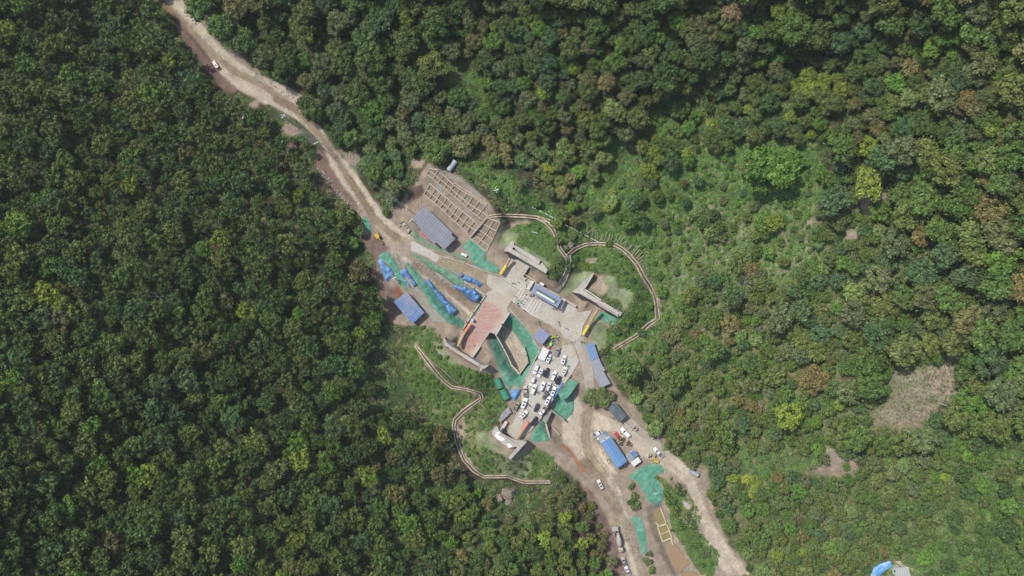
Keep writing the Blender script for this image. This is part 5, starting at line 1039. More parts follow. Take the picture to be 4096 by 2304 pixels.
for s_, t_ in ((-.32, .9), (.32, .9)):
    pass
tr = vehicle('pickup', Z6, (1540, 890), (1645, 765), 'white', 'small white truck with red sided cargo bed', G1, DK)
for ch in tr.children:
    if ch.name.split('.')[0] in ('bed_side', 'tailgate'): ch.material_slots[0].material = mat('rusty_red', (.33, .07, .04), .7, .2, 2, 0)
vehicle('pickup', Z6, (1180, 670), (1105, 818), 'drab', 'drab grey pickup in the gap left of the deck', 'vehicles beside the concrete deck')
G2 = 'vehicles on the lower road'
vehicle('pickup', Z7, (592, 798), (440, 892), 'white', 'white pickup at the corner of the flat annex', G2)
vehicle('sedan', Z7, (755, 832), (848, 935), 'red', 'red car beside the long blue shed', G2)
vehicle('suv', Z7, (860, 778), (985, 905), 'white', 'white car right of the red car', G2)
vehicle('pickup', Z7, (1342, 1068), (1465, 1200), 'white', 'white pickup with dark bed driving down the gravel road', G2)
vehicle('suvs', Z8, (295, 218), (350, 335), 'silver', 'silver white car with dark sunroof on the muddy road', G2)
vehicle('pickup', Z8, (650, 1332), (695, 1435), 'white', 'white pickup at the bottom of the muddy road', G2)
vehicle('pickup', Z8, (608, 1212), (648, 1325), 'dusty', 'dusty small truck just above the white pickup on the muddy road', G2)
vehicle('suvs', Y1, (922, 745), (992, 838), 'pink', 'pale pinkish car alone on the upper dirt road', 'vehicles on the upper road')

# mixer truck
a, b_ = Z8((588, 1135)), Z8((535, 870)); c = ((a[0]+b_[0])/2, (a[1]+b_[1])/2); A, B = P(a), P(b_)
e = empty('mixer_truck', P(c), math.atan2(*(A-B).yx)); e.location.z += .1; tag(e, 'dusty concrete mixer truck parked along the muddy road', 'truck')
L = 9.6; mm_ = PAINT['dusty']
mb = MB(); mb.box((-.3, 0, .95), (L-1.0, .95, .3)); part('chassis', mb, M_TRIM, e)
part('cab', loft([(L/2-2.1, 1.2, .6, 2.7), (L/2-1.8, 1.22, .5, 2.85), (L/2-.3, 1.2, .5, 2.75), (L/2, 1.1, .6, 2.3)]), mm_, e, True)
mb = MB(); mb.box((L/2-.02, 0, 2.0), (.08, 2.0, .7)); part('windscreen', mb, M_GLASS, e)
mb = MB(); mb.tube([(-3.9, 0, 2.9), (-3.2, 0, 2.7), (-1.2, 0, 2.35), (1.0, 0, 2.1), (2.2, 0, 1.95)], [.55, .85, 1.22, 1.15, .6], 16); part('drum', mb, mat('drum_grey', (.42, .40, .36), .7, .15, 2, 0), e, True)
mb = MB(); mb.box((-4.2, 0, 3.1), (.9, 1.2, .5)); part('hopper', mb, mm_, e); mb = MB(); mb.bar((-4.4, 0, 2.4), (-5.1, .6, 1.4), .5, .15); part('chute', mb, M_STEEL, e)
wheels(e, (-3.4, -2.2, 3.2), 1.05, .5, .35)
b_ = building('site_hopper', Z8, [(470, 830), (552, 822), (560, 880), (480, 890)], 2.6, 'dusty hopper platform behind the mixer truck', 'hopper', mat('dust_metal', (.36, .33, .28), .8, .2, 2, .2), open_sides=True)
# excavator
e = empty('excavator', P(Z1((362, 1115))), .9); tag(e, 'small yellow excavator on the dark earth left of the road', 'excavator'); ym = mat('digger_yellow', (.50, .36, .05), .6, .15, 2, 0)
for s_ in (-1, 1):
    mb = MB(); pr = [(-1.4, .0), (1.4, 0), (1.65, .3), (1.4, .6), (-1.4, .6), (-1.65, .3)]; mb.prism([(x, s_*.9-.22, z) for x, z in pr], [(x, s_*.9+.22, z) for x, z in pr]); part('track', mb, M_TYRE, e)
mb = MB(); mb.box((-.25, 0, 1.15), (2.4, 1.9, .8)); part('body', mb, ym, e); mb = MB(); mb.box((.3, .5, 1.95), (1.1, .8, .9)); o_ = part('cab', mb, ym, e); mb = MB(); mb.box((.3, .5, 2.0), (1.14, .84, .5)); part('window', mb, M_GLASS, o_)
e.rotation_euler.z = math.atan2(-(1215-1115), 430-362)
mb = MB(); mb.bar((.8, 0, 1.3), (2.4, 0, 2.8), .3, .35, (0, 1, 0)); part('boom', mb, ym, e); mb = MB(); mb.bar((2.4, 0, 2.8), (3.9, 0, 1.2), .25, .3, (0, 1, 0)); part('arm', mb, ym, e); mb = MB(); mb.box((4.0, 0, .7), (.6, .8, .7)); part('bucket', mb, M_STEEL, e)

# motorcycles
def motorcycle():
    e = empty('motorcycle', (0, 0, 0))
    for x in (-.65, .65): mb = MB(); mb.tube([(x, -.06, .3), (x, .06, .3)], .3, 12); part('wheel', mb, M_TYRE, e)
    mb = MB(); mb.tube([(-.65, 0, .35), (-.1, 0, .6), (.45, 0, .85), (.65, 0, .3)], .05, 6); part('frame', mb, M_TRIM, e)
    mb = MB(); mb.box((-.35, 0, .82), (.75, .26, .12)); part('seat', mb, M_TRIM, e); mb = MB(); mb.box((.2, 0, .85), (.45, .28, .24)); part('tank', mb, mat('bike_red', (.20, .04, .04), .4, .1, 2, 0), e); mb = MB(); mb.bar((.48, -.36, 1.02), (.48, .36, 1.02), .05, .05); part('handlebar', mb, M_STEEL, e); return e
MP = None
for f, x, y, a, lb, gp, dk in [(Z7, 885, 925, .8, 0, 0, 0), (Z7, 905, 945, 1.0, 0, 0, 0), (Z7, 870, 945, .7, 0, 0, 0), (Z7, 895, 965, .9, 0, 0, 0), (Z7, 955, 975, .9, 1, 1, 0), (Z7, 970, 990, 1.1, 1, 1, 0), (Z7, 985, 1008, .8, 1, 1, 0), (Z7, 1010, 1028, .9, 1, 1, 0), (Z7, 955, 1020, .7, 1, 1, 0), (Z7, 840, 1000, 1.2, 2, 2, 0), (Z7, 870, 1015, 1.0, 2, 2, 0),
                    (Z7, 1058, 772, .9, 3, 3, 0), (Z7, 1095, 802, 1.0, 3, 3, 0), (Z7, 1268, 1190, 1.4, 4, 4, 0), (Z7, 1300, 1186, 1.3, 4, 4, 0), (Z7, 1368, 1192, 1.2, 5, 5, 0), (Z5, 640, 1375, -.9, 6, 6, 1), (Z5, 610, 1345, -.7, 6, 6, 1), (Z6, 1340, 705, -.8, 7, 7, 1), (Z6, 1365, 740, -.6, 7, 7, 1)]:
    if MP is None: e = MP = motorcycle()
    else: e = copy_tree(MP)
    p = f((x, y)); e.location = P(p, DK if dk else T(*p) + .1); e.rotation_euler.z = a
    tag(e, ['motorcycle crowded behind the red car', 'motorcycle in the cluster between the white car and the blue gabled shed', 'motorcycle right against the side of the long blue shed', 'motorcycle on the apron below the barrel row', 'motorcycle on the earth above the yellow skip', 'motorcycle alone between the skip and the driving pickup', 'motorcycle beside the white car right of the tan pickup', 'motorcycle beside the white car in the lower left of the deck'][lb], 'motorcycle', 'motorcycles' + ' ' + str(['behind the red car', 'by the shed', 'by the shed wall', 'on the apron', 'above the skip', 'near the skip', 'among the parked cars', 'in the lower car park'][gp]))

# ============================================================ PEOPLE
def person_mesh(name, J, R_):
    vs = list(J.values()); keys = list(J); me = bpy.data.meshes.new(name)
    E = [('pelvis', 'chest'), ('chest', 'neck'), ('neck', 'head'), ('chest', 'shL'), ('shL', 'elL'), ('elL', 'haL'), ('chest', 'shR'), ('shR', 'elR'), ('elR', 'haR'), ('pelvis', 'hiL'), ('hiL', 'knL'), ('knL', 'anL'), ('anL', 'toL'), ('pelvis', 'hiR'), ('hiR', 'knR'), ('knR', 'anR'), ('anR', 'toR')]
    me.from_pydata(vs, [(keys.index(a), keys.index(b_)) for a, b_ in E], []); o = bpy.data.objects.new(name, me); COL.objects.link(o)
    o.modifiers.new('skin', 'SKIN'); me.skin_vertices or None
    sk = me.skin_vertices[0].data if me.skin_vertices else None
    if sk is None:
        bpy.context.view_layer.objects.active = o; bpy.ops.mesh.customdata_skin_add(); sk = me.skin_vertices[0].data
    for i, k_ in enumerate(keys): sk[i].radius = (R_[k_[:2]], R_[k_[:2]]); sk[i].use_root = k_ == 'pelvis'
    s_ = o.modifiers.new('sub', 'SUBSURF'); s_.levels = 1; s_.render_levels = 1
    dg = bpy.context.evaluated_depsgraph_get(); out = bpy.data.meshes.new_from_object(o.evaluated_get(dg)); bpy.data.objects.remove(o); out.name = name; return out
RAD = dict(pe=.15, ch=.17, ne=.065, he=.105, sh=.075, el=.05, ha=.045, hi=.10, kn=.07, an=.05, to=.05)
def pose(st_, ar):
    return dict(pelvis=(0, 0, .95), chest=(0.02, 0, 1.32), neck=(.03, 0, 1.5), head=(.05, 0, 1.64), shL=(.02, .2, 1.42), elL=(-.02 + ar*.1, .29, 1.14), haL=(.05 + ar*.25, .27, .92 + ar*.2), shR=(.02, -.2, 1.42), elR=(-.02 - ar*.05, -.29, 1.14), haR=(.08, -.27, .9), hiL=(0, .1, .88), knL=(st_*.18, .11, .5), anL=(st_*.2, .12, .09), toL=(st_*.2 + .15, .12, .05), hiR=(0, -.1, .88), knR=(-st_*.1, -.11, .5), anR=(-st_*.25, -.12, .09), toR=(-st_*.25 + .15, -.12, .05))
BOD = [person_mesh('person', pose(*a), RAD) for a in ((0, 0), (1, .3), (.4, 1), (.2, .5))]
CLOTH = [mat('clothes_navy', (.03, .04, .08), .9, .15, 4, 0), mat('clothes_grey', (.10, .10, .10), .9, .15, 4, 0), mat('clothes_camo', (.07, .08, .045), .9, .3, 6, 0), mat('clothes_dark', (.02, .02, .022), .9, .1, 4, 0)]
hb = MB(); hb.tube([(.05, 0, 1.60), (.05, 0, 1.68), (.05, 0, 1.76), (.05, 0, 1.80)], [.16, .145, .10, .03], 10); HELM = np_mesh('helmet', hb.v, hb.f, None, True)
vb = MB(); vb.tube([(0, 0, 1.0), (0.01, 0, 1.2), (.02, 0, 1.40), (.02, 0, 1.47)], [.205, .215, .20, .12], 10, False); VEST = np_mesh('vest', [(x, y*1.15, z) for x, y, z in vb.v], vb.f, None, True)
HC = dict(g=mat('helmet_green', (.16, .75, .14), .4, .03, 1, 0, .5), y=mat('helmet_yellow', (.75, .72, .03), .4, .03, 1, 0, .5), t=mat('helmet_mint', (.25, .68, .38), .4, .03, 1, 0, .5), b=mat('helmet_blue', (.06, .16, .65), .4, .03, 1, 0, .5), k=M_TRIM)
HN = dict(g='bright green', y='yellow', t='mint green', b='blue', k='black')
pc = [0]
def person(f, x, y, hc, place, z=None, vest=False, group=None):
    i = pc[0]; pc[0] += 1; p = f((x, y)); zb = T(*p) + .1 if z is None else z; v = P(p, zb + 1.7); v.z = zb
    o = bpy.data.objects.new('person', BOD[i % 4]); link(o); o.location = v; o.rotation_euler.z = R.uniform(0, 6.28)
    if not len(o.data.materials): o.data.materials.append(CLOTH[0])
    o.material_slots[0].link = 'OBJECT'; cm = R.choice(CLOTH); o.material_slots[0].material = cm; s_ = R.uniform(.98, 1.08); o.scale = (s_*1.1, s_*1.1, s_)
    h = bpy.data.objects.new('helmet', HELM); link(h, o)
    if not len(HELM.materials): HELM.materials.append(HC['g'])
    h.material_slots[0].link = 'OBJECT'; h.material_slots[0].material = HC[hc]; h.scale = (1.25, 1.25, 1); h.location.x = -.012
    if vest:
        w = bpy.data.objects.new('vest', VEST); link(w, o)
        if not len(VEST.materials): VEST.materials.append(HC['y'])
        w.material_slots[0].link = 'OBJECT'; w.material_slots[0].material = HC['y' if hc == 'y' else 'g']
    c_ = cm.name.split('_')[1]; tag(o, f'person in {HN[hc]} helmet {place}', 'person', group or 'people on the site')
for x, y, c, pl in [(465, 245, 'g', 'walking left of the yellow helmet near the portal road'), (510, 248, 'y', 'walking between two green helmets near the portal road'), (585, 228, 'g', 'walking nearest the upper barrier'), (732, 262, 'g', 'beside the end of the concrete barrier'), (790, 295, 't', 'by the white pier'), (752, 325, 'k', 'below the white pier'),
                    (530, 500, 'g', 'on the first painted bay line'), (725, 465, 'y', 'at the head of the painted bays'), (812, 485, 'g', 'between the bays and the blue canopy'), (848, 470, 'k', 'at the canopy corner'), (600, 580, 'k', 'inside the painted bays, upper left'), (680, 590, 'k', 'inside the painted bays, middle'), (735, 550, 'k', 'inside the painted bays, upper right'),
                    (545, 625, 'g', 'at the corner where the bays begin'), (575, 632, 'g', 'second in the row below the bays'), (625, 605, 'g', 'uppermost of the row below the bays'), (635, 628, 't', 'amid the row below the bays'), (676, 645, 'g', 'right end of the row at the foot of the bays'), (572, 668, 't', 'below the row at the foot of the bays'), (607, 678, 't', 'lowest in the row at the foot of the bays'), (695, 768, 'g', 'at the lower bay line near the gap'),
                    (1258, 738, 'g', 'at the right end of the canopy'), (1305, 738, 'k', 'under the right end of the canopy'), (1330, 745, 'g', 'by the right canopy footing')]: person(W4, x, y, c, pl, .125)
for x, y, c, pl in [(1940, 1000, 'g', 'upper one of two left of the muddy strip'), (1950, 1040, 'g', 'lower one of two left of the muddy strip'), (2272, 1003, 'y', 'uppermost of three on the lower plaza'), (2283, 1026, 'g', 'middle of three on the lower plaza'), (2295, 1068, 'g', 'lowest of three on the lower plaza'), (2398, 1117, 'g', 'left one of a pair on the lower plaza'), (2428, 1125, 'y', 'right one of a pair on the lower plaza')]: person(Z4, x, y, c, pl, .16)
for x, y, c in [(955, 375, 'y'), (875, 430, 'y'), (908, 405, 'y'), (930, 415, 'y'), (937, 437, 'g'), (896, 432, 'y'), (888, 447, 'g'), (952, 424, 'y'), (980, 430, 'g'), (996, 408, 'y'), (980, 455, 't'), (918, 425, 'g'), (905, 415, 'g')]: person(Z5, x, y, c, 'in the crowd beside the grey blue cabin', .16, c == 'y', 'crowd beside the grey blue cabin')
for x, y, c, pl in [(905, 468, 'b', 'at the head of the red banner'), (888, 485, 'g', 'beside the head of the red banner'), (915, 525, 't', 'right of the red banner'), (790, 512, 'k', 'in the shade of the grey blue cabin'), (1297, 340, 'y', 'left of the right yellow fan'), (1388, 482, 'g', 'upper left of the group above the long blue cabin'), (1385, 506, 'g', 'lower left of the group above the long blue cabin'), (1423, 498, 'g', 'in the middle of the group above the long blue cabin'), (1438, 522, 'g', 'near the right of the group above the long blue cabin'), (1460, 540, 'g', 'next to the corner of the long blue cabin'), (1477, 550, 'g', 'right at the corner of the long blue cabin'),
                    (870, 798, 't', 'right of the white car at the container'), (1165, 905, 'g', 'above the white car at the right end of the row'), (1150, 918, 'g', 'just left of another green helmet above the right white car'), (1100, 905, 'g', 'below the lone white car'), (905, 998, 't', 'between the black car and the white cars'), (930, 1180, 'y', 'at the side of the black car'), (878, 1305, 'g', 'between the silver van and the white car'), (652, 1362, 't', 'beside the motorcycles among the parked cars')]: person(Z5, x, y, c, pl, DK + .03)
person(Z6, 1345, 725, 'g', 'beside the motorcycle in the lower car park', DK); person(Z6, 1185, 712, 'y', 'on the drab pickup in the gap')
for f, x, y, c, pl in [(Z7, 735, 632, 'g', 'left of the dark roadside shed'), (Z7, 850, 860, 'g', 'between the red car and the white car'), (Z7, 955, 918, 't', 'behind the white car on the apron'), (Z7, 855, 935, 'g', 'just behind the red car'), (Z7, 850, 982, 'g', 'beside the motorcycles at the long blue shed'), (Z8, 653, 1005, 'g', 'left one of two beside the mixer truck'), (Z8, 687, 998, 'g', 'right one of two beside the mixer truck')]: person(f, x, y, c, pl)
person(Y3, 1250, 552, 't', 'alone on the lower end of the red deck', .145)
mb = MB(); mb.bar(P(Z5((838, 630)), .95), P(Z5((905, 492)), .95), .55, .06); mb.bar(P(Z5((838, 630)), .5), P(Z5((905, 492)), .5), .06, .9); tag(mb.build('red_banner', M_RED), 'long red banner stretched beside the crowd', 'banner')
mb = MB(); mb.box(P(Z5((872, 546)), 1.1), (1.0, 1.6, .25), -.5); tag(mb.build('vest_bundle', HC['g']), 'bright green bundle lying across the red banner', 'bundle')
# ------------------------------------------------------------ many small copies on the points of one mesh
def scatter_nodes(o, meshes):
    ng = bpy.data.node_groups.new('scatter', 'GeometryNodeTree'); N = ng.nodes; L = ng.links
    ng.interface.new_socket('Geometry', in_out='INPUT', socket_type='NodeSocketGeometry'); ng.interface.new_socket('Geometry', in_out='OUTPUT', socket_type='NodeSocketGeometry')
    gi = N.new('NodeGroupInput'); go = N.new('NodeGroupOutput'); jn = N.new('GeometryNodeJoinGeometry'); ip = N.new('GeometryNodeInstanceOnPoints')
    for m_ in meshes:
        po = bpy.data.objects.new('clump_source', m_); oi = N.new('GeometryNodeObjectInfo'); oi.inputs['Object'].default_value = po; oi.inputs['As Instance'].default_value = True
        L.new(oi.outputs['Geometry'], jn.inputs[0])
    def attr(name, ty):
        a = N.new('GeometryNodeInputNamedAttribute'); a.data_type = ty; a.inputs['Name'].default_value = name; return a.outputs['Attribute']
    L.new(gi.outputs[0], ip.inputs['Points']); L.new(jn.outputs[0], ip.inputs['Instance']); ip.inputs['Pick Instance'].default_value = True
    L.new(attr('pick', 'INT'), ip.inputs['Instance Index']); L.new(attr('size', 'FLOAT_VECTOR'), ip.inputs['Scale'])
    er = N.new('FunctionNodeEulerToRotation'); L.new(attr('turn', 'FLOAT_VECTOR'), er.inputs[0]); L.new(er.outputs[0], ip.inputs['Rotation'])
    L.new(ip.outputs[0], go.inputs[0])
    md = o.modifiers.new('scatter', 'NODES'); md.node_group = ng
def point_cloud(name, pts, tone, size, pick, meshes):
    n = len(pts); pm = bpy.data.meshes.new(name); pm.from_pydata(pts, [], []); pm.update()
    turn = np.zeros((n, 3)); turn[:, 2] = rng.random(n)*6.283
    for an, vals in (('tone', tone), ('size', size), ('turn', turn)):
        a = pm.attributes.new(an, 'FLOAT_VECTOR', 'POINT'); a.data.foreach_set('vector', np.asarray(vals, np.float32).ravel())
    a = pm.attributes.new('pick', 'INT', 'POINT'); a.data.foreach_set('value', np.asarray(pick, np.int32))
    o = link(bpy.data.objects.new(name, pm)); o['kind'] = 'stuff'; scatter_nodes(o, meshes); return o
# ============================================================ VEGETATION
M_LEAF = leaf_mat('leaves'); M_BARK = mat('bark', (.13, .10, .075), .95, .2, 3, 0); M_DEAD = mat('dead_wood', (.42, .39, .35), .9, .15, 3, 0)
def lump_mesh(name, seed, lobes, leaves, leaf, core=.8, flat=.62, spread=.62, lobe_r=(.27, .40), top=.9, ragged=0):
    """a crown of radius 1: rough green lobes with leaf clumps standing off them"""
    g = np.random.default_rng(seed); V = []; F = []; SH = []
    ico = bmesh.new(); bmesh.ops.create_icosphere(ico, subdivisions=2, radius=1)
    iv = np.array([v.co[:] for v in ico.verts]); ifc = np.array([[v.index for v in f.verts] for f in ico.faces]); ico.free()
    C = []
    for i in range(lobes):
        for _ in range(30):
            a = g.random()*2*math.pi; r = spread*math.sqrt(g.random()) if i else 0
            z = .25 + (top - .25)*math.sqrt(max(0, 1 - (r/ (spread+.12))**2))*(.75 + .25*g.random()) - .18*g.random()*(r > .3)
            c = np.array([r*math.cos(a), r*math.sin(a), z*flat]); R_ = lobe_r[0] + (lobe_r[1] - lobe_r[0])*g.random()
            if all(np.hypot(*(c - q[0])[:2]) > .52*(R_ + q[1]) for q in C) or _ == 29: break
        C.append((c, R_))
    n0 = 0
    for li, (c, r) in enumerate(C):
        ph = g.random(3)*9
        d = 1 + .16*np.sin(iv @ np.array([5.1, 3.7, 4.3]) + ph[0]) + .12*np.sin(iv @ np.array([-7.3, 8.1, 5.9]) + ph[1])
        pts = c + iv*(r*core*d)[:, None]*np.array([1, 1, .85])
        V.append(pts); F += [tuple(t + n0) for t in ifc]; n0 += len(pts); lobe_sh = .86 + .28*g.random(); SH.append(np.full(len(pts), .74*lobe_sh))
        n = int(leaves*(r/lobe_r[1])**2)
        u = g.normal(size=(n, 3)); u[:, 2] = np.abs(u[:, 2])*1.0 - .25; u /= np.linalg.norm(u, axis=1)[:, None]
        dd = 1 + .16*np.sin(u @ np.array([5.1, 3.7, 4.3]) + ph[0]) + .12*np.sin(u @ np.array([-7.3, 8.1, 5.9]) + ph[1])
        q = c + u*(r*dd*(core + .04 + (.26 + ragged)*g.random(n)))[:, None]*np.array([1, 1, .9])
        nn = u + g.normal(size=(n, 3))*.55; nn /= np.linalg.norm(nn, axis=1)[:, None]
        t1 = np.cross(nn, g.normal(size=(n, 3))); t1 /= np.linalg.norm(t1, axis=1)[:, None]; t2 = np.cross(nn, t1)
        sz = (leaf*(.6 + .8*g.random(n)))[:, None]
        quad = np.stack([q - t1*sz, q - t2*sz*.7, q + t1*sz, q + t2*sz*.7], 1).reshape(-1, 3)
        V.append(quad); F += [(n0 + 4*k_, n0 + 4*k_+1, n0 + 4*k_+2, n0 + 4*k_+3) for k_ in range(n)]; n0 += 4*n
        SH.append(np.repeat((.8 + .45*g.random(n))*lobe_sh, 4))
    V = np.concatenate(V); me = bpy.data.meshes.new(name); me.from_pydata(V.tolist(), [], F); me.update(); me.materials.append(M_LEAF)
    a = me.attributes.new('shade', 'FLOAT', 'POINT'); a.data.foreach_set('value', np.concatenate(SH).astype(np.float32))
    return me
def limb_mesh(name, seed, n=5, m=None, bare=False):
    g = random.Random(seed); mb = MB(); top = .62 if not bare else .8
    mb.tube([(0, 0, -.15), (.02, .01, .3), (-.01, .02, top)], [.055, .042, .022], 6)
    for i in range(n):
        a = 2*math.pi*i/n + g.random(); r = .35 + .3*g.random() if not bare else .5 + .4*g.random(); z0 = .28 + .3*g.random()
        p1 = Vector((math.cos(a)*r*.5, math.sin(a)*r*.5, z0 + .14)); p2 = Vector((math.cos(a+.2)*r, math.sin(a+.2)*r, z0 + .2 + .2*g.random()))
        mb.tube([(0, 0, z0), p1, p2], [.024, .016, .008], 5)
        if bare:
            for q in range(4):
                b = a + (g.random() - .5)*2.0; s_ = p1.lerp(p2, g.random()); e = s_ + Vector((math.cos(b), math.sin(b), .25 + .3*g.random()))*(.18 + .25*g.random())
                mb.tube([s_, (s_ + e)/2 + Vector((0, 0, .03)), e], [.011, .008, .004], 4)
    me = bpy.data.meshes.new(name); me.from_pydata([tuple(v) for v in mb.v], [], mb.f); me.update(); me.materials.append(m or M_BARK); return me
CROWN = dict(
    pine=[lump_mesh('crown', 100 + i, 8 + i % 4, 95, .078, .62, .75, .66, (.22, .36), .95, .18) for i in range(7)],
    broad=[lump_mesh('crown', 200 + i, 11 + i % 5, 105, .060, .82, .66, .66, (.24, .37), .95, .03) for i in range(8)],
    scrub=[lump_mesh('crown', 300 + i, 13 + i % 5, 80, .062, .74, .50, .70, (.19, .33), .85, .12) for i in range(7)],
    bush=[lump_mesh('foliage', 400 + i, 4 + i % 3, 60, .13, .7, .55, .50, (.34, .52), .8, .1) for i in range(5)])
LIMB = [limb_mesh('trunk', 500 + i) for i in range(4)]; BARETREE = [limb_mesh('trunk', 600 + i, 7, M_DEAD, True) for i in range(4)]

TONE = {  # leaf colours, before the zone factors lighten or darken them
    'dark green': (.056, .100, .032), 'blue green': (.066, .118, .050), 'mid green': (.080, .132, .036), 'olive green': (.104, .138, .042),
    'grey green': (.104, .138, .062), 'bright green': (.092, .175, .034), 'light green': (.140, .200, .072), 'yellow green': (.155, .215, .038),
    'yellowing': (.215, .235, .042), 'brownish': (.122, .128, .054), 'rusty olive': (.150, .140, .056), 'pinkish dry': (.20, .175, .105)
}
SHORT = dict(d='dark green', t='blue green', g='mid green', o='olive green', s='grey green', b='bright green', l='light green', y='yellow green', Y='yellowing', n='brownish', r='rusty olive', p='pinkish dry')
trees = []   # (kind, px, py, r_px, tone)
def put(kind, f, txt):
    for w in txt.split():
        x, y, r, t = w.split(','); p = f((float(x), float(y))); trees.append((kind, p[0], p[1], float(r)/f.s, SHORT[t]))
put('broad', FA, '290,120,150,o 290,320,150,o 230,250,120,o 420,260,90,o 640,210,130,s 760,170,110,s 600,310,90,s 990,130,140,g 950,240,110,s 1080,210,120,t 900,390,150,g 1390,60,130,o 1330,180,90,y 1620,220,180,g 1600,410,140,g 1320,420,160,g 960,600,180,g 880,760,120,g 980,740,130,o 1350,800,130,g 1480,850,150,g 1380,980,130,s 1080,830,140,g 490,620,120,s 470,740,120,s 110,650,150,d 60,760,110,d 320,820,110,n 510,920,100,t 640,940,95,s 330,1060,130,g 400,1150,110,g 620,1130,130,t 680,1220,120,t 990,1130,150,b 960,1230,130,g 1010,1340,130,g 640,1350,110,t 760,1390,110,g 1290,1130,100,n 1470,1220,115,t 1450,1320,70,t 1290,1290,85,l 1310,1390,100,s 1490,1410,90,s 1660,970,85,s 1840,990,120,g 1790,1140,95,s 1780,1280,100,g 1900,1260,100,s 1960,1190,85,s 2060,1160,95,g 2090,1310,95,s 1990,1400,95,o 2140,1410,90,n 2240,1250,100,s 2400,1260,110,o 2290,1080,105,b 2270,880,95,t 2400,870,85,t 2330,980,80,t 2150,720,72,g 2120,840,85,b 2360,490,75,g 2250,550,50,o 2370,600,70,d 2500,840,85,b 1960,230,85,s 1900,330,60,g 2100,270,80,n 2190,280,50,y 2330,240,105,g 2430,210,55,b 2000,420,100,n 2420,640,100,d 2200,40,110,s 2330,60,100,s 1760,90,90,s 500,50,105,t 60,130,105,t 1180,90,110,d 2000,600,50,b 1870,660,45,y 1850,60,110,g 1940,130,90,s 30,370,100,d 150,500,100,d 1280,560,100,g 1180,700,80,b 1260,700,70,n 1240,60,90,g 2470,480,50,t 2540,610,80,g 2440,1400,90,s 2520,1200,70,g')
put('broad', FB, '150,300,100,b 160,480,105,s 110,560,80,s 380,330,80,n 590,140,120,g 700,240,120,g 690,360,110,g 530,320,75,o 460,480,130,o 640,480,95,n 720,500,70,g 60,680,85,g 230,800,120,t 370,620,80,b 500,690,75,y 690,650,85,g 630,810,100,n 370,850,60,n 460,850,65,s 960,460,90,b 1060,440,110,g 1170,500,90,o 1270,520,110,o 920,640,130,g 820,690,95,g 1200,610,120,s 1340,370,75,b 1530,570,95,g 1600,730,90,g 1690,760,90,g 1600,880,100,o 1470,470,75,t 1660,110,62,g 1740,240,110,n 1640,300,100,o 1840,330,110,n 1880,110,110,o 2080,130,120,p 2050,220,100,o 1720,410,130,s 950,150,80,n 900,220,70,b 1080,80,100,o 1230,110,110,g 1120,240,85,g 800,280,90,g 2240,440,110,s 2200,550,110,s 2400,470,95,s 2480,440,80,b 2180,650,110,s 2110,760,90,o 2050,890,95,g 1960,930,80,t 1860,890,75,g 1920,980,50,Y 2510,160,48,y 2350,170,85,g 1220,990,85,o 1310,960,75,o 1410,960,55,p 1160,1050,75,o 1250,1010,50,b 1010,980,95,n 820,830,105,r 640,930,110,o 600,1050,80,n 1060,880,85,o 860,1110,120,l 940,1150,110,l 800,1200,100,g 720,1320,110,g 780,1400,90,g 400,1160,90,s 150,1180,120,g 230,1260,110,d 170,1070,70,n 200,930,90,y 60,1370,75,o 240,1360,90,g 420,1290,80,n 560,1370,75,s 1480,1260,75,l 1540,1330,70,l 1320,1400,60,y 1410,1120,32,b 1880,1270,90,y 1860,1360,100,g 1980,1340,80,o 1810,1160,32,y 2000,1110,75,o 2180,1280,100,t 2240,1100,62,y 2450,1040,120,d 2430,1290,85,g 2520,1250,80,t 1700,1390,55,g 2120,1340,85,g 20,820,58,y 90,1110,90,b 1560,1100,120,g 1700,1180,90,b 1640,1290,90,b')
put('broad', FC, '100,110,90,y 420,60,100,g 300,450,110,o 220,540,100,g 340,560,80,g 600,480,85,s 630,230,55,o 480,620,80,o 740,190,95,g 980,160,70,s 40,470,62,b 400,760,105,y 560,820,100,y 420,900,110,y 300,860,95,y 680,800,80,y 740,910,85,y 320,1010,110,o 540,960,100,o 680,1040,110,o 580,1090,90,o 860,730,110,g 1060,880,110,t 960,980,85,t 1040,990,70,g 1150,420,110,g 1230,480,80,o 1020,490,100,g 1060,580,85,g 920,560,80,g 1130,640,85,o 1050,690,80,o 1450,370,95,n 1350,490,85,o 1660,480,110,b 1760,380,110,b 1880,400,80,b 1620,590,95,g 1850,240,75,g 1820,700,100,g 1730,780,80,t 1480,830,100,g 1420,980,110,l 1350,1060,90,o 2030,460,100,n 2110,110,130,s 2250,80,100,o 2400,250,130,o 2420,420,110,g 2450,700,120,o 1940,820,100,t 2090,780,95,s 2000,1010,110,r 2080,1120,110,r 1930,1100,80,n 1040,1170,110,n 1090,1280,90,r 970,1240,70,o 1400,1270,110,t 1540,1260,110,g 1290,1330,80,g 1640,1100,70,b 110,1290,105,t 220,1180,75,y 330,1290,62,t 430,1360,60,y 540,1400,42,b 890,1390,90,n 2270,990,110,o 2390,1110,62,b 2440,1210,90,n 2240,1310,85,y 2350,1390,90,o 1780,1370,100,g 1690,1320,80,g')
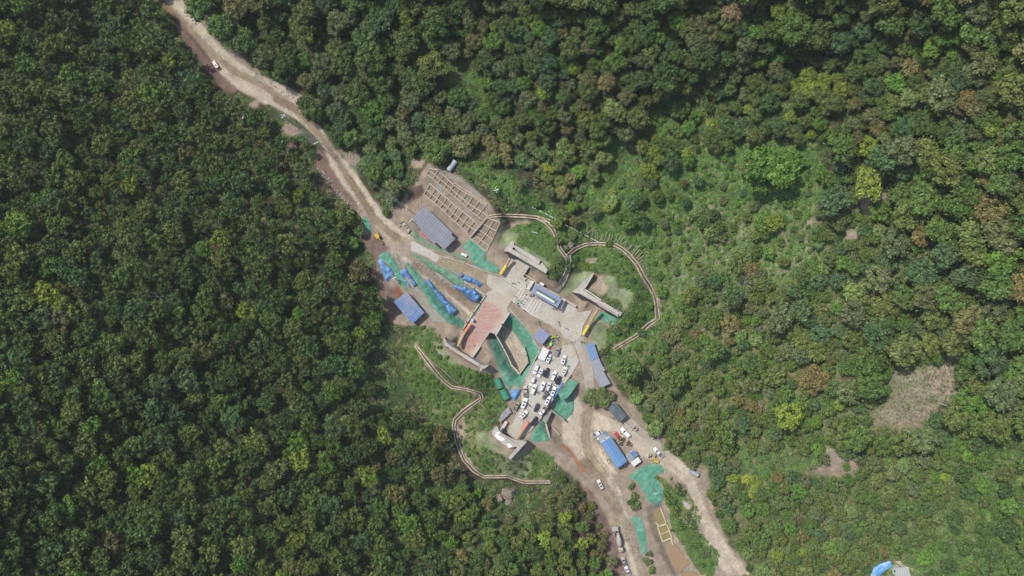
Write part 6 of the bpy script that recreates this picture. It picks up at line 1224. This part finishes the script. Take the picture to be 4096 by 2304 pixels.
put('broad', FD, '180,620,95,n 190,720,80,o 290,640,95,r 320,730,80,n 570,610,80,s 470,730,75,t 530,770,70,s 660,670,85,t 700,730,65,t 900,620,120,o 950,700,90,o 1140,600,100,g 830,790,80,o 720,810,58,Y 760,830,50,y 1040,850,80,b 730,920,70,o 640,870,65,s 960,920,80,n 860,960,80,o 880,1060,90,n 760,1040,75,s 1200,790,70,s 1460,970,58,l 1080,1040,38,t 1040,1110,40,s 980,1200,75,b 880,1280,80,o 830,1370,60,o 1370,1140,80,l 1340,1210,60,y 1590,1160,95,t 1660,1120,80,d 1610,1080,75,b 1830,1100,80,g 1860,1160,50,b 1960,1100,50,g 2120,1160,62,t 1380,1050,45,y 1810,650,90,y 1850,730,70,y 1760,710,80,g 1740,840,90,y 1800,880,60,Y 1770,960,75,s 1660,1000,45,s 2130,660,75,y 2150,730,80,b 2220,530,45,g 2390,540,95,g 2440,590,75,o 2540,580,70,g 2010,410,75,l 2040,470,60,l 1830,520,50,y 2100,960,50,n 2400,1280,75,t 2250,1260,80,l 1900,1370,55,s 1650,1310,95,d 1550,1370,90,g 1700,1380,70,t 1470,1320,60,d 2300,1360,80,g 2440,1400,80,o')
put('scrub', Y6, '1140,140,215,b 1350,200,190,b 1140,310,150,b 1290,330,110,y 1440,90,120,b 1560,130,90,b 980,190,80,l 560,660,75,l 660,670,65,t 640,830,110,l 600,880,85,s 720,900,80,s 740,800,60,b 1150,770,100,b 1290,760,110,y 1080,850,90,l 1180,860,70,g 1350,720,65,b 1000,700,58,s 370,550,58,g 860,800,52,g 390,1140,55,y 150,770,55,s 280,820,55,g 1090,1040,75,g 1230,1060,75,b 1740,860,100,g 1830,870,80,o 1720,950,75,l 1960,1010,80,t 2060,980,80,g 1760,240,85,b 1950,180,80,t 2060,290,75,g 2030,690,75,g 2210,830,90,t 2300,900,90,g 950,440,48,t 1380,1150,75,o 1000,1190,95,s 1120,1290,110,s 930,1290,80,s 580,1270,95,l 520,1350,80,s 680,1350,90,g 90,1290,60,g 270,1260,55,t 1640,1230,95,g 1740,1330,110,t 1800,1210,80,l 2000,1160,95,b 2100,1220,90,g 1550,900,50,s 1760,560,50,s 900,560,40,b')
put('scrub', FF, '1060,240,95,s 1150,300,90,t 1220,270,80,g 900,460,110,o 870,560,90,g 1100,460,90,g 1000,420,80,g 1400,120,130,o 1520,200,100,r 1560,320,120,o 1680,370,90,o 1090,600,75,s 930,640,90,g 850,720,80,o 1080,700,90,g 1150,770,80,o 1570,480,100,o 1500,580,80,n 1600,620,85,s 1350,640,70,g 2050,250,120,g 2180,200,90,b 1960,400,100,t 2090,380,110,g 2170,480,90,g 2390,600,70,b 1570,710,70,b 1480,700,50,b 1420,860,85,l 1430,940,80,t 1560,910,90,l 1740,860,95,o 1840,870,80,g 1960,840,100,o 2050,920,110,o 1900,1010,110,s 2030,1070,120,s 1800,1070,80,s 2320,1080,95,n 2300,1190,80,o 2140,1230,110,r 2240,1300,100,r 2080,1390,85,o 2250,720,85,s 720,870,90,n 640,860,70,n 1040,1130,48,t 1130,1165,40,s 1250,1170,80,t 1350,1210,85,l 1150,1290,100,o 1060,1350,90,o 1290,1290,60,b 960,1070,65,o 930,1170,55,o 930,1340,32,y 560,1260,70,s 500,1370,80,s 430,1330,70,t 1720,1140,42,b 2420,830,100,t 2470,1190,85,g 780,990,45,p')
put('scrub', FG, '380,340,95,s 440,430,85,s 330,420,70,o 540,370,75,n 230,310,70,s 800,390,80,s 880,370,80,g 870,480,110,o 830,590,100,o 700,520,60,n 1340,440,100,o 1440,450,100,g 1310,560,90,o 1220,620,75,s 1560,260,110,g 1500,330,80,g 1610,170,90,b 1400,740,75,s 1480,700,85,o 1680,650,80,g 1030,750,80,g 1090,730,60,g 620,810,70,g 700,800,80,s 670,880,80,s 480,570,70,g 640,620,80,s 720,650,70,g 820,700,80,g 870,860,80,t 1110,880,65,s 1100,950,60,t 1080,1040,68,y 1230,1050,75,Y 1290,1040,60,y 1290,1140,65,y 1270,1200,50,Y 1340,1080,48,y 1410,1020,44,b 1830,500,90,g 1920,480,90,b 1810,390,75,g 2090,480,75,s 2060,330,90,g 2160,290,80,y 1900,300,75,t 1850,640,65,g 1940,640,60,g 2030,650,45,b 1940,750,70,b 2480,100,165,g 1280,310,85,r 1340,330,60,p 1130,250,80,n 1830,40,110,r 1950,70,120,r 1900,140,80,n 2350,320,75,t 2420,440,80,g 1900,1080,50,t 1940,1110,50,t 2220,920,50,b 1250,190,60,g 1440,170,75,s 680,100,30,y')
# the tree that hangs over the road, and those beside the road and the ponds
put('broad', Z7, '420,270,110,s 560,260,110,s 690,310,90,s 470,380,120,s 610,410,100,s 340,350,75,s 720,450,55,d')
put('broad', Z1, '250,150,120,t 170,240,100,s 360,180,120,g 300,300,130,g 430,90,90,t 560,470,140,s 470,420,90,t 540,590,110,s 620,200,90,g 620,300,80,t 470,810,62,g 290,440,80,t')
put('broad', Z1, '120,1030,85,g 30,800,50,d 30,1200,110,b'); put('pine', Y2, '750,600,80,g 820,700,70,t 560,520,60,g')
put('bush', Z8, '730,310,62,g 770,460,85,g 790,570,85,s 720,520,60,g 1050,190,42,n 1240,210,26,s 960,1180,60,s 950,1290,75,s 1000,1400,70,g 1330,370,95,s 1400,400,70,g 1250,500,85,g 1300,650,95,g 1420,720,120,s 1500,820,95,s 1380,850,80,g 1500,600,45,s 1570,950,65,s 1590,1080,70,g 1700,1190,75,s 1650,1330,60,g 1760,1310,50,b 1200,420,70,g 1270,880,40,d')
put('bush', Z2, '1160,840,50,g 980,900,45,g 680,1040,75,o 720,1130,65,d 1540,880,48,g 1680,1040,55,g 1240,870,48,d 1940,750,55,d 620,1130,40,g')
put('bush', Y6, '220,690,50,b 130,660,45,g 90,620,45,y 440,700,60,g 300,720,50,b 200,850,45,g 560,560,40,b 900,720,40,o 520,1180,45,o')

# fill the woods: zones with spacing and a mix of tones
AVOID = [(ROAD_L, 6), (SITE_EARTH, -22), (ROAD_R, 4)]
PINEZ = [(-260, -240), (600, -240), (628, 0), (690, 130), (790, 280), (850, 350), (905, 375), (960, 400), (1010, 440), (1040, 500), (1130, 560), (1200, 600), (1240, 660), (1270, 730), (1330, 820), (1380, 880), (1420, 960), (1440, 1040), (1470, 1120), (1500, 1200), (1540, 1290), (1460, 1400), (1480, 1520), (1560, 1620), (1650, 1690), (1740, 1700), (1790, 1760), (1820, 1850), (1860, 1920), (1930, 1960), (1880, 2020), (1960, 2080), (2100, 2110), (2300, 2020), (2360, 2120), (2400, 2220), (2450, 2340), (2560, 2560), (-260, 2560)]
BROADZ = [(720, -240), (745, 0), (830, 70), (900, 180), (970, 260), (1060, 320), (1210, 400), (1250, 500), (1330, 570), (1350, 640), (1450, 790), (1530, 760), (1560, 680), (1640, 620), (1800, 600), (1900, 640), (2030, 660), (2150, 720), (2240, 830), (2280, 900), (2400, 930), (2530, 900), (2640, 820), (2700, 640), (2960, 560), (3280, 560), (3300, 440), (3420, 420), (3500, 300), (3700, 200), (3800, -240)]
SCRUBZ = [(3700, -240), (4340, -240), (4340, 2560), (3020, 2560), (2960, 2200), (2850, 2020), (2800, 1880), (2640, 1760), (2560, 1620), (2480, 1540), (2460, 1470), (2600, 1400), (2700, 1300), (2740, 1210), (2850, 1140), (3080, 1180), (3200, 1120), (3330, 1010), (3260, 860), (3330, 680), (3300, 560), (3400, 420), (3560, 280)]
HOLES = [RAVINE, RAVINE2, SLOPE, RAVINE3] + [b[0] for b in BARE if b[1] != 'scrub'] + [FG((1150, 760), (1800, 760), (2000, 850), (1950, 1000), (1450, 1000), (1180, 960)), [(3800, 1750), (4400, 1650), (4400, 2560), (3900, 2560), (3560, 2400), (3480, 2230), (3700, 2160), (3800, 2000)]]
cell = {}

def near_ok(x, y, r, kk):
    ci, cj = int(x//100), int(y//100)
    for i in range(ci-2, ci+3):
        for j in range(cj-2, cj+3):
            for (a, b, q) in cell.get((i, j), ()):
                if (a-x)**2 + (b-y)**2 < (kk*(r+q))**2: return False
    return True
def reg(x, y, r): cell.setdefault((int(x//100), int(y//100)), []).append((x, y, r))
for t_ in trees: reg(t_[1], t_[2], t_[3])
def fill(kind, zone, n, r0, r1, mix, kk, holes=HOLES, edge=10, hole_keep=0):
    z = np.array(zone); x0, y0 = z.min(0); x1, y1 = z.max(0)
    Q = np.stack([x0 + (x1-x0)*rng.random(n), y0 + (y1-y0)*rng.random(n)], 1)
    ok = sdist(Q, zone) > edge*.3
    for pl, e in AVOID: ok &= sdist(Q, pl) < -e - r0*.5
    if kind == 'bush':
        for d_ in DRAINS: ok &= ldist(Q, d_[::3] + [d_[-1]]) > 12
    for h in holes: ok &= (sdist(Q, h) < -2) | (rng.random(n) < hole_keep)
    Q = Q[ok]; u = rng.random(len(Q)); clear = {(float(x), float(y)): float(d_) for (x, y), d_ in zip(Q, np.maximum(sdist(Q, BARE[0][0]), sdist(Q, BARE[1][0])))}
    names = list(mix); w = np.cumsum([mix[m_] for m_ in names]); w = w/w[-1]
    tn = fnoise(Q[:, 0], Q[:, 1], 110, 77)
    order = []
    for (x, y), a, b in zip(Q, u, tn):
        rr_ = r0 + (r1-r0)*a**1.35
        if kind == 'scrub' and 2850 < x < 3950 and y > 1780: rr_ = min(rr_, 26 + 14*a)
        if kind == 'pine' and x > 1750 and y > 1930: rr_ = min(rr_, 24 + 16*a); b = .42 + .45*b
        order.append((rr_, x, y, b))
    for r, x, y, b in order[:len(order)//4]: pass
    order = sorted(order[:len(order)//3], reverse=True) + order[len(order)//3:]
    for r, x, y, b in order:
        if clear[(float(x), float(y))] > -r*.75: continue
        if near_ok(x, y, r, kk):
            reg(x, y, r); v_ = min(.999, max(0, (b - .5)*1.1 + .5 + R.uniform(-.42, .42)))
            trees.append((kind, x, y, r, SHORT[names[int(np.searchsorted(w, v_))]]))
fill('pine', PINEZ, 18000, 24, 56, dict(t=12, d=30, g=34, b=5, o=20, s=5, n=6, y=2), .60)  # dark-leaved pines; their deep tones also stand in for the dim upper left
fill('broad', BROADZ, 12000, 28, 70, dict(t=12, d=14, g=34, b=8, o=22, s=12, n=8), .64)
fill('scrub', SCRUBZ, 16000, 24, 70, dict(t=12, s=14, g=30, l=5, o=26, b=7, y=4, n=5, r=1), .62)
LOWR = [(3250, 1850), (3700, 1700), (3950, 1850), (3850, 2100), (3560, 2240), (3500, 2560), (3020, 2560), (2960, 2200), (3050, 1950)]
fill('pine', [(1930, 1990), (2100, 2080), (2190, 1990), (2250, 1900), (2310, 1925), (2360, 2000), (2400, 2090), (2440, 2190), (2480, 2304), (2560, 2560), (2300, 2560), (2050, 2150)], 1500, 16, 32, dict(g=10, o=14, n=8, s=4), .7)
fill('pine', PINEZ, 3500, 13, 24, dict(d=16, g=6), .74)  # low infill in dark tones: shade between crowns put into leaf colour
fill('broad', BROADZ, 3000, 13, 24, dict(d=16, g=8), .74)  # upper wood likewise: gaps between crowns shaded by dark leaf tones
fill('scrub', SCRUBZ, 8000, 13, 26, dict(g=12, d=6, o=6, b=3), .72)
fill('scrub', [(3800, 1700), (4340, 1620), (4340, 2560), (3850, 2560), (3560, 2400), (3480, 2230), (3700, 2160), (3800, 2000)], 2600, 18, 50, dict(g=12, b=4, d=8, o=4), .82, [(Y8((850, 1150), (1300, 1250), (1400, 1500), (500, 1500), (560, 1250)))])
fill('bush', [(3800, 1700), (4340, 1620), (4340, 2560), (3560, 2560), (3480, 2230), (3700, 2160), (3800, 2000)], 900, 8, 18, dict(g=10, b=6, d=6, o=4), .9, [(Y8((850, 1150), (1300, 1250), (1400, 1500), (500, 1500), (560, 1250)))])
fill('scrub', SLOPE, 900, 15, 30, dict(g=30, b=20, s=20, t=10), 1.15, [RAVINE, RAVINE2])
fill('bush', SLOPE, 2600, 7, 17, dict(g=30, b=30, s=10, t=10, d=10), .9, [RAVINE])
fill('bush', [(2400, 1400), (2640, 1200), (2760, 1300), (2700, 1700), (2600, 1650), (2470, 1520)], 900, 10, 26, dict(g=30, b=20, s=20, t=10, n=6), .75, [])
for zi in (0, 1): fill('bush', VEG[zi][0], 1500, 6, 15, dict(g=30, b=20, o=20, s=10, d=6), 1.0, [ln for ln in []] + [PLAZA, DECK, CARPARK])
for zi in (7, 10): fill('bush', VEG[zi][0], 500, 6, 17, dict(g=30, b=30, d=12), .9, [q_[0] for q_ in VEG if q_[1] in ('seeded', 'soil', 'drygrass')])
fill('bush', RAVINE3, 260, 14, 28, dict(g=3, b=3, d=2), .8, [])

# ---- from the list to objects: the 300 largest of a kind singly, the rest as one mass each
def in_view(x, y, r): return -r < x < 4096 + r and -r < y < 2304 + r
LANDM = [((1263, 570), 'the tall roadside pole'), ((866, 262), 'the pale pinkish car'), ((1210, 390), 'the road bend'), ((820, 70), 'the top power line'), ((1500, 800), 'the straight dirt road'),
         ((1740, 910), 'the grey roofed shed'), ((1850, 780), 'the concrete lattice'), ((1980, 765), 'the lattice pole'), ((1640, 1230), 'the blue roofed hut'), ((2450, 1000), 'the rod lined drain'),
         ((2600, 1300), 'the straight drain'), ((3080, 650), 'the huge bright crown'), ((3650, 1560), 'the bare clearing'), ((3430, 830), 'the small earth patch'), ((2400, 1630), 'the dark roadside shed'), ((2700, 1850), 'the gravel road'), ((2900, 2200), 'the lower gravel road'),
         ((2650, 2100), 'the settling ponds'), ((1820, 1850), 'the lower curved drain'), ((2020, 1980), 'the big rocks'), ((3000, 1920), 'the yellow green tree'), ((3560, 2290), 'the corner sheet'), ((2480, 680), 'the shaded ravine'), ((1900, 320), 'the grassy gully'), ((3150, 370), 'the broad olive crown'), ((640, 1190), 'the bleached dead tree'),
         ((240, 930), 'the forked dead tree'), ((60, 60), 'the top left corner'), ((4030, 60), 'the top right corner'), ((60, 2240), 'the bottom left corner'), ((1200, 2240), 'the bottom edge'), ((2100, 30), 'the top edge'), ((30, 1200), 'the left edge'), ((4060, 1200), 'the right edge'), ((3880, 2100), 'the green meadow'), ((270, 500), 'the yellowing crown'), ((700, 330), 'the bare grey tree'),
         ((2900, 60), 'the dry tan crowns'), ((3500, 100), 'the dark gully'), ((1000, 1700), 'the lower left wood'), ((1500, 1500), 'the scrub slope'), ((700, 2000), 'the low wood edge')]
KINDN = dict(pine=('pine_tree', 'tree', 'pine', 'pines in the wood left of the road'), broad=('broadleaf_tree', 'tree', 'broadleaf tree', 'broadleaf trees in the upper wood'),
             scrub=('hillside_tree', 'tree', 'hillside tree', 'trees on the right hillside'), bush=('bush', 'bush', 'bush', 'bushes on the open slopes'))
def where(x, y):
    d, (p, nm) = min(((math.hypot(x-q[0][0], y-q[0][1]), q) for q in LANDM), key=lambda t_: t_[0])
    dx, dy = x - p[0], y - p[1]
    if d < 45: rel = 'close beside'
    else:
        a = math.degrees(math.atan2(-dy, dx)) % 360
        rel = ['right of', 'up-right of', 'above', 'up-left of', 'left of', 'down-left of', 'below', 'down-right of'][int(((a + 22.5) % 360)//45)]
        rel = ('just ' if d < 110 else 'slightly ' if d < 190 else '' if d < 300 else 'well ' if d < 430 else 'far ') + rel
    return f'{rel} {nm}'
for kind in ('pine', 'broad', 'scrub', 'bush'):
    L_ = [t_ for t_ in trees if t_[0] == kind]; L_.sort(key=lambda t_: (not in_view(*t_[1:4]), -t_[3]))
    single, mass = L_[:300], L_[300:]; nm, cat, word, grp = KINDN[kind]
    hfac = dict(pine=1.9, broad=1.6, scrub=1.25, bush=.9)[kind]
    data = []
    for q, (_, x, y, r, tone) in enumerate(single + mass):
        rr = r*S*.97; hh = rr*hfac*R.uniform(.8, 1.3)*(.55 if r < 26 and kind != 'bush' else 1) + (3.5 if 58 < r < 62 and kind != 'bush' else 0) + (9 if r >= 62 else 0)*(kind == 'scrub') + (5 if r >= 62 else 0)*(kind == 'broad'); z0 = T(x, y)
        # the crown, not the foot, lies where the photograph shows it
        for _i in range(3): foot = P((x, y), z0 + hh*.6); fx, fy = PX(Vector((foot.x, foot.y, z0))); z0 = T(fx, fy)
        foot.z = z0; cr = np.array(TONE[tone])*(np.array([1.02, .98, .72]) if kind == 'pine' else np.array([1.03, 1, .85]))*R.uniform(.86, 1.14)*(1.55 if kind == 'pine' and x > 1750 and y > 1930 else 1.18 if kind == 'pine' else 1.75 if 1400 < x < 2560 and 550 < y < 1750 and kind != 'bush' else 1.55 if kind in ('scrub', 'bush') else 1.22)*np.array([R.uniform(.92, 1.08), 1, R.uniform(.9, 1.1)])  # hillside and bush factor puts the sunlit brightness of the right into leaf colour
        data.append((foot, rr, hh, R.random()*6.283, [float(c_) for c_ in cr], R.randrange(len(CROWN[kind])), x, y, tone, R.uniform(.85, 1.15)))
    used = {}
    for q, (foot, rr, hh, rz, cr, var, x, y, tone, asp) in enumerate(data[:len(single)]):
        e = empty(nm, foot, rz)
        size = 'very large' if rr > 6.6 else 'large' if rr > 5.2 else 'mid sized' if rr > 3.9 else 'small' if rr > 2.2 else 'tiny'
        tag(e, f'{size} {tone} {word} {where(x, y)}', cat, grp)
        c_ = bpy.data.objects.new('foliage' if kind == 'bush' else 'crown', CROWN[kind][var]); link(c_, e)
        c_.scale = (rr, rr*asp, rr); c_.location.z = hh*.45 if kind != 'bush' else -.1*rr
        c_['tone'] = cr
        if kind != 'bush':
            t_ = bpy.data.objects.new('trunk', LIMB[q % 4]); link(t_, e); t_.scale = (rr, rr*asp, (hh*.45 + rr*.4)/.62)
    if mass:
        M_ = data[len(single):]
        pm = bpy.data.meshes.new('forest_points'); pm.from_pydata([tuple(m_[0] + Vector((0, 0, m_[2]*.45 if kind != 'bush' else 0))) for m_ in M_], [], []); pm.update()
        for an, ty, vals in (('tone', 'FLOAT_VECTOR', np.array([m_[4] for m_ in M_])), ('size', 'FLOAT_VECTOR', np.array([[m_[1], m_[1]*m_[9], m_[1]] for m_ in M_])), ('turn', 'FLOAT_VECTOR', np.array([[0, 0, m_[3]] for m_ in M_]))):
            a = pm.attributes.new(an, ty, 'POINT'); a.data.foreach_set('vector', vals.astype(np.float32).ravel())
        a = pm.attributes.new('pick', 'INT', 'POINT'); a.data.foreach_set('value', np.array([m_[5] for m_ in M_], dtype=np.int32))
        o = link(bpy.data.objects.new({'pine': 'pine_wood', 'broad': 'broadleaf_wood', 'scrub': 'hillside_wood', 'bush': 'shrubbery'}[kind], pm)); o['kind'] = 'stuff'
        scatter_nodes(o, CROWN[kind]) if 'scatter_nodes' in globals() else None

# bleached bare trees standing among the leaves
for f, x, y, r, lb in [(fr(0, 500, 2.5156), 620, 1080, 95, 'forked bleached dead tree at the left of the wood'), (fr(0, 1050, 2.5156), 1580, 350, 75, 'small white dead tree in the middle of the left wood'), (fr(0, 1050, 2.5156), 235, 340, 60, 'thin white dead tree near the left edge'), (fr(0, 1050, 2.5156), 1930, 1180, 60, 'low bleached dead tree left of the bottom wood'),
                       (Y1, 570, 990, 150, 'wide bare grey tree below the pale pinkish car'), (fr(900, 1728, 2.5156), 880, 300, 60, 'small dead tree in the lower wood'), (fr(900, 1728, 2.5156), 1910, 470, 55, 'crooked dead tree near the looping drain'), (X5, 1190, 1320, 70, 'bleached dead branches at the bottom edge'),
                       (FE, 1645, 730, 50, 'white dead tree on the right slope among dense crowns'), (FF, 1600, 790, 60, 'dead branches below the bright green hillside tree'), (FF, 1480, 320, 90, 'grey bare tree among dull olive crowns'), (FD, 415, 560, 55, 'bare grey tree above the earth patches'), (Y7, 1440, 990, 95, 'pale fallen branches at the foot of the bare clearing'), (Y7, 1850, 720, 110, 'long pale fallen branches right of the bare clearing'), (FG, 1290, 100, 80, 'dead limbs in the brown crowns of the right wood'), (fr(0, 1728, 2.5156), 2250, 860, 55, 'small bare tree in the bottom left wood')]:
    p = f((x, y)); rr = r/f.s*S; v = P(p, T(*p) + rr*1.5); e = empty('dead_tree', Vector((v.x, v.y, v.z - rr*1.5)), R.random()*6); tag(e, lb, 'tree', 'bleached dead trees'); o = link(bpy.data.objects.new('branches', BARETREE[R.randrange(4)]), e); o.scale = (rr, rr, rr*2.1)
# ------------------------------------------------------------ undergrowth, weeds, twigs and stones nobody could count
def clump(name, seed, n, leaf):
    g = np.random.default_rng(seed); a = g.random(n)*6.283; r = np.sqrt(g.random(n)); q = np.stack([r*np.cos(a), r*np.sin(a), .12 + .5*(1-r**2)*g.random(n)], 1)
    nn = q*np.array([.6, .6, 0]) + np.array([0, 0, .8]) + g.normal(size=(n, 3))*.35; nn /= np.linalg.norm(nn, axis=1)[:, None]
    t1 = np.cross(nn, g.normal(size=(n, 3))); t1 /= np.linalg.norm(t1, axis=1)[:, None]; t2 = np.cross(nn, t1); sz = (leaf*(.6 + .8*g.random(n)))[:, None]
    V = np.stack([q - t1*sz, q - t2*sz*.6, q + t1*sz, q + t2*sz*.6], 1).reshape(-1, 3)
    me = bpy.data.meshes.new(name); me.from_pydata(V.tolist(), [], [(4*i, 4*i+1, 4*i+2, 4*i+3) for i in range(n)]); me.update(); me.materials.append(M_LEAF)
    s_ = me.attributes.new('shade', 'FLOAT', 'POINT'); s_.data.foreach_set('value', np.repeat(.7 + .5*g.random(n), 4).astype(np.float32)); return me
CL = [clump('clump', 900 + i, 46, .22) for i in range(4)]
PAVED = [RAMP, PLAZA, DECK, CARPARK, ROAD_L, ROAD_R] + PALES
def cover(name, zone, n, s0, s1, tones, holes=(), keep_noise=None):
    z = np.array(zone); x0, y0 = z.min(0); x1, y1 = z.max(0)
    Q = np.stack([x0 + (x1-x0)*rng.random(n), y0 + (y1-y0)*rng.random(n)], 1); ok = sdist(Q, zone) > 0
    for h in holes: ok &= sdist(Q, h) < -3
    if keep_noise: ok &= fnoise(Q[:, 0], Q[:, 1], keep_noise[0], 55) + .25*rng.random(n) > keep_noise[1]
    for d_ in DRAINS:
        dn = np.array(d_[::2]); i_ = np.where(ok)[0]
        if len(i_): ok[i_[ldist(Q[i_], [tuple(c_) for c_ in dn]) < 11]] = False
    Q = Q[ok]; n = len(Q); Z = Tv(Q[:, 0], Q[:, 1]); k_ = S*(H-Z)/H
    pts = np.stack([(Q[:, 0]-2048)*k_, (1152-Q[:, 1])*k_, Z], 1); pick = rng.integers(0, 4, n)
    tt = np.array([TONE[t_] for t_ in tones])[rng.integers(0, len(tones), n)]*1.75*(.75 + .5*fnoise(Q[:, 0], Q[:, 1], 40, 66))[:, None]*(.8 + .4*rng.random((n, 1)))
    s_ = (s0 + (s1-s0)*rng.random(n)**1.6); sz = np.stack([s_, s_, s_*(.7 + .5*rng.random(n))], 1)
    return point_cloud(name, pts.tolist(), tt, sz, pick, CL)
BG = [b[0] for b in BARE]
cover('undergrowth', [(-260, -240), (4340, -240), (4340, 2560), (-260, 2560)], 60000, .7, 2.0, ['dark green', 'mid green', 'olive green', 'brownish'], [SITE_EARTH, SLOPE, ROAD_L, ROAD_R] + BG + [q_[0] for q_ in VEG], (60, .42))
cover('slope_weeds', SLOPE, 26000, .35, 1.1, ['bright green', 'bright green', 'light green', 'mid green'], [ROAD_R, SITE_EARTH], (26, .42))
cover('ravine_weeds', RAVINE, 2600, .4, 1.2, ['mid green', 'bright green'], []); cover('gully_weeds', RAVINE2, 2600, .4, 1.2, ['mid green', 'bright green'], [])
cover('meadow_weeds', [(3700, 1750), (4340, 1650), (4340, 2560), (3560, 2560), (3500, 2200), (3800, 2000)], 9000, .5, 1.4, ['bright green', 'mid green', 'mid green'], [], (40, .45))
cover('brush', LOWR, 9000, .5, 1.4, ['olive green', 'grey green', 'brownish', 'mid green'], BG)
cover('dry_weeds', BARE[0][0], 1500, .2, .7, ['olive green', 'brownish', 'pinkish dry', 'mid green'], [])
for i, v_ in enumerate(VEG):
    if v_[1] in ('scrub', 'green', 'dgreen') and i < 24: cover('weeds', v_[0], int(sdist([(0, 0)], v_[0])[0]*0) + [9000, 9000, 0, 0, 0, 1500, 0, 3600, 0, 0, 9000, 0, 0, 0, 0, 0, 0, 5000, 8000, 0, 0][i] if i < 21 else 0, .3, .95, ['mid green', 'bright green', 'mid green', 'olive green'], PAVED[:4] + [q_[0] for q_ in VEG if q_[1] in ('seeded', 'soil', 'drygrass', 'pale')], (24, .5)) if [9000, 9000, 0, 0, 0, 1500, 0, 3600, 0, 0, 9000, 0, 0, 0, 0, 0, 0, 5000, 8000, 0, 0][i] else None
# loose stones along the worked edges
bm = bmesh.new(); bmesh.ops.create_icosphere(bm, subdivisions=1, radius=1)
ST = []
for q in range(3):
    b2 = bm.copy()
    for v in b2.verts: v.co = Vector((v.co.x*(1 + .4*noise.noise(v.co*2 + Vector((q*5, 0, 0)))), v.co.y*(.8 + .4*noise.noise(v.co*2 + Vector((0, q*5, 0)))), v.co.z*.7))
    m_ = bpy.data.meshes.new('stone'); b2.to_mesh(m_); b2.free(); m_.materials.append(M_STONE := mat('stone', (.30, .26, .215), .95, .3, 2, .3)); ST.append(m_)
pts = []; sz = []
for ln, w_, n_ in [(Z3((520, 160), (560, 330), (640, 480)), 14, 160), (Z3((900, 400), (1150, 590), (1330, 720), (1540, 830)), 6, 260), (Z3((1180, 800), (1300, 900), (1500, 1100), (1620, 1200)), 7, 160), (Z3((1690, 1290), (1740, 1380)), 12, 130), (Z3((880, 860), (880, 960)), 9, 60), (Z5((1090, 550), (1260, 530), (1290, 480)), 9, 120), (Z8((480, 240), (560, 420), (640, 560)), 16, 260),
                   (Z8((620, 560), (760, 1000), (900, 1449)), 6, 160), (Z8((1450, 470), (1560, 700), (1650, 930)), 9, 200), (Z8((1550, 230), (1620, 400), (1720, 600)), 7, 120), (Z8((1430, 1380), (1500, 1370), (1580, 1440)), 7, 80), (Y3((1330, 770), (1500, 820)), 12, 120), (Z7((870, 1010), (1010, 1080)), 14, 160), (Z7((1150, 1270), (1290, 1250)), 8, 90), (Y1((560, 60), (1000, 480), (1500, 950), (1950, 1200)), 12, 260), (Y2((1180, 670), (1400, 800)), 18, 120), (Y2((840, 860), (1120, 1180), (1400, 1449)), 12, 260), (Z1((420, 700), (620, 900)), 22, 160), (Z1((860, 640), (960, 760)), 18, 120), (Z2((1840, 1100), (2100, 1449)), 22, 60)]:
    q = densify(ln, 3, 0, 1, False)
    for _ in range(n_):
        a = q[R.randrange(len(q))]; p = (a[0] + R.gauss(0, w_*.6), a[1] + R.gauss(0, w_*.6)); pts.append(tuple(P(p) + Vector((0, 0, .1)))); s_ = .12 + .5*R.random()**3; sz.append((s_, s_*R.uniform(.6, 1.2), s_*.6))
point_cloud('rubble', pts, np.full((len(pts), 3), .3), np.array(sz), rng.integers(0, 3, len(pts)), ST)
# ------------------------------------------------------------ thin air volume added to lift the shadows
mb = MB(); zl = float(GZ.min()) - 1; mb.box((0, 0, (zl + H + 4)/2), (760, 560, H + 4 - zl)); hz = mb.build('haze', None, None, origin=False); hz['kind'] = 'stuff'
hm = bpy.data.materials.new('added_haze_air'); hm.use_nodes = True; hn = hm.node_tree.nodes; hn.remove(hn['Principled BSDF']); pv = hn.new('ShaderNodeVolumePrincipled')
pv.inputs['Density'].default_value = .00007; pv.inputs['Color'].default_value = (.90, .95, 1, 1); hm.node_tree.links.new(pv.outputs[0], hn['Material Output'].inputs['Volume']); hz.data.materials.append(hm)
